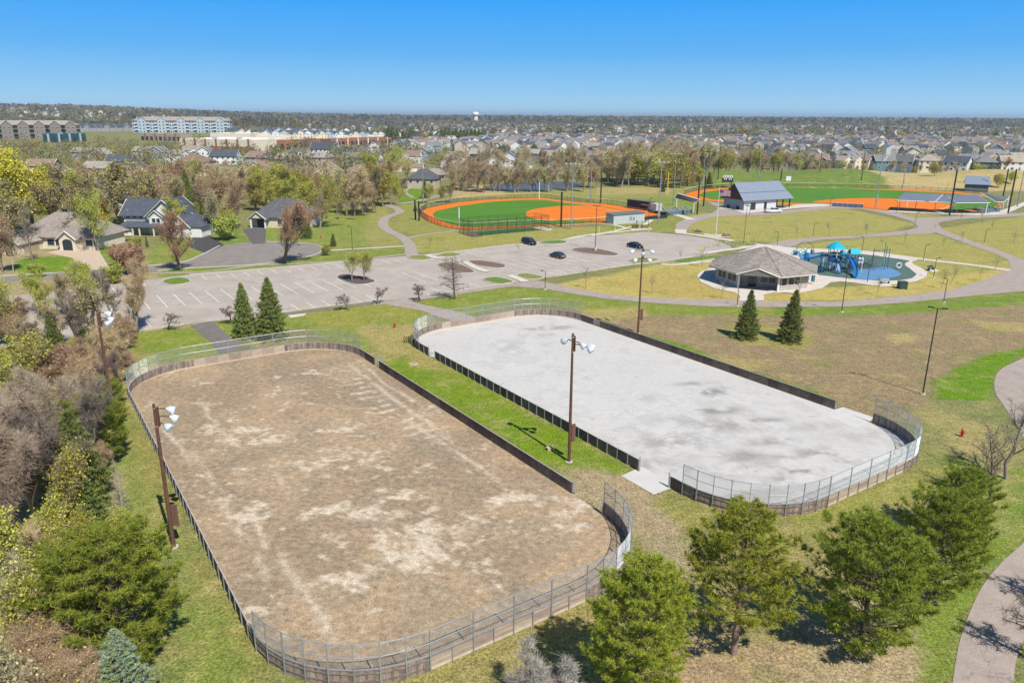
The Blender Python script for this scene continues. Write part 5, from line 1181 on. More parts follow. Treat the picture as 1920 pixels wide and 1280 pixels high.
# ------------------------------------------------------------------ octagonal shelter
SH = mat('cedar_shingle', (.27, .235, .205), .95, .28, 1.1, .8, 5, fine=.38, fscale=5.5)
BLOCK = mat('block_wall', (.40, .365, .34), .9, .1, 1.2, fine=.1, fscale=6); FASC = mat('fascia_grey', (.55, .52, .48), .7, .06, 2)
pc = Vector((50.8, 149.3, .07)); t = thing('park_shelter', 'octagonal grey park building with shingle roof and dark windows beside the playground', 'building', pc)
def pol(r, deg, z=0.0): return Vector((r * math.cos(R(deg)), r * math.sin(R(deg)), z))
ap = Vector((0, 0, 6.9)); RE, ZE = 11.0, 3.1
for k in range(8):
    a, b = pol(RE, 45 * k, ZE), pol(RE, 45 * k + 45, ZE); mb = MB(); nrm = (b - a).cross(ap - a).normalized()
    nC = 14
    for c in range(nC):          # shingle courses, each lapping the one below
        f0, f1 = c / nC, (c + 1) / nC; q = [a.lerp(ap, f0), b.lerp(ap, f0), b.lerp(ap, f1), a.lerp(ap, f1)]
        lo = nrm * .05; hi = nrm * .012
        q = [q[0] + lo, q[1] + lo, q[2] + hi, q[3] + hi]
        mb.add(q, [(0, 1, 2, 3)]); mb.add([q[0], q[1], q[1] - lo * .8, q[0] - lo * .8], [(1, 0, 3, 2)])
    mb.add([a - Z * .15, b - Z * .15, ap - Z * .3], [(0, 2, 1)])
    rf = mb.build('roof', SH, t)
    hb = MB(); hb.tube([a + nrm * .05, ap + Z * .06], .09, 5); hb.build('hip_cap', SH, rf)
    fb = MB(); d = (b - a).normalized(); fb.obox((a + b) / 2 - Z * .14, d, Vector((-d.y, d.x, 0)), Z, (b - a).length / 2, .05, .13); fb.build('fascia', FASC, t)
RW = 9.5; inn = pol(2.4, 247.5)
foot = [pol(RW, 45 * k) for k in range(6)] + [pol(RW, 225) - inn, pol(RW, 270) - inn, pol(RW, 270), pol(RW, 315)]
mb = MB(); mb.prism([(p.x, p.y) for p in foot], 0, 3.25); mb.build('wall', BLOCK, t)
def wall_opening(root, a, b, f0, f1, z0, z1, out, name='window', panes=1):
    """a framed dark opening on the wall line a-b, between fractions f0..f1"""
    d = (b - a).normalized(); nn = out; p = a.lerp(b, f0); q = a.lerp(b, f1); L = (q - p).length; c = (p + q) / 2
    fr = MB(); w_ = .07
    for (cc, hx, hz) in ((c + Z * (z0), L / 2 + w_, w_ / 2), (c + Z * z1, L / 2 + w_, w_ / 2)): fr.obox(cc + nn * .03, d, nn, Z, hx, .06, hz)
    for i in range(panes + 1): fr.obox(p.lerp(q, i / panes) + Z * (z0 + z1) / 2 + nn * .03, d, nn, Z, w_ / 2, .057, (z1 - z0) / 2)
    f = fr.build(name, WHITE if name == 'window' else BLACKM, root)
    MB().obox(c + Z * (z0 + z1) / 2 + nn * .015, d, nn, Z, L / 2, .02, (z1 - z0) / 2).build('pane', GLASS, f)
    return f
for k, spec in ((4, ((.12, .46), (.54, .9))), (6, ()), (5, ()), (3, ((.2, .8),)), (7, ((.3, .6),)), (0, ((.2, .8),)), (1, ((.3, .7),))):
    a, b = pol(RW, 45 * k), pol(RW, 45 * k + 45)
    for f0, f1 in spec: wall_opening(t, a, b, f0, f1, 1.0, 2.55, pol(1, 45 * k + 22.5), panes=2)
a, b = pol(RW, 270), pol(RW, 315)
wall_opening(t, a, b, .10, .28, .95, 2.55, pol(1, 292.5)); wall_opening(t, a, b, .33, .72, .95, 2.55, pol(1, 292.5), panes=2)
a, b = foot[6], foot[7]; o_ = pol(1, 247.5)
wall_opening(t, a, b, .52, .92, .9, 2.5, o_, panes=2); wall_opening(t, a, b, .22, .42, .05, 2.5, o_, 'door', 2)
for deg in (225, 270):
    p = pol(RW + .1, deg); MB().box(p.x - .16, p.x + .16, p.y - .16, p.y + .16, 0, 3.2).build('post', WHITE, t)
# entry gable over the recessed side
ga, gb = pol(RE + .1, 226, ZE), pol(RE + .1, 269, ZE); gm_ = (ga + gb) / 2 + Z * 1.35 + o_ * .35; back = Vector((0, 0, 6.9)).lerp((pol(RE, 225, ZE) + pol(RE, 270, ZE)) / 2, .58) + Z * .1
ga2, gb2 = ga + o_ * .35, gb + o_ * .35
bA = pol(RE, 225, ZE).lerp(ap, .06) + Z * .1; bB = pol(RE, 270, ZE).lerp(ap, .06) + Z * .1
mb = MB(); mb.add([ga2, gm_, back, bA], [(0, 1, 2, 3), (3, 2, 1, 0)]); mb.add([gb2, gm_, back, bB], [(0, 1, 2, 3), (3, 2, 1, 0)]); mb.build('gable_roof', SH, t)
mb = MB(); q = o_ * .05; mb.add([ga2 - q - Z * .1, gb2 - q - Z * .1, gm_ - q - Z * .12], [(0, 1, 2), (2, 1, 0)]); mb.build('gable_end', BLOCK, t)
for e0, e1 in ((ga2, gm_), (gb2, gm_)): MB().tube([e0 - Z * .1 + q, e1 - Z * .1 + q], .09, 4).build('barge_board', WHITE, t)
MB().box(9.0, 9.5, -3.2, -2.6, .5, 1.9).build('wall_unit', mat('teal_unit', (.05, .17, .2), .5, .1, 3), t)

# ------------------------------------------------------------------ playground
CY = mat('play_cyan', (.01, .36, .50), .35, .05, 2); BL = mat('play_blue', (.01, .13, .36), .3, .05, 2); NAVY = mat('play_navy', (.02, .05, .12), .45, .1, 2); TEAL = mat('play_teal', (.02, .12, .16), .45, .1, 2)
LTB = mat('play_light_blue', (.22, .55, .60), .35, .05, 2); PWH = mat('play_white', (.7, .72, .72), .5, .05, 2)
p0 = P(1562, 508, .09); t = thing('play_structure', 'large blue and cyan play structure with domed canopy and long curved blue slide', 'playground', p0)
def L_(px, py, z=0.0): return P(px, py, .09 + z) - p0
for k in range(6):
    p = pol(1.45, 60 * k + 20); MB().tube([p, p + Z * 5.3], .075, 7).build('post', NAVY if k % 2 else PWH, t)
MB().prism([tuple(pol(1.55, 60 * k + 20))[:2] for k in range(6)], 2.1, 2.25).build('deck', TEAL, t)
MB().prism([tuple(pol(1.2, 60 * k + 20))[:2] for k in range(6)], 3.9, 4.02).build('deck', TEAL, t)
for k in range(6):
    a, b = pol(1.5, 60 * k + 20), pol(1.5, 60 * k + 80); d = (b - a).normalized()
    if k != 4: MB().obox((a + b) / 2 + Z * 2.75, d, Vector((-d.y, d.x, 0)), Z, (b - a).length / 2 - .1, .03, .42).build('guard_panel', (BL, PWH, NAVY)[k % 3], t)
mb = MB(); n = 12
rings = [(2.05, 5.0), (1.75, 5.35), (1.1, 5.9), (.35, 6.3)]
for (r0, z0), (r1, z1) in zip(rings, rings[1:]):
    for k in range(n):
        sc = 1.0
        mb.add([pol(r0, 30 * k, z0), pol(r0, 30 * k + 30, z0), pol(r1, 30 * k + 30, z1), pol(r1, 30 * k, z1)], [(0, 1, 2, 3)])
mb.add([pol(.35, 30 * k, 6.3) for k in range(n)] + [(0, 0, 6.5)], [(k, (k + 1) % n, n) for k in range(n)])
mb.add([pol(2.05, 30 * k, 5.0) for k in range(n)], [tuple(range(n))[::-1]]); mb.build('canopy', CY, t)
# second tower, gabled
q0 = L_(1597, 507); 
for sx in (-1, 1):
    for sy in (-1, 1): MB().tube([q0 + Vector((sx * .75, sy * .75, 0)), q0 + Vector((sx * .75, sy * .75, 3.9))], .07, 7).build('post', NAVY, t)
MB().box(q0.x - .8, q0.x + .8, q0.y - .8, q0.y + .8, 1.7, 1.84).build('deck', TEAL, t)
mb = MB(); x0, x1, y0, y1 = q0.x - 1.15, q0.x + 1.15, q0.y - 1.1, q0.y + 1.1
mb.slab([(x0, y0, 3.8), (x1, y0, 3.8), (x1 - .25, q0.y, 4.85), (x0 + .25, q0.y, 4.85)], .08); mb.slab([(x0 + .25, q0.y, 4.85), (x1 - .25, q0.y, 4.85), (x1, y1, 3.8), (x0, y1, 3.8)], .08)
mb.add([(x0, y0, 3.8), (x0 + .25, q0.y, 4.85), (x0, y1, 3.8)], [(0, 1, 2), (2, 1, 0)]); mb.add([(x1, y0, 3.8), (x1 - .25, q0.y, 4.85), (x1, y1, 3.8)], [(0, 1, 2), (2, 1, 0)]); mb.build('gable_canopy', CY, t)
for yy in (-.78, .78): MB().box(q0.x - .7, q0.x + .7, q0.y + yy - .02, q0.y + yy + .02, 1.95, 2.65).build('guard_panel', BL, t)
# bridge between the towers
br = Vector((q0.x, q0.y, 0)); d = br.normalized(); nn = Vector((-d.y, d.x, 0)); Lb = br.length
MB().obox(d * (1.4 + Lb) / 2 - d * .3 + Z * 1.95, d, nn, Z, (Lb - 2.2) / 2 + .3, .5, .06).build('bridge', TEAL, t)
for sg in (-1, 1): MB().obox(d * (1.4 + Lb) / 2 - d * .3 + nn * sg * .5 + Z * 2.6, d, nn, Z, (Lb - 2.2) / 2 + .2, .03, .04).build('handrail', NAVY, t)
def slide(pts, w_, m, name='slide'):
    mb = MB(); pts = [Vector(p) for p in pts]; prof = [(-w_, .32), (-w_ * .9, .08), (-w_ * .5, 0), (w_ * .5, 0), (w_ * .9, .08), (w_, .32)]; rings = []
    for i, p in enumerate(pts):
        d = (pts[min(i + 1, len(pts) - 1)] - pts[max(i - 1, 0)]); d.z = 0; d.normalize(); nn = Vector((-d.y, d.x, 0))
        rings.append([p + nn * a + Z * b for a, b in prof])
    vs = [v for r in rings for v in r]; k = len(prof); fs = []
    for i in range(len(pts) - 1):
        for j in range(k - 1): f = (i * k + j, i * k + j + 1, (i + 1) * k + j + 1, (i + 1) * k + j); fs += [f]
    o = len(vs); vs2 = [v - Z * .05 for v in vs]; mb.add(vs + vs2, fs + [tuple(o + i for i in f[::-1]) for f in fs]); return mb.build(name, m, t)
s0 = Vector((1.3, -.4, 3.6)); s1 = L_(1603, 519, .25)
bez = lambda a, b, c, dd, n=14: [a * (1 - u) ** 3 + b * 3 * u * (1 - u) ** 2 + c * 3 * u * u * (1 - u) + dd * u ** 3 for u in [i / n for i in range(n + 1)]]
slide(bez(s0, Vector((3.4, -.8, 3.4)), Vector((3.6, -3.5, .6)), s1), .42, BL)
MB().tube([s0 + Z * .35 - Vector((.4, 0, 0)), s0 + Z * .35 + Vector((.6, -.1, 0))], .55, 12).build('slide_hood', CY, t)
slide(bez(Vector((-.1, -1.4, 2.2)), Vector((0, -2.4, 2.1)), Vector((0, -2.6, .3)), Vector((.1, -3.5, .25)), 8), .38, BL)
MB().tube([(-.35, -1.5, 2.6), (.35, -1.5, 2.6)], .5, 10).build('slide_hood', NAVY, t)
slide(bez(Vector((-1.3, .2, 3.2)), Vector((-3, .6, 3.3)), Vector((-4.5, 1.2, 2.2)), Vector((-5.2, 2.2, 2.2)), 8), .55, BL, 'crawl_chute')
MB().tube([(-5.2, 2.2, .1), (-5.2, 2.2, 2.0), (-5.2, 2.2, 2.9), (-5.2, 2.2, 3.6)], [.25, .7, .55, .35], 10).build('climb_pod', BL, t)
for sg in (0, 1):                                                             # stairs at the left
    for k in range(7): MB().box(-3.9 + k * .38, -3.5 + k * .38, -2.2 + sg * 1.3, -1.2 + sg * 1.3, .2 + k * .28, .28 + k * .28).build('tread', TEAL, t)
    MB().tube([(-4, -2.2 + sg * 1.3, 1.0), (-1.3, -2.2 + sg * 1.3, 3.0)], .04, 6).build('handrail', NAVY, t)
for k in range(5): MB().tube([pol(1.6, 180 + 20 * k, 0), pol(1.6, 180 + 20 * k, 2.1)], .04, 6).build('bar', PWH, t)
MB().box(2.6, 4.3, -1.2, -1.1, .5, 1.9).build('play_panel', NAVY, t)
for x, y, h_ in ((-2.6, .9, 3.4), (-2.6, -.6, 3.0), (-1.9, 2.2, 3.8), (1.9, 1.6, 4.4), (3.0, .9, 3.6), (2.3, -1.6, 2.8), (5.9, -.4, 3.0), (6.3, 1.2, 3.2)): MB().tube([(x, y, 0), (x, y, h_)], .07, 6).build('post', NAVY if h_ > 3.1 else PWH, t)
MB().tube([(2.6 + .55 * math.cos(R(a)), 1.2 + .55 * math.sin(R(a)), .3 + a * .0042) for a in range(0, 640, 30)], .05, 5).build('spiral_climber', BL, t)
MB().box(-2.7, -1.5, -.7, .95, 1.5, 1.62).build('deck', TEAL, t); MB().box(-2.72, -2.64, -.6, .9, 1.8, 2.6).build('guard_panel', CY, t); MB().box(2.0, 3.1, .8, 1.7, 1.6, 1.72).build('deck', TEAL, t); MB().box(2.1, 3.0, .74, .8, 1.9, 2.7).build('guard_panel', BL, t)
for k in range(5): MB().tube([(-3.4 + .25 * k, 1.0 + .1 * k, .35 + .35 * k), (-3.4 + .25 * k, 1.9, .35 + .35 * k)], .05, 5).build('rung', CY, t)
for k in range(3): MB().box(-.9 + k * .6, -.5 + k * .6, -1.62, -1.55, .5, 1.5).build('play_panel', (BL, PWH, TEAL)[k], t)
c0 = P(1510, 477, .09); t = thing('arch_climber', 'pair of dark hoop climbers with pale blue seats left of the play structure', 'play equipment', c0)
for dx, r, dy in ((-1.2, 1.25, 0), (.2, 2.35, 1.0), (.9, 1.2, -.2)):
    MB().tube([(dx + r * math.cos(R(a)), dy + .5 * math.sin(R(a)), 1.25 * r * math.sin(R(a))) for a in range(0, 181, 12)], .06, 6).build('hoop', BLACKM, t)
for x, y, s, m in ((-2.7, -.4, .55, CY), (-1.9, -1.6, .5, LTB), (-2.6, -1.2, .4, BL), (-.4, -1.9, .55, CY), (.2, -.9, .6, LTB), (-.6, .6, .5, LTB), (1.6, .2, .4, TEAL)):
    MB().tube([(x, y, 0), (x, y, .35), (x, y, .75), (x, y, 1.15)], [.12, s * .6, s, s * .55], 9).build('seat_pod', m, t)
c0 = P(1650, 503, .09); t = thing('net_climber', 'dark steel tower climber with ladders and rope nets right of the play structure', 'play equipment', c0)
pp = [(-1.2, 1.4), (.2, -1.4), (1.3, 1.6), (1.5, -.2)]
for i, (x, y) in enumerate(pp): MB().tube([(x, y, 0), (x, y, (4.2, 5.2, 5.4, 4.4)[i])], .08, 7).build('post', TEAL, t)
for k in range(10): MB().tube([(.2, -1.4, .8 + k * .42), (1.3, 1.6, .9 + k * .43)], .03, 5).build('rung', PWH, t)
for k in range(4): MB().tube([(-1.2, 1.4, 3.9 - k * .1), (pp[k][0], pp[k][1], 4.2)], .045, 5).build('beam', TEAL, t)
mb = MB()
for k in range(9):
    f = k / 8; a = Vector((-1.2, 1.4, .4 + 2.6 * f)); b = Vector((-4.2, 2.0 - 2 * f, .3 + .5 * f)); mb.tube([a, b], .022, 4)
    mb.tube([Vector((.2, -1.4, 2.6)).lerp(Vector((-1.2, 1.4, 2.8)), f), Vector((-2.6, -3.0, .15)).lerp(Vector((-4.4, 1.2, .2)), f)], .022, 4)
    mb.tube([Vector((.2, -1.4, 2.6)).lerp(Vector((-2.6, -3.0, .15)), f), Vector((-1.2, 1.4, 2.8)).lerp(Vector((-4.4, 1.2, .2)), f)], .022, 4)
mb.build('rope_net', BLACKM, t)
c0 = P(1612, 501, .09); t = thing('play_panel_stand', 'freestanding white play panel on dark legs between tower and net climber', 'play equipment', c0)
for s in (-.7, .7): MB().tube([(s, 0, 0), (s, 0, 2.4)], .06, 6).build('leg', NAVY, t)
MB().box(-.62, .62, -.04, .04, 1.0, 2.2).build('panel', PWH, t); MB().tube([(-.3, -.06, 1.6), (-.3, -.1, 1.6)], .22, 10).build('dial', TEAL, t); MB().tube([(.3, -.06, 1.6), (.3, -.1, 1.6)], .2, 10).build('dial', NAVY, t)
c0 = P(1684, 504, .1); t = thing('spinner_ring', 'small tilted white ring spinner on the right of the rubber surface', 'play equipment', c0)
MB().tube([(.55 * math.cos(R(a)), -.1, .8 + .55 * math.sin(R(a))) for a in range(0, 361, 20)], .12, 6).build('ring', PWH, t); MB().tube([(0, 0, 0), (0, 0, .35)], .1, 6).build('stem', BLACKM, t)
def bench(px, py, rz, label, m=TEAL):
    t = thing('park_bench', label, 'bench', P(px, py, .08), R(rz)); 
    MB().box(-1.0, 1.0, -.25, .25, .42, .48).build('seat', m, t); MB().box(-1.0, 1.0, .22, .28, .55, .9).build('backrest', m, t)
    for s in (-.8, .8): MB().box(s - .04, s + .04, -.25, .28, 0, .42).build('leg', BLACKM, t)
bench(1659, 531, 8, 'grey bench on the concrete at the front of the rubber surface', mat('bench_grey', (.35, .37, .36), .6, .1, 3))
sheet('concrete_pad', [(1735, 503), (1748, 501), (1762, 509), (1748, 511)], .06, CONC); sheet('concrete_pad', [(1645, 532), (1670, 530), (1672, 537), (1650, 538)], .075, CONC)
bench(1745, 506, 30, 'dark bench on a small pad right of the playground', BLACKM)
t = thing('waste_container', 'large dark green square waste bin on the lawn below the playground', 'bin', P(1691, 541))
DG = mat('bin_green', (.025, .06, .045), .6, .15, 3); mb = MB(); mb.prism([(-.75, -.6), (.75, -.6), (.75, .6), (-.75, .6)], .1, 1.35); mb.build('body', DG, t); MB().box(-.8, .8, -.65, .65, 1.36, 1.44).build('lid', DG, t)
for sx in (-.6, .6): MB().tube([(sx, -.62, .12), (sx, -.70, .12)], .12, 8).build('wheel', BLACKM, t)
t = thing('wheelie_bin', 'dark green wheeled bin at the kerb below the tan house driveway', 'bin', P(140, 510))
MB().box(-.35, .35, -.4, .4, .08, 1.15).build('body', DG, t); MB().box(-.38, .38, -.45, .43, 1.16, 1.24).build('lid', DG, t)
for sx in (-.3, .3): MB().tube([(sx, .36, .13), (sx + .06, .36, .13)], .13, 8).build('wheel', BLACKM, t)
t = thing('bike_rack', 'black tangled bike rack against the far left corner of the concrete rink', 'bike rack', P(766, 642))
for k in range(5): MB().tube([(-.6 + k * .3 + .02 * math.cos(R(a)), .45 * math.cos(R(a)), .5 + .45 * math.sin(R(a))) for a in range(0, 361, 30)], .035, 5).build('hoop', BLACKM, t)
REDP = mat('hydrant_red', (.42, .025, .02), .45, .15, 4)
for px, py, lab in ((740, 614, 'red fire hydrant on the lawn between the two rinks far ends'), (1803, 818, 'red fire hydrant right of the concrete rink near the curved path'), (602, 447, 'small red hydrant on the lawn by the dark-roofed cottage')):
    t = thing('fire_hydrant', lab, 'hydrant', P(px, py))
    MB().tube([(0, 0, 0), (0, 0, .08), (0, 0, .1), (0, 0, .62), (0, 0, .64), (0, 0, .72), (0, 0, .86)], [.2, .2, .13, .13, .17, .15, .05], 10).build('barrel', REDP, t, smooth=False)
    MB().tube([(-.25, 0, .48), (.25, 0, .48)], .07, 8).build('nozzle', REDP, t); MB().tube([(0, -.24, .48), (0, 0, .48)], .09, 8).build('nozzle', REDP, t); MB().tube([(0, 0, .86), (0, 0, .93)], .035, 5).build('bonnet_nut', REDP, t)
t = thing('manhole_cover', 'round concrete manhole cover in the grass between the rinks', 'manhole cover', P(775, 683))
MB().tube([(0, 0, 0), (0, 0, .1)], .62, 20).build('ring', mat('manhole_tan', (.50, .38, .26), .85, .15, 3), t); MB().tube([(0, 0, .1), (0, 0, .13)], .42, 20).build('lid', mat('manhole_lid', (.38, .29, .21), .8, .15, 3), t)
t = thing('sandstone_block', 'tan box lying in the grass beside the centre floodlight pole shadow', 'box', P(1031, 843), .4)
MB().box(-.33, .33, -.22, .22, 0, .26).build('block', mat('tan_block', (.45, .36, .2), .9, .2, 4), t); MB().box(-.36, .36, -.25, .25, .26, .31).build('lid', mat('tan_block', (.45, .36, .2)), t)

# ------------------------------------------------------------------ ballfields
TURF = mat('turf_green', (.080, .195, .02), .9, .16, .12, fine=.10, fscale=3, stretch=(.35, 1.2, 1)); ORNG = mat('turf_orange', (.66, .17, .016), .9, .10, .25, fine=.08, fscale=3); TURFD = mat('turf_dark', (.035, .11, .035), .9, .15, .3)
LF = [(787, 399), (800, 391), (819, 387), (858, 380), (905, 375), (952, 373), (1014, 371.5), (1053, 376), (1088, 380), (1138, 383.5), (1176, 389), (1215, 396), (1235, 402), (1225, 408), (1208, 411), (1138, 419), (1060, 424), (999, 425), (940, 428), (886, 431), (858, 430), (827, 424), (803, 415), (790, 405)]
sheet('left_ballfield_clay', LF, .05, ORNG)
sheet('left_ballfield_turf', [(811, 402), (817, 396), (858, 387), (921, 378.5), (983, 375), (1021, 375), (1053, 379.5), (1100, 385), (1145, 390), (1182, 397), (1170, 404), (1138, 415), (1060, 421), (999, 422), (940, 425), (886, 427), (858, 424), (830, 416), (815, 408)], .07, TURF)
sheet('left_infield_clay', [(986, 401), (990, 396), (1010, 391), (1045, 387), (1090, 386), (1130, 389), (1165, 395), (1205, 400), (1215, 403), (1190, 408), (1140, 414), (1060, 414), (1020, 414), (998, 409), (987, 405)], .09, ORNG, smooth=2)
RF = [(1283, 364), (1310, 357), (1350, 353), (1400, 351), (1477, 351), (1580, 352), (1690, 355.5), (1802, 361), (1850, 366), (1885, 376), (1868, 390), (1845, 397), (1780, 398), (1690, 395), (1622, 391), (1552, 386), (1500, 384), (1400, 382), (1330, 377), (1300, 372)]
sheet('right_ballfield_clay', RF, .05, ORNG)
sheet('right_ballfield_turf', [(1318, 361), (1350, 356.5), (1400, 353.5), (1480, 353), (1580, 354), (1690, 357.8), (1795, 363.5), (1845, 369), (1876, 378), (1862, 391), (1780, 396), (1690, 393), (1622, 390), (1552, 383), (1500, 381), (1400, 378), (1335, 374), (1308, 368)], .07, TURF)
sheet('right_infield_clay', [(1520, 379), (1555, 375), (1590, 372.5), (1640, 372), (1690, 374), (1735, 378), (1790, 385), (1757, 395), (1690, 394), (1622, 390), (1552, 382)], .09, ORNG, smooth=2)
lines = MB(); marks = lines
stripe(P(1200, 402).xy, P(1013, 373).xy, .12, .11); stripe(P(1200, 402).xy, P(862, 428).xy, .12, .11); stripe(P(1757, 395).xy, P(1850, 364).xy, .1, .11); stripe(P(1757, 396).xy, P(1784, 386).xy, .15, .12)
for a, b in ((1118, 1150), (1120, 1152)): stripe(P(a, 399).xy, P(b, 400).xy, .12, .115)
struct(lines.build('foul_lines', PAINT))
BLK = mat('fence_black', (.02, .022, .024), .5, .1, 2); CAPY = mat('fence_cap_pale', (.66, .60, .38), .6, .05, 2)
def wires2(H_, st=.16, r=.0065):
    mb = MB(); W = 3.0
    for sgn in (1, -1):
        k = -H_
        while k < W:
            x0, z0, x1, z1 = k, 0.0, k + H_, H_
            if x0 < 0: z0 = -x0; x0 = 0
            if x1 > W: z1 = H_ - (x1 - W); x1 = W
            if x1 - x0 > .03:
                a, b = (x0, x1) if sgn > 0 else (W - x0, W - x1)
                mb.tube([(a, sgn * .005, z0), (b, sgn * .005, z1)], r, 3, cap=False)
            k += st
    return mb.mesh('black_mesh', BLK)
W2 = wires2(2.0); W4 = wires2(4.2, .30, .008)
def black_fence(line, label, h=2.0, cap=True, px=True, close=False, wire=None, name='ballfield_fence'):
    pts = [P(*p) for p in line] if px else line
    if close: pts = pts + [pts[0]]
    root = thing(name, label, 'fence', pts[0]); o0 = pts[0]; dense = []
    for a, b in zip(pts, pts[1:]):
        n = max(1, int(round((b - a).length / 3.0)))
        for i in range(n): dense.append(a.lerp(b, i / n))
    dense.append(pts[-1]); pm = MB().tube([(0, 0, 0), (0, 0, h)], .05, 6).mesh('post', BLK)
    for p in dense: inst('post', pm, root, p - o0)
    for a, b in zip(dense, dense[1:]):
        d = b - a; inst('mesh_panel', wire or W2, root, a - o0, math.atan2(d.y, d.x), (d.length / 3.0, 1, h / (2.0 if wire is None else 4.2)))
    MB().tube([p - o0 + Z * h for p in dense], .065 if cap else .04, 6).build('cap_rail' if cap else 'top_rail', CAPY if cap else BLK, root)
    return root
black_fence(LF[:12], 'black mesh fence with pale cap curving round the far side of the left ballfield')
black_fence([LF[0]] + LF[:14:-1][:9], 'black mesh fence with pale cap along the near side of the left ballfield')
black_fence(RF[:9], 'black mesh fence with pale cap along the outfield of the right ballfield')
# batting cage
t = black_fence([(861, 437), (886, 444), (1029, 431), (1002, 426)], 'black net batting cage beside the left ballfield', 4.2, False, close=True, wire=W4, name='batting_cage')
sheet('cage_turf', [(864, 437), (886, 443), (1014, 431), (995, 427)], .06, TURFD); sheet('cage_mulch', [(861, 437), (886, 445), (905, 443), (880, 436)], .07, MULCH); sheet('concrete_walk', [(999, 427), (1016, 425), (1038, 431), (1025, 433)], .066, CONC)
# small box buildings
def box_building(name, label, a, b, depth, h, wallm, roofm, over=.25, slope=.25, cat='building'):
    """front wall runs a->b, building extends behind; returns thing, axes"""
    d = (b - a).normalized(); nn = Vector((-d.y, d.x, 0)); L = (b - a).length
    t = thing(name, label, cat, a, math.atan2(d.y, d.x))
    MB().box(0, L, 0, depth, 0, h).build('wall', wallm, t)
    mb = MB(); mb.slab([(-over, -over, h + .12), (L + over, -over, h + .12), (L + over, depth + over, h + .12 + slope), (-over, depth + over, h + .12 + slope)], .14); mb.build('roof', roofm, t)
    return t, L
LGW = mat('pale_green_wall', (.42, .46, .45), .75, .05, 1); DKR = mat('dark_membrane', (.13, .145, .16), .8, .1, 1)
t, L = box_building('dugout', 'pale grey-green box dugout with dark flat roof beside the left infield', P(1150, 421.5), P(1208, 416.5), 3.8, 2.9, LGW, DKR)
MB().box(.32 * L * 1.6, .32 * L * 1.6 + .9, -.05, -.01, .9, 2.1).build('vent_panel', mat('panel_grey', (.22, .25, .26), .6, .1, 2), t); MB().box(.32 * L * 1.6 + 1.3, .32 * L * 1.6 + 2.1, -.05, -.01, .8, 1.9).build('vent_panel', MATS['panel_grey'], t); MB().box(.1, .9, -.03, -.005, .1, 2.1).build('door', LGW, t)
t, L = box_building('dugout', 'dark open-fronted dugout beyond the left infield with pale side wall', P(1176, 390), P(1216, 395.5), 3.0, 3.1, mat('dugout_dark', (.02, .027, .036), .6, .1, 2), DKR, slope=-.1)  # near-black wall colour stands in for the shade inside the open front
MB().box(L + .02, L + 3.2, .3, 3.3, 0, 2.7).build('side_wall', LGW, t)
for k in range(6): MB().box(k * L / 5 - .05, k * L / 5 + .05, -.12, -.02, 0, 3.1).build('post', BLK, t)
MB().box(.2, L - .2, -.5, -.2, .35, .5).build('bench', mat('bench_wood', (.3, .22, .15), .8, .1, 2), t)
bw = thing('backstop_wall', 'low dark padded wall with rails curving behind home plate of the left field', 'wall', P(1215, 398))
bp_ = [P(1215, 398), P(1235, 402), P(1252, 405), P(1250, 409), P(1225, 410.5), P(1208, 413)]
for a, b in zip(bp_, bp_[1:]):
    d = (b - a); Lk = d.length; d.normalize(); MB().obox((a + b) / 2 - bp_[0] + Z * .55, d, Vector((-d.y, d.x, 0)), Z, Lk / 2, .08, .55).build('wall_panel', MATS['dugout_dark'], bw)
    MB().tube([a - bp_[0] + Z * 2.6, b - bp_[0] + Z * 2.6], .04, 5).build('rail', GALV, bw)
    MB().tube([a - bp_[0], a - bp_[0] + Z * 2.7], .05, 5).build('post', GALV, bw)
# bleachers with canopy
NB = mat('bleacher_blue', (.08, .13, .20), .5, .1, 2); ALU = mat('bleacher_aluminium', (.55, .57, .58), .4, .05, 2, metal=.4)
ROOFM = mat('metal_roof_grey', (.155, .175, .21), .5, .06, .6, stretch=(1, 1, 1)); 
def bleacher(a, b, label, rows_=5):
    d = (b - a).normalized(); t = thing('bleachers', label, 'bleachers', a, math.atan2(d.y, d.x)); L = (b - a).length
    for k in range(rows_):
        MB().box(0, L, k * .75, k * .75 + .3, .45 + k * .38, .5 + k * .38).build('seat_plank', ALU, t); MB().box(0, L, k * .75 + .3, k * .75 + .75, .2 + k * .38, .25 + k * .38).build('footboard', ALU, t)
    for x in np.linspace(.1, L - .1, 6): MB().obox((float(x), rows_ * .37, .15 + rows_ * .17), Vector((1, 0, 0)), Vector((0, .89, .45)), Vector((0, -.45, .89)), .05, rows_ * .42, .08).build('stringer', NB, t)
    MB().box(-.1, L + .1, -.15, -.1, .1, 1.3).build('front_panel', NB, t)
    for x in np.linspace(0, L, 7): MB().tube([(float(x), -.18, 0), (float(x), -.18, 1.5)], .04, 5).build('rail_post', ALU, t)
    MB().tube([(0, -.18, 1.5), (L, -.18, 1.5)], .04, 5).build('rail', ALU, t)
    for s in (0, L): MB().tube([(s, 0, 1.3), (s, rows_ * .75, 1.1 + rows_ * .38)], .04, 5).build('rail', ALU, t)
    return t
bleacher(P(1256, 404), P(1297, 400), 'blue and silver bleachers with railings under the slanted canopy of the left field')
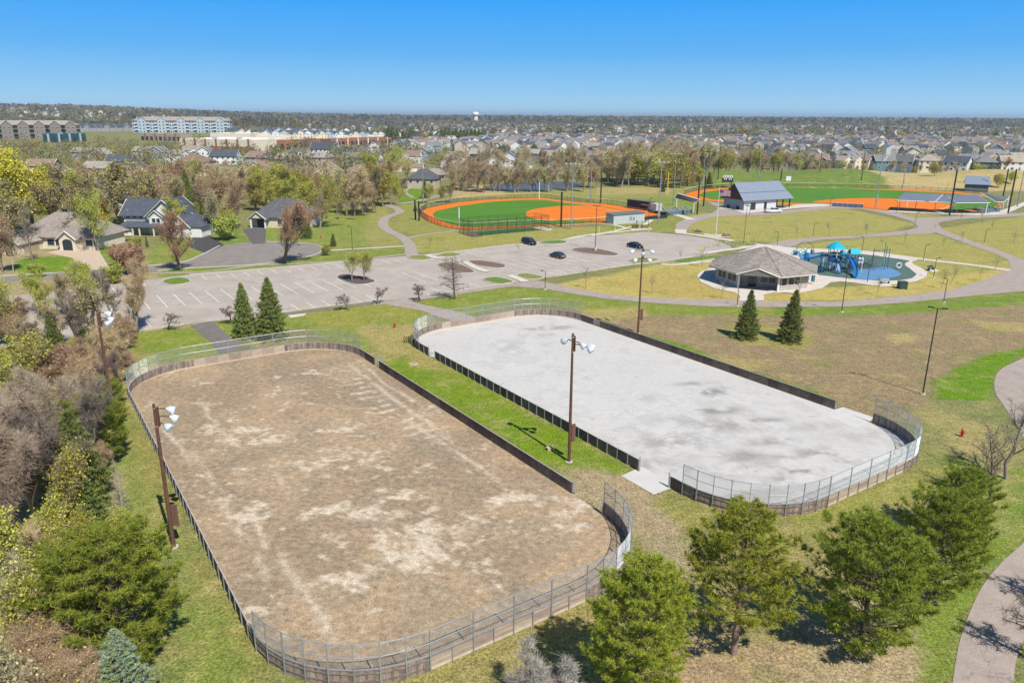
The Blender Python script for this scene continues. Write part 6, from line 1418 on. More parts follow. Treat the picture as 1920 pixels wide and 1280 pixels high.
def canopy(quad, label, posts, m=ROOFM, th_=.22, pm=WHITE, seams=8, name='shade_canopy'):
    """quad: four (px,py,z) corners"""
    q = [P(*c) for c in quad]; o0 = Vector((sum(v.x for v in q) / 4, sum(v.y for v in q) / 4, 0)); t = thing(name, label, 'canopy', o0); q = [v - o0 for v in q]
    MB().slab(q, th_).build('roof', m, t)
    for k in range(1, seams):
        f = k / seams; a = q[0].lerp(q[1], f) + Z * .03; b = q[3].lerp(q[2], f) + Z * .03; MB().tube([a, b], .035, 4).build('seam', m, t)
    for a, b in ((0, 1), (1, 2), (2, 3), (3, 0)): MB().tube([q[a] - Z * th_ * .5, q[b] - Z * th_ * .5], .10, 4).build('edge_trim', pm, t)
    for px_, py_, zt in posts:
        g = P(px_, py_) - o0; MB().tube([g, (g.x, g.y, zt)], .14, 6).build('column', pm, t)
    return t
canopy([(1266, 370, 5.4), (1303, 379, 4.6), (1313, 374, 5.6), (1271, 362, 7.2)], 'slanted dark canopy on white frame over the left field bleachers', [(1300, 398, 4.9), (1268, 392, 5.2), (1308, 394, 5.2)], MATS['dark_membrane'])
canopy([(1682, 375, 4), (1753, 378, 4), (1768, 364.5, 5.8), (1696, 361, 5.8)], 'large grey shade canopy in front of the right orange infield, leftmost of the row', [(1685, 393, 4), (1716, 394, 4), (1752, 397, 4), (1700, 388, 4.6)])
canopy([(1754, 378, 4), (1786, 380, 4), (1775, 366, 5.8), (1769, 365, 5.8)], 'narrow grey shade canopy wedged between the two large ones', [(1785, 397, 4)], seams=4)
canopy([(1794, 380, 4), (1857, 380, 4), (1834, 365, 5.8), (1772, 365, 5.8)], 'large grey shade canopy over the green of the right field home plate', [(1793, 399, 4), (1819, 399, 4), (1848, 400, 4)])
canopy([(1868, 378, 4), (1882, 378, 4), (1893, 370, 4.6), (1838, 361, 6.4)], 'dark shade canopy over the right stands, rightmost of the row', [(1868, 397, 4), (1874, 394, 4), (1880, 391, 4), (1888, 388, 4.2)], MATS['dark_membrane'])
bleacher(P(1840, 400), P(1874, 397), 'silver bleachers below the rightmost shade canopy', 4)
bleacher(P(1560, 387), P(1618, 390), 'low silver bleachers on the slab left of the right orange infield', 2)
# restroom and concession building
WL = mat('cmu_wall_grey', (.33, .34, .37), .85, .06, 1.2, fine=.06, fscale=5); WLB = mat('cmu_wall_light', (.56, .55, .56), .85, .06, 1.2, fine=.06, fscale=5); WOODB = mat('brown_wood_gable', (.13, .06, .035), .7, .2, 1.5); STONE = mat('porch_stone', (.25, .21, .19), .9, .3, 1.4, fine=.2, fscale=4)
MR = mat('standing_seam_roof', (.20, .235, .30), .45, .05, .5)
A_ = P(1394, 394.5); dl = (P(1470, 389.5) - A_).normalized(); t = thing('restroom_building', 'grey building with steep blue-grey metal roof and brown wood gable between the ballfields', 'building', A_, math.atan2(dl.y, dl.x))
D_, LL, EV, RG = 10.4, 15.5, 3.5, 9.3; LT = 22.5
mb = MB(); mb.box(0, LL, 0, D_, 0, EV + .3); mb.build('wall', WL, t); MB().box(.05, LL, -.04, -.005, 0, EV).build('front_wall', WLB, t)
mb = MB(); mb.prism([(0, 0), (0, 0)], 0, 0) if False else None
mb.add([(-.02, 0, EV), (-.02, D_, EV), (-.02, D_ / 2, RG - .3), (.3, 0, EV), (.3, D_, EV), (.3, D_ / 2, RG - .3)], [(0, 2, 1), (3, 4, 5), (0, 1, 4, 3), (0, 3, 5, 2), (1, 2, 5, 4)]); mb.build('gable_wall', WOODB, t)
ov = .9; e0 = Vector((-1.2, -ov, EV - .1)); e1 = Vector((LT + .8, -ov, EV - .1)); r0 = Vector((-.6, D_ / 2, RG)); r1 = Vector((LT - 1.6, D_ / 2, RG)); b0_ = Vector((-1.2, D_ + ov, EV - .1)); b1_ = Vector((LT + .8, D_ + ov, EV - .1))
for q in ([e0, e1, r1, r0], [r0, r1, b1_, b0_]):
    rf = MB().slab(q, .2).build('roof', MR, t)
    for k in range(1, 24):
        f = k / 24; MB().tube([q[0].lerp(q[1], f) + Z * .03, q[3].lerp(q[2], f) + Z * .03], .025, 4).build('seam', MR, rf)
MB().tube([e0.lerp(r0, .42) + Z * .12, e1.lerp(r1, .42) + Z * .12], .05, 4).build('snow_rail', BLK, t); MB().tube([e0 - Z * .1, e1 - Z * .1], .13, 5).build('gutter', DKR, t)
MB().box(LL + .02, LT - 2.5, D_ * .45, D_, 0, EV).build('stone_wall', STONE, t)
for x in (LL + .6, LL + 3.6, LT): MB().box(x - .16, x + .16, .1, .42, 0, EV).build('porch_post', BLK, t)
for x0, x1 in ((3.2, 5.4), (9.6, 10.8)): wall_opening(t, Vector((x0, -.05, 0)), Vector((x1, -.05, 0)), 0, 1, .05, 2.4, Vector((0, -1, 0)), 'door', 2)
for y0 in (2.2, 7.0): MB().box(-.08, -.02, y0, y0 + 1.6, .1, 1.3).build('vent', BLK, t)
MB().box(.5, 2.0, -.1, -.05, 1.6, 1.9).build('sign_board', BLK, t); MB().tube([(-.1, -.3, 3.0), (-.1, -.3, 3.3)], .15, 8).build('wall_lamp', PWH, t)
# scoreboard
t = thing('scoreboard', 'black scoreboard with white header and digits on two posts behind the restroom roof', 'scoreboard', PT(1363, 352)); h = height(PT(1363, 352), 329)
for x in (-2, 2): MB().box(x - .12, x + .12, -.1, .1, 0, h - 1).build('post', BLK, t)
MB().box(-2.6, 2.6, -.15, .15, h - 3.1, h - 1.1).build('board', BLK, t); MB().box(-2.3, 2.3, -.12, .12, h - 1.05, h).build('header', PWH, t)
for x in (-1.7, -.9, .5, 1.4): MB().box(x, x + .45, -.2, -.16, h - 2.0, h - 1.4).build('digit', PWH, t)
for k in range(5): MB().box(-1.9 + k * .85, -1.5 + k * .85, -.14, -.125, h - .85, h - .2).build('header_mark', BLK, t)
b = PT(1478, 340); t = thing('score_table', 'small white panel standing on the grass slope right of the restroom roof', 'panel', b); MB().box(-1.2, 1.2, -.08, .08, .2, 2.4).build('panel', PWH, t); MB().box(-.1, .1, -.05, .07, 0, .2).build('stand', BLK, t)
# far barn
a = P(1808, 358.5); t, L = box_building('equipment_barn', 'grey barn with blue-grey metal roof at the right field corner', a, P(1852, 360.5), 9.0, 3.4, mat('barn_green_grey', (.12, .145, .15), .8, .1, 1), MR, .0, 0)
bpy.data.objects.remove([c for c in t.children if c.name.startswith('roof')][0])
for q in ([(-.6, -.6, 3.3), (L + .6, -.6, 3.3), (L + .2, 4.5, 6.6), (-.2, 4.5, 6.6)], [(-.2, 4.5, 6.6), (L + .2, 4.5, 6.6), (L + .6, 9.6, 3.3), (-.6, 9.6, 3.3)]): MB().slab(q, .15).build('roof', MR, t)
MB().add([(L + .02, 0, 3.4), (L + .02, 9, 3.4), (L + .02, 4.5, 6.3), (L - .3, 0, 3.4), (L - .3, 9, 3.4), (L - .3, 4.5, 6.3)], [(0, 1, 2), (5, 4, 3), (0, 3, 4, 1), (0, 2, 5, 3), (1, 4, 5, 2)]).build('gable_wall', WLB, t); MB().box(L + .02, L + .08, 0, 9, 0, 3.4).build('end_wall', WLB, t)
for y in (2, 5.5): MB().box(L + .09, L + .14, y, y + 1.3, 1, 2.2).build('window', GLASS, t)
# flag
b = P(1342, 441); h = height(b, 352); t = thing('flag_pole', 'white flagpole standing in the rock bed before the restroom building', 'flagpole', b)
MB().tube([(0, 0, 0), (0, 0, h)], [.1, .05], 8).build('pole', PWH, t); MB().tube([(0, 0, h), (0, 0, h + .2)], .1, 8).build('finial', PWH, t)
fl = thing('national_flag', 'flag with red and white stripes and blue canton flying from the white flagpole', 'flag', b + Z * (h - .5)); FR = mat('flag_red', (.45, .03, .04), .7, 0); FB = mat('flag_blue', (.03, .05, .2), .7, 0)
def wave(x, z): return Vector((.08 + x * .97, -.12 * math.sin(x * 2.6) - .1 * x, z - .08 * x * x * .3))
for k in range(13):
    mb = MB(); z0 = -k * .135; n = 10; st = 0 if k > 6 else 4
    for i in range(st, n):
        x0, x1 = i * .3, (i + 1) * .3; v = [wave(x0, z0 - .135), wave(x1, z0 - .135), wave(x1, z0), wave(x0, z0)]; mb.add(v, [(0, 1, 2, 3), (3, 2, 1, 0)])
    mb.build('stripe', FR if k % 2 == 0 else PWH, fl)
mb = MB()
for i in range(4): x0, x1 = i * .3, (i + 1) * .3; mb.add([wave(x0, -.945), wave(x1, -.945), wave(x1, 0), wave(x0, 0)], [(0, 1, 2, 3), (3, 2, 1, 0)])
mb.build('canton', FB, fl)
for r_ in range(4):
    for c_ in range(5): v = wave(.12 + c_ * .23, -.13 - r_ * .22) - Vector((0, .015, 0)); MB().box(v.x - .035, v.x + .035, v.y - .01, v.y, v.z - .035, v.z + .035).build('star', PWH, fl)
# entrance sign with planting, signs, bollards
b = P(1198, 428); t = thing('sign_board', 'grey upright sign board in the shrub bed at the lot entrance', 'sign', b); MB().box(-.9, .9, -.06, .06, .6, 2.2).build('panel', mat('sign_grey', (.38, .42, .42), .6, .08, 2), t)
for s in (-.8, .8): MB().box(s - .06, s + .06, -.08, .08, 0, 2.3).build('post', BLK, t)
sheet('rock_bed', [(1180, 427), (1215, 425), (1225, 431), (1185, 434)], .07, mat('rock_bed', (.5, .42, .34), .9, .3, 2, .5, 5)); sheet('rock_bed', [(1318, 438), (1350, 440), (1372, 444), (1350, 446), (1320, 443)], .07, MATS['rock_bed'])
for px_, ty in ((1187, 419), (1194, 418), (1205, 419), (1212, 422)): tree('green_shrub', px_, 428, ty, 1.3)
for i, (px_, py_) in enumerate([(1123, 437), (1153, 435), (1316, 470), (1331, 465), (1345, 462), (1402, 456), (1311, 477)]):
    t = thing('bollard_sign', ['leftmost yellow bollard with small grey sign at the lot edge', 'yellow bollard with sign left of the grey box shed walk', 'yellow bollard with sign, leftmost at the lot turning end', 'yellow bollard with sign, second at the lot turning end', 'yellow bollard with sign, third at the lot turning end', 'yellow bollard by the far corner of the lot near the shelter roof', 'yellow bollard with sign nearest the lot turning end kerb'][i], 'bollard', P(px_, py_))
    MB().tube([(0, 0, 0), (0, 0, 1.2)], .12, 8).build('bollard', YEL, t); MB().box(-.15, .15, -.02, .02, 1.5, 2.0).build('sign_plate', mat('sign_grey', (.38, .42, .42)), t); MB().tube([(0, 0, 1.2), (0, 0, 1.6)], .03, 5).build('stem', GALV, t)
# boulders near the flagpole
for i, (px_, py_, s) in enumerate([(1309, 435, .9), (1359, 443, .8), (1366, 442, .6)]):
    t = thing('boulder', ['dark slab boulder on the lawn left of the flagpole', 'grey boulder in the rock bed right of the flagpole', 'small boulder at the right end of the flagpole rock bed'][i], 'boulder', P(px_, py_))
    rs = np.random.RandomState(i); mb = MB(); mb.tube([(0, 0, -.1), (0, 0, .3 * s), (0, 0, .7 * s)], [s, s * 1.1, s * .6], 7); o = mb.build('rock', mat('boulder_grey', (.12, .115, .11), .9, .3, 2), t)
    for v in o.data.vertices: v.co += Vector(rs.normal(size=3)) * .13 * s; v.co.x *= 1.04

# ------------------------------------------------------------------ vehicles
TYRE = mat('tyre_rubber', (.02, .02, .02), .8, .1, 3); RIM = mat('alloy_rim', (.5, .51, .52), .35, .05, 3, metal=.6); HEAD = mat('headlight', (.75, .76, .78), .15, 0); TAIL = mat('taillight', (.4, .02, .02), .3, 0)
def car(label, p, rz, paint, kind='sedan', L=4.7, name='parked_car', cat='car', s=1.0):
    t = thing(name, label, cat, p, rz); t.scale = (s, s, s)
    h = L / 2; w_ = .92
    # outline stations: x, sill z, shoulder z, half width
    if kind == 'sedan': st = [(-h, .42, .78, .70), (-h + .12, .28, .98, .84), (-h + .9, .22, 1.02, .91), (-.6, .2, .98, .92), (.8, .2, .94, .92), (h - .9, .22, .86, .90), (h - .2, .28, .72, .82), (h, .38, .58, .66)]; cab = [(-h + .55, 1.0), (-h + 1.35, 1.42), (.25, 1.46), (1.15, .95)]
    elif kind == 'suv': st = [(-h, .5, 1.0, .80), (-h + .1, .35, 1.12, .90), (-h + .9, .28, 1.12, .94), (-.4, .26, 1.10, .95), (.9, .26, 1.06, .95), (h - .8, .3, 1.02, .92), (h - .15, .36, .90, .84), (h, .45, .70, .72)]; cab = [(-h + .12, 1.1), (-h + .45, 1.68), (.55, 1.74), (1.4, 1.06)]
    else: st = [(-h, .62, 1.12, .90), (-h + .1, .5, 1.15, .96), (-h + 1.9, .42, 1.15, .98), (-.3, .4, 1.14, .98), (1.2, .4, 1.12, .98), (h - .8, .42, 1.08, .96), (h - .15, .5, .98, .9), (h, .6, .8, .8)]; cab = [(-.55, 1.12), (-.35, 1.82), (1.1, 1.86), (1.9, 1.1)]
    mb = MB(); rings = []
    for x, z0, z1, hw in st:
        zm = (z0 + z1) / 2; rings.append([(x, -hw * .93, z0), (x, -hw, zm), (x, -hw * .95, z1 - .05), (x, -hw * .82, z1), (x, hw * .82, z1), (x, hw * .95, z1 - .05), (x, hw, zm), (x, hw * .93, z0)])
    vs = [v for r in rings for v in r]; fs = []
    for i in range(len(st) - 1):
        for j in range(8): fs.append((i * 8 + j, i * 8 + (j + 1) % 8, (i + 1) * 8 + (j + 1) % 8, (i + 1) * 8 + j))
    fs.append(tuple(range(8))[::-1]); fs.append(tuple((len(st) - 1) * 8 + k for k in range(8))); mb.add(vs, fs); body = mb.build('body', paint, t)
    cw = w_ * (.80 if kind == 'sedan' else .84); tw = cw * .84
    (xa, za), (xb, zb), (xc, zc), (xd, zd) = cab
    g = MB(); q = [(xa, cw, za - .03), (xb, tw, zb - .04), (xc, tw, zc - .04), (xd, cw, zd - .03)]
    v = [(x, -y, z) for x, y, z in q] + [(x, y, z) for x, y, z in q]; g.add(v, [(0, 1, 2, 3)[::-1], (4, 5, 6, 7), (0, 4, 5, 1)[::-1], (1, 5, 6, 2)[::-1], (2, 6, 7, 3)[::-1], (0, 3, 7, 4)[::-1]]); g.build('windows', GLASS, t)
    r_ = MB(); r_.slab([(xb - .06, -tw - .03, zb), (xc + .05, -tw - .03, zc), (xc + .05, tw + .03, zc), (xb - .06, tw + .03, zb)], .05); r_.build('roof', paint, t)
    for sg in (-1, 1):
        pl = MB()
        for (x0, z0), (x1, z1) in (((xa, za), (xb, zb)), ((xd, zd), (xc, zc))): pl.tube([(x0, sg * (cw + .01), z0), (x1, sg * (tw + .015), z1)], .035, 4)
        xm = (xb + xc) / 2; pl.tube([(xm, sg * (cw + .015), za), (xm, sg * (tw + .02), zb)], .035, 4); pl.build('pillars', paint, t)
        MB().box(xd - .35, xd - .15, sg * (cw + .15) - .1, sg * (cw + .15) + .1, zd + .02, zd + .16).build('mirror', paint, t)
        MB().box(h - .28, h - .02, sg * .62 - .15, sg * .62 + .15, st[-1][2] - .06, st[-1][2] + .08).build('headlight', HEAD, t); MB().box(-h - .01, -h + .14, sg * .64 - .13, sg * .64 + .13, st[0][2] - .1, st[0][2] + .1).build('taillight', TAIL, t)
        for x in (-h + .95, h - .92):
            rr = .33 if kind == 'sedan' else .38; y0 = sg * .74; y1 = sg * .97
            w2 = MB().tube([(x, y0, rr), (x, y1, rr)], rr, 16).build('tyre', TYRE, t); MB().tube([(x, y1, rr), (x, y1 + sg * .012, rr)], rr * .62, 12).build('rim', RIM, w2)
    MB().box(h - .05, h + .015, -.5, .5, st[-1][1] + .02, st[-1][1] + .14).build('grille', BLACKM, t); MB().box(-h - .02, -h + .01, -.26, .26, .62, .74).build('number_plate', PWH, t)
    if kind == 'pickup':
        MB().box(-h + .15, -.65, -.78, .78, 1.1, 1.165).build('truck_bed', mat('bed_dark', (.05, .05, .055), .7, .1, 2), t)
    return t
hd = math.atan2(UU.y, UU.x)
NAVYP = mat('paint_navy', (.012, .022, .075), .22, .03, 2, metal=.3); GREYP = mat('paint_grey', (.07, .08, .095), .25, .03, 2, metal=.4); TEALP = mat('paint_dark_blue', (.01, .03, .055), .22, .03, 2, metal=.3); WP = mat('paint_white', (.72, .74, .76), .25, .03, 2)
car('dark navy people carrier parked at the left of the three cars on the lot', P(992, 458), hd, NAVYP, 'suv', 4.9, s=1.0)
car('dark grey sedan parked in the middle rows of the lot', P(1045, 483), hd + math.pi, GREYP, 'sedan', 4.7)
car('dark blue-green sedan parked at the right of the three cars on the lot', P(1191, 464.5), hd, TEALP, 'sedan', 4.8)
car('white pickup truck parked in front of the restroom building porch', P(1449, 399), .12, WP, 'pickup', 5.9, 'pickup_truck', 'pickup truck')
# ------------------------------------------------------------------ houses
def wallm(n, c): return mat('siding_' + n, c, .8, .08, .8, objrand=.05, fine=.05, fscale=3)
def roofm(n, c): return mat('shingles_' + n, c, .92, .18, .7, objrand=.10, fine=.18, fscale=3.5)
WALL = {'white': wallm('white', (.70, .69, .66)), 'cream': wallm('cream', (.66, .58, .45)), 'beige': wallm('beige', (.46, .39, .31)), 'tan': wallm('tan', (.36, .29, .22)), 'grey': wallm('grey', (.34, .35, .36)), 'taupe': wallm('taupe', (.22, .19, .17)),
        'slate blue': wallm('slate_blue', (.12, .17, .22)), 'teal': wallm('teal', (.10, .22, .25)), 'dark green': wallm('dark_green', (.06, .085, .075)), 'pale blue': wallm('pale_blue', (.40, .47, .53)), 'brown': wallm('brown', (.17, .10, .065)), 'yellow': wallm('yellow', (.70, .60, .26))}
ROOF = {'brown': roofm('brown', (.235, .165, .125)), 'grey-brown': roofm('grey_brown', (.29, .25, .22)), 'slate': roofm('slate', (.075, .085, .105)), 'grey': roofm('grey', (.19, .19, .195)), 'dark grey': roofm('dark_grey', (.105, .108, .115)), 'orange-brown': roofm('orange_brown', (.37, .215, .105)), 'tan': roofm('tan', (.33, .27, .21))}
_wm = {}
def win_mesh(w_, h_):
    if (w_, h_) not in _wm:
        a = MB(); t_ = .1
        a.box(-w_ / 2 - t_, w_ / 2 + t_, -.09, -.01, 0, t_, 0); a.box(-w_ / 2 - t_, w_ / 2 + t_, -.09, -.01, h_, h_ + t_, 0)
        for x in (-w_ / 2 - t_, w_ / 2): a.box(x, x + t_, -.085, -.01, t_, h_, 0)
        a.box(-w_ / 2, w_ / 2, -.05, -.012, t_, h_, 1); _wm[(w_, h_)] = a.mesh('window', [WHITE, GLASS])
    return _wm[(w_, h_)]
def gable_roof(root, x0, x1, y0, y1, z, rise, axis, rm, wm, over=.5, name='roof', trim=True):
    if axis == 'x':
        ym = (y0 + y1) / 2; dz = rise * over / ((y1 - y0) / 2)
        A = [(x0 - over, y0 - over, z - dz), (x1 + over, y0 - over, z - dz), (x1 + over, ym, z + rise), (x0 - over, ym, z + rise)]; B = [(x0 - over, ym, z + rise), (x1 + over, ym, z + rise), (x1 + over, y1 + over, z - dz), (x0 - over, y1 + over, z - dz)]
        tri = [((x, y0, z - .02), (x, y1, z - .02), (x, ym, z + rise - .12)) for x in (x0, x1)]
        off = Vector((.12, 0, 0))
    else:
        xm = (x0 + x1) / 2; dz = rise * over / ((x1 - x0) / 2)
        A = [(x0 - over, y0 - over, z - dz), (xm, y0 - over, z + rise), (xm, y1 + over, z + rise), (x0 - over, y1 + over, z - dz)]; B = [(xm, y0 - over, z + rise), (x1 + over, y0 - over, z - dz), (x1 + over, y1 + over, z - dz), (xm, y1 + over, z + rise)]
        tri = [((x0, y, z - .02), (x1, y, z - .02), (xm, y, z + rise - .12)) for y in (y0, y1)]
        off = Vector((0, .12, 0))
    mb = MB(); mb.slab(A, .16); mb.slab(B, .16); rf = mb.build(name, rm, root)
    for i, tr in enumerate(tri):
        mb = MB()
        a = [Vector(v) for v in tr]; o = off if i == 0 else -off; b = [v + o for v in a]
        mb.add(a + b, [(0, 1, 2), (5, 4, 3), (0, 3, 4, 1), (1, 4, 5, 2), (2, 5, 3, 0)])
        mb.build('gable', wm, root)
    if trim:
        for q in (A, B):
            ends = ((q[0], q[3]), (q[1], q[2])) if axis == 'x' else ((q[0], q[1]), (q[2], q[3]))
            for a, b in ends: MB().tube([Vector(a) - Z * .06, Vector(b) - Z * .06], .11, 4).build('barge_board', WHITE, root)
    return rf
def hip_roof(root, x0, x1, y0, y1, z, rise, rm, over=.5, name='roof', trim=True):
    x0 -= over; x1 += over; y0 -= over; y1 += over; w_, d_ = x1 - x0, y1 - y0; ins = min(w_, d_) / 2
    if w_ >= d_: r0, r1 = Vector((x0 + ins, (y0 + y1) / 2, z + rise)), Vector((x1 - ins, (y0 + y1) / 2, z + rise))
    else: r0, r1 = Vector(((x0 + x1) / 2, y0 + ins, z + rise)), Vector(((x0 + x1) / 2, y1 - ins, z + rise))
    c = [Vector(v) for v in ((x0, y0, z), (x1, y0, z), (x1, y1, z), (x0, y1, z))]; mb = MB()
    v = c + [r0, r1] + [p - Z * .16 for p in c]
    if w_ >= d_: f = [(0, 1, 5, 4), (1, 2, 5), (2, 3, 4, 5), (3, 0, 4)]
    else: f = [(0, 1, 4), (1, 2, 5, 4), (2, 3, 5), (3, 0, 4, 5)]
    f += [(0, 6, 7, 1), (1, 7, 8, 2), (2, 8, 9, 3), (3, 9, 6, 0), (6, 9, 8, 7)]
    return mb.add(v, f).build(name, rm, root)
def house(b, rz, W, D, st, wall, roof, style, garage=True, rise=None, label=None, det=2, walk=0.0, look=None):
    """origin at the middle of the front wall's foot; front looks along local -y"""
    wm, rm = WALL[wall], ROOF[roof]; H = 2.75 * st + walk
    lk = look or ('%s %s house with %s %s roof' % ({1: 'low', 2: 'two-storey', 3: 'tall'}[st], wall, roof, {'gx': 'gabled', 'gy': 'front-gabled', 'hip': 'hipped', 'cross': 'cross-gabled'}[style]))
    t = thing('house', label, 'house', b, rz, None, lk); x0, x1 = -W / 2, W / 2; rise = rise or min(W, D) * .30
    MB().box(x0, x1, 0, D, -1, H).build('wall', wm, t)
    if style == 'hip': hip_roof(t, x0, x1, 0, D, H, rise, rm)
    elif style == 'gy': gable_roof(t, x0, x1, 0, D, H, W * .30, 'y', rm, wm)
    else: gable_roof(t, x0, x1, 0, D, H, rise, 'x', rm, wm)
    if style == 'cross':
        cw = W * .42; cx = W * (.18 if (int(abs(b.x)) % 2) else -.2); MB().box(cx - cw / 2, cx + cw / 2, -1.6, -.002, -1, H - .4).build('bay_wall', wm, t); gable_roof(t, cx - cw / 2, cx + cw / 2, -1.6, D * .5, H - .4, cw * .36, 'y', rm, wm, .35, 'bay_roof')
        inst('window', win_mesh(1.4, 1.3), t, (cx, -1.6, H - 2.3)); 
    gw = 0
    if garage:
        gw = 6.2; MB().box(x1 + .002, x1 + gw, .8, .8 + 6.5, -1, 2.7).build('garage_wall', wm, t); gable_roof(t, x1 - .3, x1 + gw, .8, 7.3, 2.7, 1.9, 'y' if style != 'hip' else 'x', rm, wm, .35, 'garage_roof')
        MB().box(x1 + .7, x1 + gw - .7, .72, .79, 0, 2.2).build('garage_door', WHITE if wall != 'white' else WALL['beige'], t)
    n = max(2, int(W / 3.2))
    for s in range(st):
        for i in range(n):
            if style == 'cross' and s == st - 1: continue
            if s == 0 and i == n // 2: MB().box(x0 + W * (i + .5) / n - .5, x0 + W * (i + .5) / n + .5, -.06, -.01, walk, walk + 2.1).build('door', WALL['taupe'], t); continue
            inst('window', win_mesh(1.2, 1.2), t, (x0 + W * (i + .5) / n, 0, walk + .9 + 2.75 * s))
    for s in range(st):
        for y in (D * .3, D * .7):
            w1 = inst('window', win_mesh(1.0, 1.1), t, (x0, y, walk + 1.0 + 2.75 * s), -math.pi / 2)
            if not garage or s: w1 = inst('window', win_mesh(1.0, 1.1), t, (x1, y, walk + 1.0 + 2.75 * s), math.pi / 2)
    if det > 1: MB().box(x0 + W * .25, x0 + W * .25 + .7, D * .55, D * .55 + .7, H, H + rise + .7).build('chimney', WALL['tan'], t)
    return t
# --- the four nearest houses
b = P(112, 467); t = thing('house', 'tan single-storey house with big grey-brown hipped roof and arched entry gable', 'house', b, -.10)
wc, rc = WALL['cream'], ROOF['grey-brown']
MB().box(-8.5, 9.5, 0, 12, -.1, 3.0).build('wall', wc, t); hip_roof(t, -11, 9.5, 0, 13, 3.0, 5.2, rc, .7)
MB().box(1.3, 5.6, -1.6, -.01, 0, 3.1).build('entry_wall', wc, t); gable_roof(t, 1.3, 5.6, -1.6, 5.5, 3.1, 1.7, 'y', rc, wc, .5, 'entry_roof')
mb = MB(); mb.prism([(0, 0)] * 3, 0, 0) if False else None
arch = [(2.2, 0), (4.7, 0), (4.7, 2.0)] + [(3.45 + 1.25 * math.cos(R(a)), 2.0 + .75 * math.sin(R(a))) for a in range(15, 180, 15)] + [(2.2, 2.0)]
mb.add([(x, -1.66, z) for x, z in arch], [tuple(range(len(arch)))]); mb.build('entry_arch', MATS['dugout_dark'], t)
for x in (-2.0, 8.0): inst('window', win_mesh(1.8, 1.6), t, (x, 0, .8)); inst('window', win_mesh(.9, 1.6), t, (x + 1.7, 0, .8))
MB().box(-11, -4.2, -8.0, -.01, -.1, 2.7).build('garage_wall', wc, t); gable_roof(t, -11, -4.2, -8.0, 4, 2.7, 2.4, 'y', rc, wc, .5, 'garage_roof'); inst('window', win_mesh(1.1, 1.7), t, (-8.4, -8.0, .7)); inst('window', win_mesh(1.1, 1.7), t, (-6.8, -8.0, .7))
MB().box(-4.19, -4.1, -6.5, -1.5, 0, 2.3).build('garage_door', WALL['tan'], t); MB().box(-5, -4.3, 8, 8.8, 5, 8.4).build('chimney', WALL['tan'], t)
b = P(300, 441); t = thing('house', 'white two-storey house with slate-blue roofs and attached white-doored garage', 'house', b, -.06); wc, rc = WALL['white'], ROOF['slate']
MB().box(-10.5, 6.0, 1.5, 11, -.1, 5.6).build('wall', wc, t); gable_roof(t, -11, 1.0, 1.5, 11, 5.6, 3.6, 'x', rc, wc, .7); gable_roof(t, -3.2, 6.5, .6, 11, 5.4, 4.2, 'y', rc, wc, .7, 'front_gable_roof')
MB().box(-3.2, 6.5, .6, 1.49, -.1, 5.4).build('bay_wall', wc, t)
MB().box(-2.4, 1.4, -.2, .59, 2.9, 5.2).build('dormer_wall', wc, t); gable_roof(t, -2.4, 1.4, -.2, 3, 5.2, 1.6, 'y', rc, wc, .4, 'dormer_roof')
for x in (-1.1, .15): inst('window', win_mesh(.95, 1.3), t, (x, -.2, 3.3))
for x in (3.0, 4.6): inst('window', win_mesh(.8, .9), t, (x, .6, 3.3))
for x in (-9.2, -7.4, -5.6): inst('window', win_mesh(.9, .8), t, (x, 1.5, 4.3))
MB().slab([(-11, -2.2, 2.5), (3.2, -2.2, 2.5), (2.2, 1.48, 3.7), (-9.6, 1.48, 3.7)], .16).build('porch_roof', rc, t)
for x in (-10.6, -6.5, -4.6, -.6, 2.7): MB().box(x - .15, x + .15, -2.0, -1.7, 0, 2.4).build('porch_post', WALL['cream'], t)
MB().box(-10.6, -7.2, -1.2, 1.49, 0, 2.5).build('ground_bay', wc, t); inst('window', win_mesh(1.4, 1.4), t, (-9, -1.2, .6)); MB().box(-3.0, -2.0, 1.42, 1.49, 0, 2.1).build('door', WALL['taupe'], t)
MB().box(5.2, 13.2, -2.8, 5.4, -.1, 3.0).build('garage_wall', wc, t); hip_roof(t, 6.0, 13.4, -2.8, 6, 3.0, 3.0, rc, .5, 'garage_roof'); gable_roof(t, 4.6, 10.2, -2.95, 4, 2.9, 2.9, 'y', rc, wc, .4, 'garage_gable')
MB().box(9.6, 12.8, -2.9, -2.81, 0, 2.35).build('garage_door', WHITE, t)
b = P(520, 428); t = thing('house', 'low cottage with dark charcoal hipped roof and cream gabled porch at the cul-de-sac', 'house', b, -.15); wc, rc = WALL['cream'], ROOF['dark grey']
MB().box(-8.5, 8.5, 1, 13, -.1, 3.0).build('wall', wc, t); hip_roof(t, -8.5, 8.5, 1, 13, 3.0, 5.0, rc, .6); gable_roof(t, -7.8, -2.8, -1.4, 5, 3.0, 1.9, 'y', rc, wc, .4, 'porch_roof')
for x in (-7.5, -3.1): MB().box(x - .2, x + .2, -1.3, -.9, 0, 3.0).build('porch_post', WHITE, t)
MB().box(-6.6, -4.0, .9, .99, 0, 2.3).build('door', MATS['dugout_dark'], t)
for x in (.5, 3.5, 6.5): inst('window', win_mesh(1.4, 1.4), t, (x, 1.0, .8))
HP = []   # positions already taken
def hx(px, py, W, wall, roof, style, st=2, g=False, rz=None, D=None, label=None, **kw):
    b = PT(px, py); rz = rnd.uniform(-.35, .1) if rz is None else rz; HP.append((b.x, b.y))
    return house(b, rz, W, D or max(9, W * .75), st, wall, roof, style, g, label=label, **kw)
hx(790, 354, 13, 'beige', 'dark grey', 'hip', 1, rise=4.2, walk=1.6, label='beige house with large charcoal hipped roof by the path behind the left ballfield')
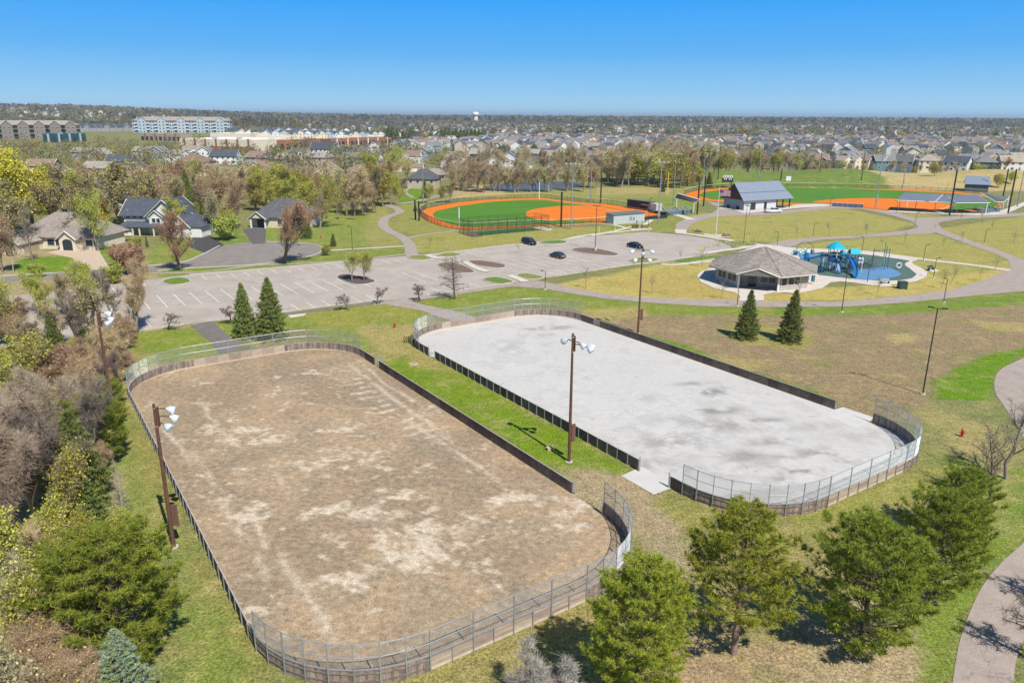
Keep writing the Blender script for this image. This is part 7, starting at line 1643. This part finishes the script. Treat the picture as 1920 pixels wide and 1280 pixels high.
for a in [(222, 320, 14, 'taupe', 'slate', 'gx'), (182, 305, 12, 'tan', 'grey-brown', 'gy'), (150, 300, 12, 'grey', 'grey-brown', 'gx'), (268, 298, 13, 'grey', 'grey-brown', 'cross'), (292, 300, 12, 'grey', 'grey', 'gy'), (325, 305, 12, 'white', 'grey-brown', 'cross'), (357, 322, 18, 'beige', 'brown', 'hip'), (360, 296, 12, 'white', 'grey-brown', 'cross'), (382, 300, 11, 'white', 'grey', 'gy'),
          (419, 309, 17, 'white', 'slate', 'gx', 2), (480, 311, 15, 'grey', 'brown', 'gx', 2), (530, 316, 16, 'grey', 'grey-brown', 'hip'), (592, 312, 16, 'beige', 'grey-brown', 'hip'), (606, 293, 20, 'white', 'slate', 'gx'), (560, 300, 12, 'white', 'dark grey', 'cross'), (640, 300, 15, 'grey', 'slate', 'gx'), (660, 312, 13, 'grey', 'grey', 'cross'), (690, 312, 13, 'white', 'slate', 'gx'),
          (612, 330, 13, 'cream', 'brown', 'gy', 1), (672, 332, 16, 'tan', 'brown', 'hip', 1), (703, 287, 13, 'white', 'slate', 'gy'), (478, 326, 14, 'cream', 'brown', 'gy', 1), (140, 360, 12, 'grey', 'dark grey', 'gx'), (245, 350, 13, 'beige', 'brown', 'cross'), (180, 335, 13, 'tan', 'grey-brown', 'gx'), (375, 330, 13, 'cream', 'brown', 'hip', 1), (165, 385, 14, 'grey', 'dark grey', 'hip'), (75, 330, 14, 'tan', 'brown', 'gx'),
          (742, 280, 12, 'white', 'slate', 'gy'), (762, 277, 12, 'grey', 'grey', 'gx'), (775, 282, 11, 'cream', 'grey-brown', 'gy'), (750, 322, 14, 'cream', 'brown', 'hip'), (768, 307, 14, 'white', 'brown', 'cross'), (792, 300, 12, 'grey', 'grey', 'gy'), (813, 338, 13, 'tan', 'grey-brown', 'hip', 1), (883, 340, 16, 'brown', 'orange-brown', 'hip', 2), (900, 303, 15, 'dark green', 'grey-brown', 'cross'),
          (930, 318, 13, 'white', 'brown', 'gy'), (842, 302, 13, 'cream', 'brown', 'gy', 1), (812, 285, 14, 'pale blue', 'grey', 'cross'), (832, 277, 11, 'white', 'grey-brown', 'cross'), (848, 276, 9, 'slate blue', 'grey', 'gy'), (862, 280, 12, 'white', 'grey', 'gx'), (890, 290, 11, 'grey', 'grey-brown', 'gy'), (868, 300, 13, 'cream', 'brown', 'gx', 1), (850, 322, 14, 'cream', 'grey-brown', 'gx', 1), (955, 315, 15, 'white', 'slate', 'gy', 2),
          (1500, 288, 14, 'taupe', 'dark grey', 'hip'), (1466, 285, 13, 'cream', 'brown', 'gy'), (1540, 285, 13, 'brown', 'brown', 'cross'), (1585, 276, 13, 'teal', 'grey', 'cross'), (1255, 282, 13, 'white', 'brown', 'gx'), (1380, 296, 12, 'cream', 'tan', 'gy', 1), (1303, 272, 13, 'brown', 'brown', 'cross')]:
    hx(a[0], a[1], a[2], a[3], a[4], a[5], a[6] if len(a) > 6 else 2, g=(a[2] > 12 and rnd.random() < .5))
for px_, d_, W_, wl_, rf_, st_, rz_ in [(1571, 462, 8, 'cream', 'grey-brown', 'gx', -.9), (1592, 464, 8, 'cream', 'grey-brown', 'gx', -.9), (1616, 466, 9, 'cream', 'brown', 'gx', -.9), (1640, 462, 10, 'grey', 'grey-brown', 'gx', -.8), (1664, 458, 12, 'teal', 'grey', 'gx', -.1), (1692, 456, 11, 'slate blue', 'dark grey', 'gx', -.5), (1718, 470, 10, 'tan', 'grey-brown', 'gy', -.2),
          (1746, 462, 13, 'cream', 'grey-brown', 'hip', -.2), (1792, 450, 13, 'white', 'slate', 'gx', -.75), (1818, 475, 11, 'pale blue', 'grey', 'gx', -.6), (1852, 446, 12, 'dark green', 'grey', 'hip', -.35), (1908, 440, 15, 'white', 'tan', 'gx', -.3), (1535, 470, 12, 'brown', 'brown', 'cross', -.2), (1500, 475, 13, 'taupe', 'dark grey', 'hip', -.1), (1462, 480, 12, 'cream', 'brown', 'gx', -.8)]:
    dd = ray(px_, 300); x_ = dd.x * d_ / dd.y; HP.append((x_, d_)); house(Vector((x_, d_, float(terrain(x_, d_)))), rz_, W_, 11, 2, wl_, rf_, st_, False, walk=1.8)
rows = [(492, 25), (528, 25), (566, 25), (608, 25), (655, 26), (708, 27), (768, 27), (836, 28), (915, 30), (1010, 32)]
wk = ['white', 'cream', 'beige', 'beige', 'tan', 'grey', 'grey', 'taupe', 'slate blue', 'pale blue', 'white', 'cream', 'dark green']; rk = ['brown', 'grey-brown', 'grey-brown', 'grey-brown', 'slate', 'grey', 'grey', 'dark grey', 'brown']
def allowed(px_, py_):
    if px_ < 905: return py_ < 285 and px_ > 760 and not (770 < px_ < 905 and py_ < 268)
    if px_ < 1250: return py_ > 258
    if px_ < 1440: return 262 < py_ < 284
    return py_ > 254
nh = len(HP)
for yy, sp in rows:
    x = -.16 * yy + rnd.uniform(0, sp)
    while x < .70 * yy:
        y_ = yy + rnd.uniform(-6, 6) + 10 * math.sin(x / 70); x_ = x + rnd.uniform(-3, 3); pxx, pyy = PX((x_, y_, float(terrain(x_, y_))))
        x += sp * rnd.choice((1, 1, 1, 1.4, 2.0))
        if pxx > 1935 or not allowed(pxx, pyy) or rnd.random() < .10: continue
        if pxx > 1260 and yy < 540 and pxx < 1560: continue
        if min(math.hypot(x_ - u, y_ - v) for u, v in HP) < 19: continue
        if len(HP) >= 288: continue
        HP.append((x_, y_)); W = rnd.uniform(10.5, 15); wl = rnd.choice(wk)
        house(Vector((x_, y_, float(terrain(x_, y_)))), rnd.choice((-.35, -.2, 0, .15, .9, -1.1, 1.57)) + rnd.uniform(-.1, .1), W, rnd.uniform(9, 12), rnd.choice((2, 2, 2, 1)), wl, rnd.choice(rk), rnd.choice(('gx', 'gy', 'hip', 'cross', 'gx')), rnd.random() < .45 and yy < 700, det=1)
# terrace rows with slate roofs behind the brick shops
tn = 0
for r_, (pa, pb, n) in enumerate([((500, 262), (650, 259), 12), ((655, 260), (745, 257), 9), ((505, 254), (650, 251), 11), ((440, 258), (500, 262), 5), ((150, 247), (250, 246), 9)]):
    a, b = PT(*pa), PT(*pb)
    for i in range(n):
        p = a.lerp(b, i / (n - 1)); p.z = float(terrain(p.x, p.y))
        house(p, .55 if r_ != 4 else -.3, 11.5, 13, 2, rnd.choice(['white', 'white', 'pale blue', 'cream']) if r_ != 4 else 'grey', 'slate', 'gy' if i % 3 else 'cross', False, det=1, look='white terraced house with slate roof')
        HP.append((p.x, p.y)); tn += 1
# yellow-gabled barn
b = PT(797, 259); t = thing('barn', 'pale yellow gambrel-ended barn with brown roof before the dark conifers', 'barn', b, .5)
W = 12; Dp = 24; prof = [(-6, 0), (-6, 4), (-4.6, 7.2), (0, 9.6), (4.6, 7.2), (6, 4), (6, 0)]
mb = MB(); v = [(x, 0, z) for x, z in prof] + [(x, Dp, z) for x, z in prof]; n = len(prof); mb.add(v, [tuple(range(n)), tuple(range(n, 2 * n))[::-1], (0, n, n + 1, 1), (5, n + 5, n + 6, 6)]); mb.build('wall', WALL['yellow'], t)
mb = MB(); 
for i in range(1, 5): (x0, z0), (x1, z1) = prof[i], prof[i + 1]; mb.slab([(x0, -.4, z0 + .15), (x1, -.4, z1 + .15), (x1, Dp + .4, z1 + .15), (x0, Dp + .4, z0 + .15)], .14)
mb.build('roof', ROOF['brown'], t); inst('window', win_mesh(1.4, 1.4), t, (0, 0, 5.5)); MB().box(-1.6, 1.6, -.08, -.01, 0, 3.2).build('barn_door', WHITE, t)

# --- large buildings at the left
def long_block(label, pa, pb, ty, depth, wall, roofk, gables, bays, storeys, name='apartment_block', dark=None, balcony=True, gw=9):
    a, b = PT(*pa), PT(*pb); z = (a.z + b.z) / 2; h = height(a.lerp(b, .5), ty); a.z = b.z = z; d = (b - a); L = d.length; t = thing(name, label, 'apartment building', a, math.atan2(d.y, d.x))
    H = h * .76; wm, rm = WALL[wall], ROOF[roofk]; MB().box(0, L, 0, depth, -3, H).build('wall', wm, t); hip_roof(t, 0, L, 0, depth, H, h - H, rm, .8)
    dk = WALL[dark or 'slate blue']; sh = H / storeys
    for i in range(gables):
        x = L * (i + .5) / gables; MB().box(x - gw / 2, x + gw / 2, -1.8, -.01, -3, H + .2).build('bay_wall', dk if dark else wm, t); gable_roof(t, x - gw / 2, x + gw / 2, -1.8, depth * .5, H + .2, gw * .42, 'y', rm, dk if dark else wm, .5, 'bay_roof')
        for s in range(storeys):
            for q in (-gw * .22, gw * .22): inst('window', win_mesh(1.5, 1.5), t, (x + q, -1.8, s * sh + .8))
        MB().box(x - gw / 2 - 3.1, x - gw / 2 - .05, -.5, -.01, 0, H - .5).build('recess_panel', WALL['slate blue'] if not dark else WALL['dark green'], t)
        MB().box(x + gw / 2 + .05, x + gw / 2 + 3.1, -.5, -.01, 0, H - .5).build('recess_panel', WALL['slate blue'] if not dark else WALL['dark green'], t)
        if balcony:
            for s in range(1, storeys):
                for q in (-1, 1): MB().box(x + q * (gw / 2 + 1.6) - 1.5, x + q * (gw / 2 + 1.6) + 1.5, -1.7, -.51, s * sh - .1, s * sh + .9).build('balcony', WHITE if not dark else WALL['taupe'], t)
    for i in range(bays):
        x = L * (i + .5) / bays
        if min(abs(x - L * (k + .5) / gables) for k in range(gables)) < gw * .5 + 3.6: continue
        for s in range(storeys): inst('window', win_mesh(1.6, 1.6), t, (x, 0, s * sh + .8))
    return t
long_block('long brown apartment block with dark gabled bays at the far left', (-30, 262), (150, 258), 226, 18, 'beige', 'grey-brown', 6, 36, 3, dark='taupe')
long_block('long pale blue-white apartment block with grey-brown roof on the far left hill', (250, 249), (432, 250), 219, 20, 'pale blue', 'grey-brown', 5, 40, 4)
MEM = mat('white_membrane_roof', (.80, .79, .77), .7, .05, .3); BRK = mat('orange_brick', (.31, .13, .08), .9, .12, .8, fine=.1, fscale=2); PANL = WALL['cream']; TEALG = mat('teal_glass', (.015, .07, .10), .2, .1, .5)
def store(label, pa, pb, ty, depth, wm, name='store_building', piers=0, pierm=None, windows=0, base=None, roofm_=None, z0=0):
    a, b = PT(*pa), PT(*pb); z = (a.z + b.z) / 2; h = height(a.lerp(b, .5), ty); a.z = b.z = z; d = b - a; L = d.length; t = thing(name, label, 'shop building', a, math.atan2(d.y, d.x))
    MB().box(0, L, 0, depth, -3, h - .8).build('wall', wm, t); MB().box(.4, L - .4, .4, depth - .4, h - .79, h - .6).build('roof', roofm_ or MEM, t)
    mb = MB(); 
    for q in ((0, L, 0, .39), (0, L, depth - .39, depth), (0, .39, .4, depth - .4), (L - .39, L, .4, depth - .4)): mb.box(*q, h - .79, h)
    mb.build('parapet', wm, t)
    if base: MB().box(.1, L - .1, -.12, -.01, -3, h * .35).build('base_wall', base, t)
    for k in range(piers): x = L * (k + .5) / piers; MB().box(x - .8, x + .8, -.4, -.01, -3, h + .3).build('pier', pierm or BRK, t)
    for k in range(windows): x = L * (k + .5) / windows; MB().box(x - L / windows * .3, x + L / windows * .3, -.1, -.02, .4, h * .6).build('window', GLASS, t)
    for k in range(int(L / 25)): MB().box(12 + k * 25, 15.5 + k * 25, depth * .4, depth * .4 + 3, h - .59, h + .8).build('roof_unit', GALV, t)
    return t
store('cream and orange-brick store with white flat roof, the largest shop building', (338, 278), (478, 285), 261, 60, PANL, piers=7, base=BRK)
store('orange-brick right wing of the large store', (478, 284), (600, 279), 262, 45, BRK, windows=9)
store('white-roofed warehouse behind the large cream store', (395, 262), (470, 265), 250, 40, PANL)
store('white flat-roofed building behind the brick wing', (480, 264), (560, 266), 254, 40, PANL)
store('low brick shop row in front of the slate-roofed terraces', (622, 271), (735, 272), 259, 16, BRK, windows=14, piers=6, pierm=PANL, roofm_=DKR)
store('small brick and glass shop row on the left field', (264, 263), (340, 266), 251, 14, WALL['tan'], windows=9, piers=4)
store('dark teal glass building with slanted roof in front of the brown apartments', (82, 268), (162, 266), 251, 16, TEALG, windows=6, piers=4, pierm=WALL['grey'], roofm_=DKR)
store('small red-brick pavilion at the far left', (25 + 22, 276), (66, 276), 267, 8, BRK, windows=2)
# parked cars outside the shops: small, too far for parts
cm = [mat('far_car_' + n, c, .3, 0) for n, c in (('white', (.7, .7, .7)), ('silver', (.4, .42, .44)), ('dark', (.04, .045, .05)), ('red', (.3, .03, .03)), ('blue', (.05, .1, .25)))]
sheet('shop_car_park', [tuple(PT(*q))[:2] for q in ((560, 283), (640, 276), (700, 276), (690, 287), (600, 291))], .0, A_STREET, px=False).location.z = float(PT(620, 281).z) + .15
for i in range(34):
    px_ = rnd.uniform(610, 690); py_ = rnd.uniform(276, 286); b = PT(px_, py_); m_ = cm[i % 5]; b.z += .15
    t = thing('parked_car', None, 'car', b, .5, 'cars parked outside the shops', ['white', 'silver', 'dark', 'red', 'blue'][i % 5] + ' far-off parked car')
    MB().prism([(-2.2, -.9), (2.2, -.9), (2.2, .9), (-2.2, .9)], .3, .95).build('body', m_, t); MB().add([(-1.5, -.8, .95), (1.1, -.8, .95), (1.1, .8, .95), (-1.5, .8, .95), (-1, -.65, 1.45), (.5, -.65, 1.45), (.5, .65, 1.45), (-1, .65, 1.45)], [(4, 5, 6, 7), (0, 1, 5, 4), (1, 2, 6, 5), (2, 3, 7, 6), (3, 0, 4, 7)]).build('windows', GLASS, t)
# water tower on the horizon
b = PT(892, 231); b.z -= 2; t = thing('water_tower', 'white water tower standing above the horizon wood', 'water tower', b); h = height(b, 210)
s = h / 40; MB().tube([(0, 0, 0), (0, 0, 3 * s), (0, 0, 26 * s)], [9 * s, 7.5 * s, 7.5 * s], 16).build('column', WHITE, t); MB().tube([(0, 0, 26 * s), (0, 0, 29 * s), (0, 0, 34 * s), (0, 0, 38 * s), (0, 0, 40 * s)], [7.5 * s, 11 * s, 12 * s, 9 * s, 3 * s], 20).build('tank', WHITE, t, smooth=True)
for i, (px_, py_, w_, hh, lab) in enumerate([(238, 210.5, 260, 14, 'long white building on the horizon above the pale apartments'), (505, 217, 130, 16, 'white building on the horizon, left of two above the terraces'), (525, 217.5, 110, 12, 'white building on the horizon, right of two above the terraces')]):
    y_ = 5200; d = ray(px_, py_); x_ = d.x * y_ / d.y; z_ = CAMH + d.z * y_ / d.y
    t = thing('distant_building', lab, 'building', Vector((x_, y_, float(terrain(x_, y_))))); zz = max(10, z_ + hh - float(terrain(x_, y_))); MB().box(-w_ / 2, w_ / 2, 0, 40, 0, zz).build('wall', WHITE, t); MB().box(-w_ / 2 + 6, w_ / 2 - 6, -.6, -.1, zz * .55, zz * .7).build('window', GLASS, t)
# greenery round the conifers and barn
for px_, py_, ty in ((728, 262, 236), (736, 263, 238), (744, 262, 241), (770, 260, 242), (775, 262, 243), (756, 262, 245)) + tuple((828 + i * 7, 263 + (i % 3) * .8, 240 + (i % 4)) for i in range(12)): tree('far_spruce', px_, py_, ty, 1.5)
for i, (px_, py_, ty) in enumerate([(1336, 262, 245), (1352, 262, 247), (1290, 260, 246), (1270, 262, 248), (1255, 262, 247), (1240, 262, 246), (1400, 272, 258), (690, 255, 238), (1272, 275, 262), (1373, 275, 262), (1700, 262, 246), (1330, 284, 268)]): tree('far_spruce', px_, py_, ty, 1.2)

# ------------------------------------------------------------------ trees too many to count: one mass
rs = np.random.RandomState(77); PALC = np.array([(.21, .165, .125), (.235, .195, .15), (.21, .195, .085), (.255, .225, .09), (.15, .16, .055), (.245, .165, .11), (.06, .085, .045), (.34, .30, .11), (.27, .22, .16)]); PW = np.array([.20, .16, .20, .10, .11, .07, .07, .03, .06])
tx, ty_, tr_, tz_ = [], [], [], []
def add_trees(n, d0, d1, r0, r1, cond, pw=1.0):
    u = rs.rand(n); d = (d0 ** pw + u * (d1 ** pw - d0 ** pw)) ** (1 / pw); bq = rs.uniform(-.80, .80, n); x = bq * d; z = terrain(x, d)
    wv = x * 0 + d * FW.y; 
    for i in range(n):
        px_, py_ = PX((x[i], d[i], float(z[i])))
        if cond(px_, py_, x[i], d[i]): tx.append(x[i]); ty_.append(d[i]); tz_.append(float(z[i])); tr_.append(rs.uniform(r0, r1))
SH_ = []
for i in range(4600):                     # small houses past the first few hundred
    if i < 1600: d = 690 + 420 * rs.rand()
    else: d = 1080 + 1300 * rs.rand()
    bq = rs.uniform(-.20, .72) if rs.rand() < .9 else rs.uniform(-.7, -.2); x = bq * d; z = float(terrain(x, d)); pq = PX((x, d, z))
    if d < 1500 and pq[0] < 770 or not (d > 1100 or allowed(*pq)) or (1150 < pq[0] < 1420 and d < 1500 and pq[1] < 262): continue
    if len(SH_) > 1300 or min(abs(x - u) + abs(d - v) for u, v in HP[:300] + [(q[0], q[1]) for q in SH_]) < (19 if d < 1100 else 26): continue
    SH_.append((x, d, z))
hp = np.array(HP + [(q[0], q[1]) for q in SH_])
def near_house(x, y): 
    return np.min(np.hypot(hp[:, 0] - x, hp[:, 1] - y)) < (10 if y < 640 else 7.5) or (y < 640 and np.any((np.abs(hp[:, 0] - x) < 7) & (hp[:, 1] > y) & (hp[:, 1] - y < 20)))
add_trees(2400, 440, 1100, 2.2, 4.2, lambda px_, py_, x, y: (px_ > 735) and not near_house(x, y) and not (1280 < px_ < 1560 and y < 445) and y > 455, 1.0)
add_trees(800, 430, 640, 3.5, 5.5, lambda px_, py_, x, y: (px_ < 735) and not near_house(x, y) and not (560 < px_ < 700 and 272 < py_ < 290) and not (330 < px_ < 605 and py_ < 288) and py_ > 284 or (px_ < 735 and py_ > 284 and rs.rand() < .15 and not near_house(x, y)), 1.0)
add_trees(900, 520, 1500, 3.0, 5.0, lambda px_, py_, x, y: px_ < 735 and py_ < 262 and not (px_ < 170 and py_ > 225 and y < 1500 and y > 650) and not (240 < px_ < 440 and y > 800 and y < 1010) and y > 900 and rs.rand() < .6 and not near_house(x, y), 1.0)
add_trees(900, 700, 1150, 4.0, 6.0, lambda px_, py_, x, y: 1180 < px_ < 1520 and py_ < 262, 1.0)
add_trees(4200, 1050, 3000, 3.6, 6.2, lambda px_, py_, x, y: not near_house(x, y) and not (px_ < 740 and y < 1250), .8)
add_trees(6500, 3000, 12000, 9, 17, lambda px_, py_, x, y: True, .3)
tx, ty_, tz_, tr_ = map(np.array, (tx, ty_, tz_, tr_)); nT = len(tx)
big = fbm(tx / 160, ty_ / 160, 131, 3); ci = rs.choice(len(PALC), nT, p=PW); yl = (big > .58) & (rs.rand(nT) < .55); ci[yl] = 3; dk = (big < .38) & (rs.rand(nT) < .35); ci[dk] = 6
kq = np.where(ty_ < 650, 170, np.where(ty_ < 1000, 110, np.where(ty_ < 1500, 60, np.where(ty_ < 3000, 34, 16))))
rep = np.repeat(np.arange(nT), kq); n = len(rep)
c = rs.normal(size=(n, 3)); c /= np.linalg.norm(c, axis=1, keepdims=True); c *= rs.uniform(.35, 1.0, (n, 1)) ** .6
hh = np.minimum(tr_ * rs.uniform(1.0, 1.5, nT), 11)
pos = np.stack([tx[rep] + c[:, 0] * tr_[rep], ty_[rep] + c[:, 1] * tr_[rep], tz_[rep] + np.maximum(.4, hh[rep] * (1.05 + c[:, 2] * .95))], 1)
size = (np.where(ty_ < 650, .16, np.where(ty_ < 1000, .22, np.where(ty_ < 1500, .32, np.where(ty_ < 3000, .5, .8)))) * tr_)[rep][:, None]
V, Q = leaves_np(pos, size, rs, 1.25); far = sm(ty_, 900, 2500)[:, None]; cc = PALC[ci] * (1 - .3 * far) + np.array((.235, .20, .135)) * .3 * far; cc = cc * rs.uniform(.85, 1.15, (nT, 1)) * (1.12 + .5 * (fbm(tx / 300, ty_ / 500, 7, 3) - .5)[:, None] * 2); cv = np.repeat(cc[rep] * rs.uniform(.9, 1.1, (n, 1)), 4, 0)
m = bpy.data.materials.new('wood_foliage'); m.use_nodes = True; bs = m.node_tree.nodes['Principled BSDF']; at = m.node_tree.nodes.new('ShaderNodeAttribute'); at.attribute_name = 'zone'; m.node_tree.links.new(at.outputs['Color'], bs.inputs['Base Color']); bs.inputs['Roughness'].default_value = .9
trn = m.node_tree.nodes.new('ShaderNodeBsdfTranslucent'); mxs = m.node_tree.nodes.new('ShaderNodeMixShader'); mxs.inputs[0].default_value = .42; m.node_tree.links.new(at.outputs['Color'], trn.inputs['Color'])
m.node_tree.links.new(bs.outputs[0], mxs.inputs[1]); m.node_tree.links.new(trn.outputs[0], mxs.inputs[2]); m.node_tree.links.new(mxs.outputs[0], m.node_tree.nodes['Material Output'].inputs['Surface'])
me = mesh_np('distant_wood', V, Q, m); ca = me.color_attributes.new('zone', 'FLOAT_COLOR', 'POINT'); ca.data.foreach_set('color', np.concatenate([cv, np.ones((len(cv), 1))], 1).astype(np.float32).ravel())
o = link(bpy.data.objects.new('distant_wood', me)); tag(o, 'mass of budding trees between the far houses and over the horizon', 'woodland'); o['kind'] = 'stuff'
# houses lost among the far trees
mb = MB(); V_, F_, M_ = [], [], []
for x, d, z in SH_:
    a = rs.uniform(0, 3.14); ca_, sa_ = math.cos(a), math.sin(a); W, Dp, H_ = 6.5, 5, 5.8
    pts = [(-W, -Dp, 0), (W, -Dp, 0), (W, Dp, 0), (-W, Dp, 0), (-W, -Dp, H_), (W, -Dp, H_), (W, Dp, H_), (-W, Dp, H_), (-W, 0, H_ + 3), (W, 0, H_ + 3)]
    o_ = len(V_); V_ += [(x + p[0] * ca_ - p[1] * sa_, d + p[0] * sa_ + p[1] * ca_, z + p[2]) for p in pts]
    wi = rs.choice([0, 0, 1, 2, 3]); ri = rs.choice([4, 5, 6])
    for f, mi in (((0, 1, 5, 4), wi), ((1, 2, 6, 5), wi), ((2, 3, 7, 6), wi), ((3, 0, 4, 7), wi), ((4, 8, 7), wi), ((5, 6, 9), wi), ((4, 5, 9, 8), ri), ((6, 7, 8, 9), ri)): F_.append(tuple(q + o_ for q in f)); M_.append(mi)
mb.v, mb.f, mb.m = V_, F_, M_
o = mb.build('distant_houses', [WALL['white'], WALL['cream'], WALL['grey'], WALL['beige'], ROOF['brown'], ROOF['grey'], ROOF['slate']]); tag(o, 'scattered tiny houses among the trees near the horizon', 'houses'); o['kind'] = 'stuff'
# ------------------------------------------------------------------ air
hz = bpy.data.materials.new('haze_air'); hz.use_nodes = True; hn = hz.node_tree; hn.nodes.clear()
ho = hn.nodes.new('ShaderNodeOutputMaterial'); hv = hn.nodes.new('ShaderNodeVolumePrincipled')
hv.inputs['Color'].default_value = (.62, .78, .95, 1); hv.inputs['Density'].default_value = HAZE; hv.inputs['Anisotropy'].default_value = .1
hn.links.new(hv.outputs[0], ho.inputs['Volume'])
hb = MB().box(-14200, 14200, -9200, 26200, -6, 96).build('haze', hz); hb['kind'] = 'stuff'; tag(hb, 'thin blue haze of clear spring air over the far woods', 'haze')
hb.display_type = 'WIRE'

# ------------------------------------------------------------------ wording: every tree, house and sapling by its look and its neighbour
LMK = [(112, 440, 'tan arched-porch house'), (300, 415, 'white slate-roofed house'), (520, 400, 'dark-roofed cottage'), (520, 472, 'cul-de-sac'), (200, 518, 'street'), (320, 528, 'grass island'), (670, 500, 'mulch-island tree'),
       (790, 340, 'charcoal-roofed beige house'), (760, 420, 'winding footpath'), (794, 330, 'left field tip'), (870, 360, 'left outfield fence'), (960, 360, 'pond left end'), (1040, 350, 'pond'), (1110, 360, 'pond right end'), (1190, 360, 'footpath bend'), (1251, 345, 'yellow foul pole'), (1305, 335, 'scoreboard slope'), (1180, 385, 'dark dugout'),
       (1180, 405, 'box dugout'), (1290, 380, 'bleacher canopy'), (1363, 335, 'scoreboard'), (1418, 365, 'restroom building'), (1342, 400, 'flagpole'), (1480, 325, 'green slope'), (1560, 330, 'slope crest'), (1615, 330, 'berm foot'), (1700, 335, 'straw berm'), (1790, 335, 'berm right end'), (1835, 345, 'grey barn'), (1905, 330, 'white three-storey house'), (1720, 378, 'shade canopies'),
       (1740, 420, 'path junction'), (1600, 420, 'oval lawn'), (1430, 505, 'octagonal shelter'), (1562, 490, 'play structure'), (1650, 490, 'net climber'), (1691, 535, 'green waste bin'), (1850, 500, 'path loop end'), (1170, 530, 'golden lawn'), (1020, 525, 'path corner lamp'), (1200, 560, 'loop path'), (1280, 470, 'lot turning end'),
       (218, 700, 'farther left floodlight'), (310, 900, 'nearest floodlight'), (240, 640, 'dirt rink corner'), (232, 1110, 'large left-edge pine'), (100, 560, 'lot left end'), (60, 820, 'mauve thickets'), (229, 905, 'dead spruce'), (238, 1250, 'corner blue spruce'), (40, 1050, 'left picture edge'), (461, 580, 'green spruce pair'), (1430, 600, 'field spruces'),
       (60, 250, 'brown apartments'), (340, 235, 'pale apartments'), (120, 262, 'dark glass building'), (300, 260, 'small shop row'), (410, 268, 'cream store'), (540, 272, 'brick store wing'), (680, 265, 'brick shop row'), (570, 248, 'terrace rows'), (700, 250, 'terraces right end'), (797, 255, 'yellow barn'), (860, 252, 'dark conifer row'), (735, 248, 'dark conifer clump'), (892, 222, 'water tower'),
       (650, 283, 'shop car park'), (419, 290, 'slate-roofed white house'), (530, 300, 'terraced-lawn houses'), (883, 325, 'orange-brown house'), (900, 290, 'dark green gabled house'), (765, 300, 'brown-roofed cream house'), (1071, 305, 'infield light pole'), (1242, 300, 'shed light pole'), (1324, 265, 'scoreboard light pole'), (1431, 242, 'tall restroom light pole'), (1545, 267, 'dark slope pole'), (1664, 262, 'infield silver pole'), (1706, 267, 'berm silver pole'),
       (1358, 285, 'bright golden tree'), (1692, 254, 'right golden tree'), (1390, 243, 'horizon golden tree'), (1000, 300, 'houses behind pond'), (1100, 280, 'middle houses'), (1200, 290, 'olive wood'), (950, 275, 'centre-left houses'), (1850, 290, 'right-hand houses'), (1780, 270, 'far right houses'), (1900, 265, 'right picture edge'), (25, 300, 'yellow willows'), (190, 370, 'golden garden tree'), (340, 350, 'dark spruces pair'), (430, 360, 'wood gap'), (550, 350, 'olive wood clump'), (660, 360, 'brown wood clump'), (722, 300, 'yellow-green pair'), (480, 345, 'lone dark spruce')]
bpy.context.view_layer.update()
ORD = ['leftmost', 'second from left', 'third from left', 'fourth from left', 'fifth from left', 'sixth from left', 'seventh from left', 'eighth from left', 'ninth from left', 'tenth from left', 'eleventh from left', 'twelfth from left', 'thirteenth from left', 'fourteenth from left']
buckets = {}
for o, look in THINGS:
    p = o.location; h = .6 * o.scale.z if o.scale.z > 1.5 else 3.0
    px_, py_ = PX((p.x, p.y, p.z + h)); best = min(LMK, key=lambda l: math.hypot(px_ - l[0], (py_ - l[1]) * 2.2)); dx, dy = px_ - best[0], (py_ - best[1]) * 2.2
    if math.hypot(dx, dy) < 12: rel = 'at'
    elif abs(dx) > abs(dy): rel = 'left of' if dx < 0 else 'right of'
    else: rel = 'behind' if dy < 0 else 'below'
    buckets.setdefault((look, rel, best[2]), []).append((px_, p.y, o))
for (look, rel, lm), lst in buckets.items():
    lst.sort(key=lambda q: (q[0], q[1]))
    for i, (_, _, o) in enumerate(lst):
        s = look + ' ' + rel + ' the ' + lm
        if len(lst) > 1: s += ', ' + (ORD[i] if i < len(ORD) - 1 else 'number %d from left' % (i + 1)) if i < len(lst) - 1 else ', rightmost'
        o['label'] = s
cnt = {}
for o in COL.objects:
    if o.parent is None and 'category' in o: cnt.setdefault(o['category'], []).append(o)
PL = {'tree': 'trees about the park and the houses', 'house': 'houses of the neighbourhood', 'bush': 'bushes of the brush and gardens', 'spruce tree': 'spruces', 'pine tree': 'pines', 'lamp post': 'lamp posts', 'light pole': 'floodlight and field light poles', 'fence': 'fences', 'post': 'posts', 'gate': 'rink gates', 'bench': 'park benches'}
for c_, l in cnt.items():
    if len(l) > 1:
        for o in l:
            if 'group' not in o: o['group'] = PL.get(c_, c_ + 's')
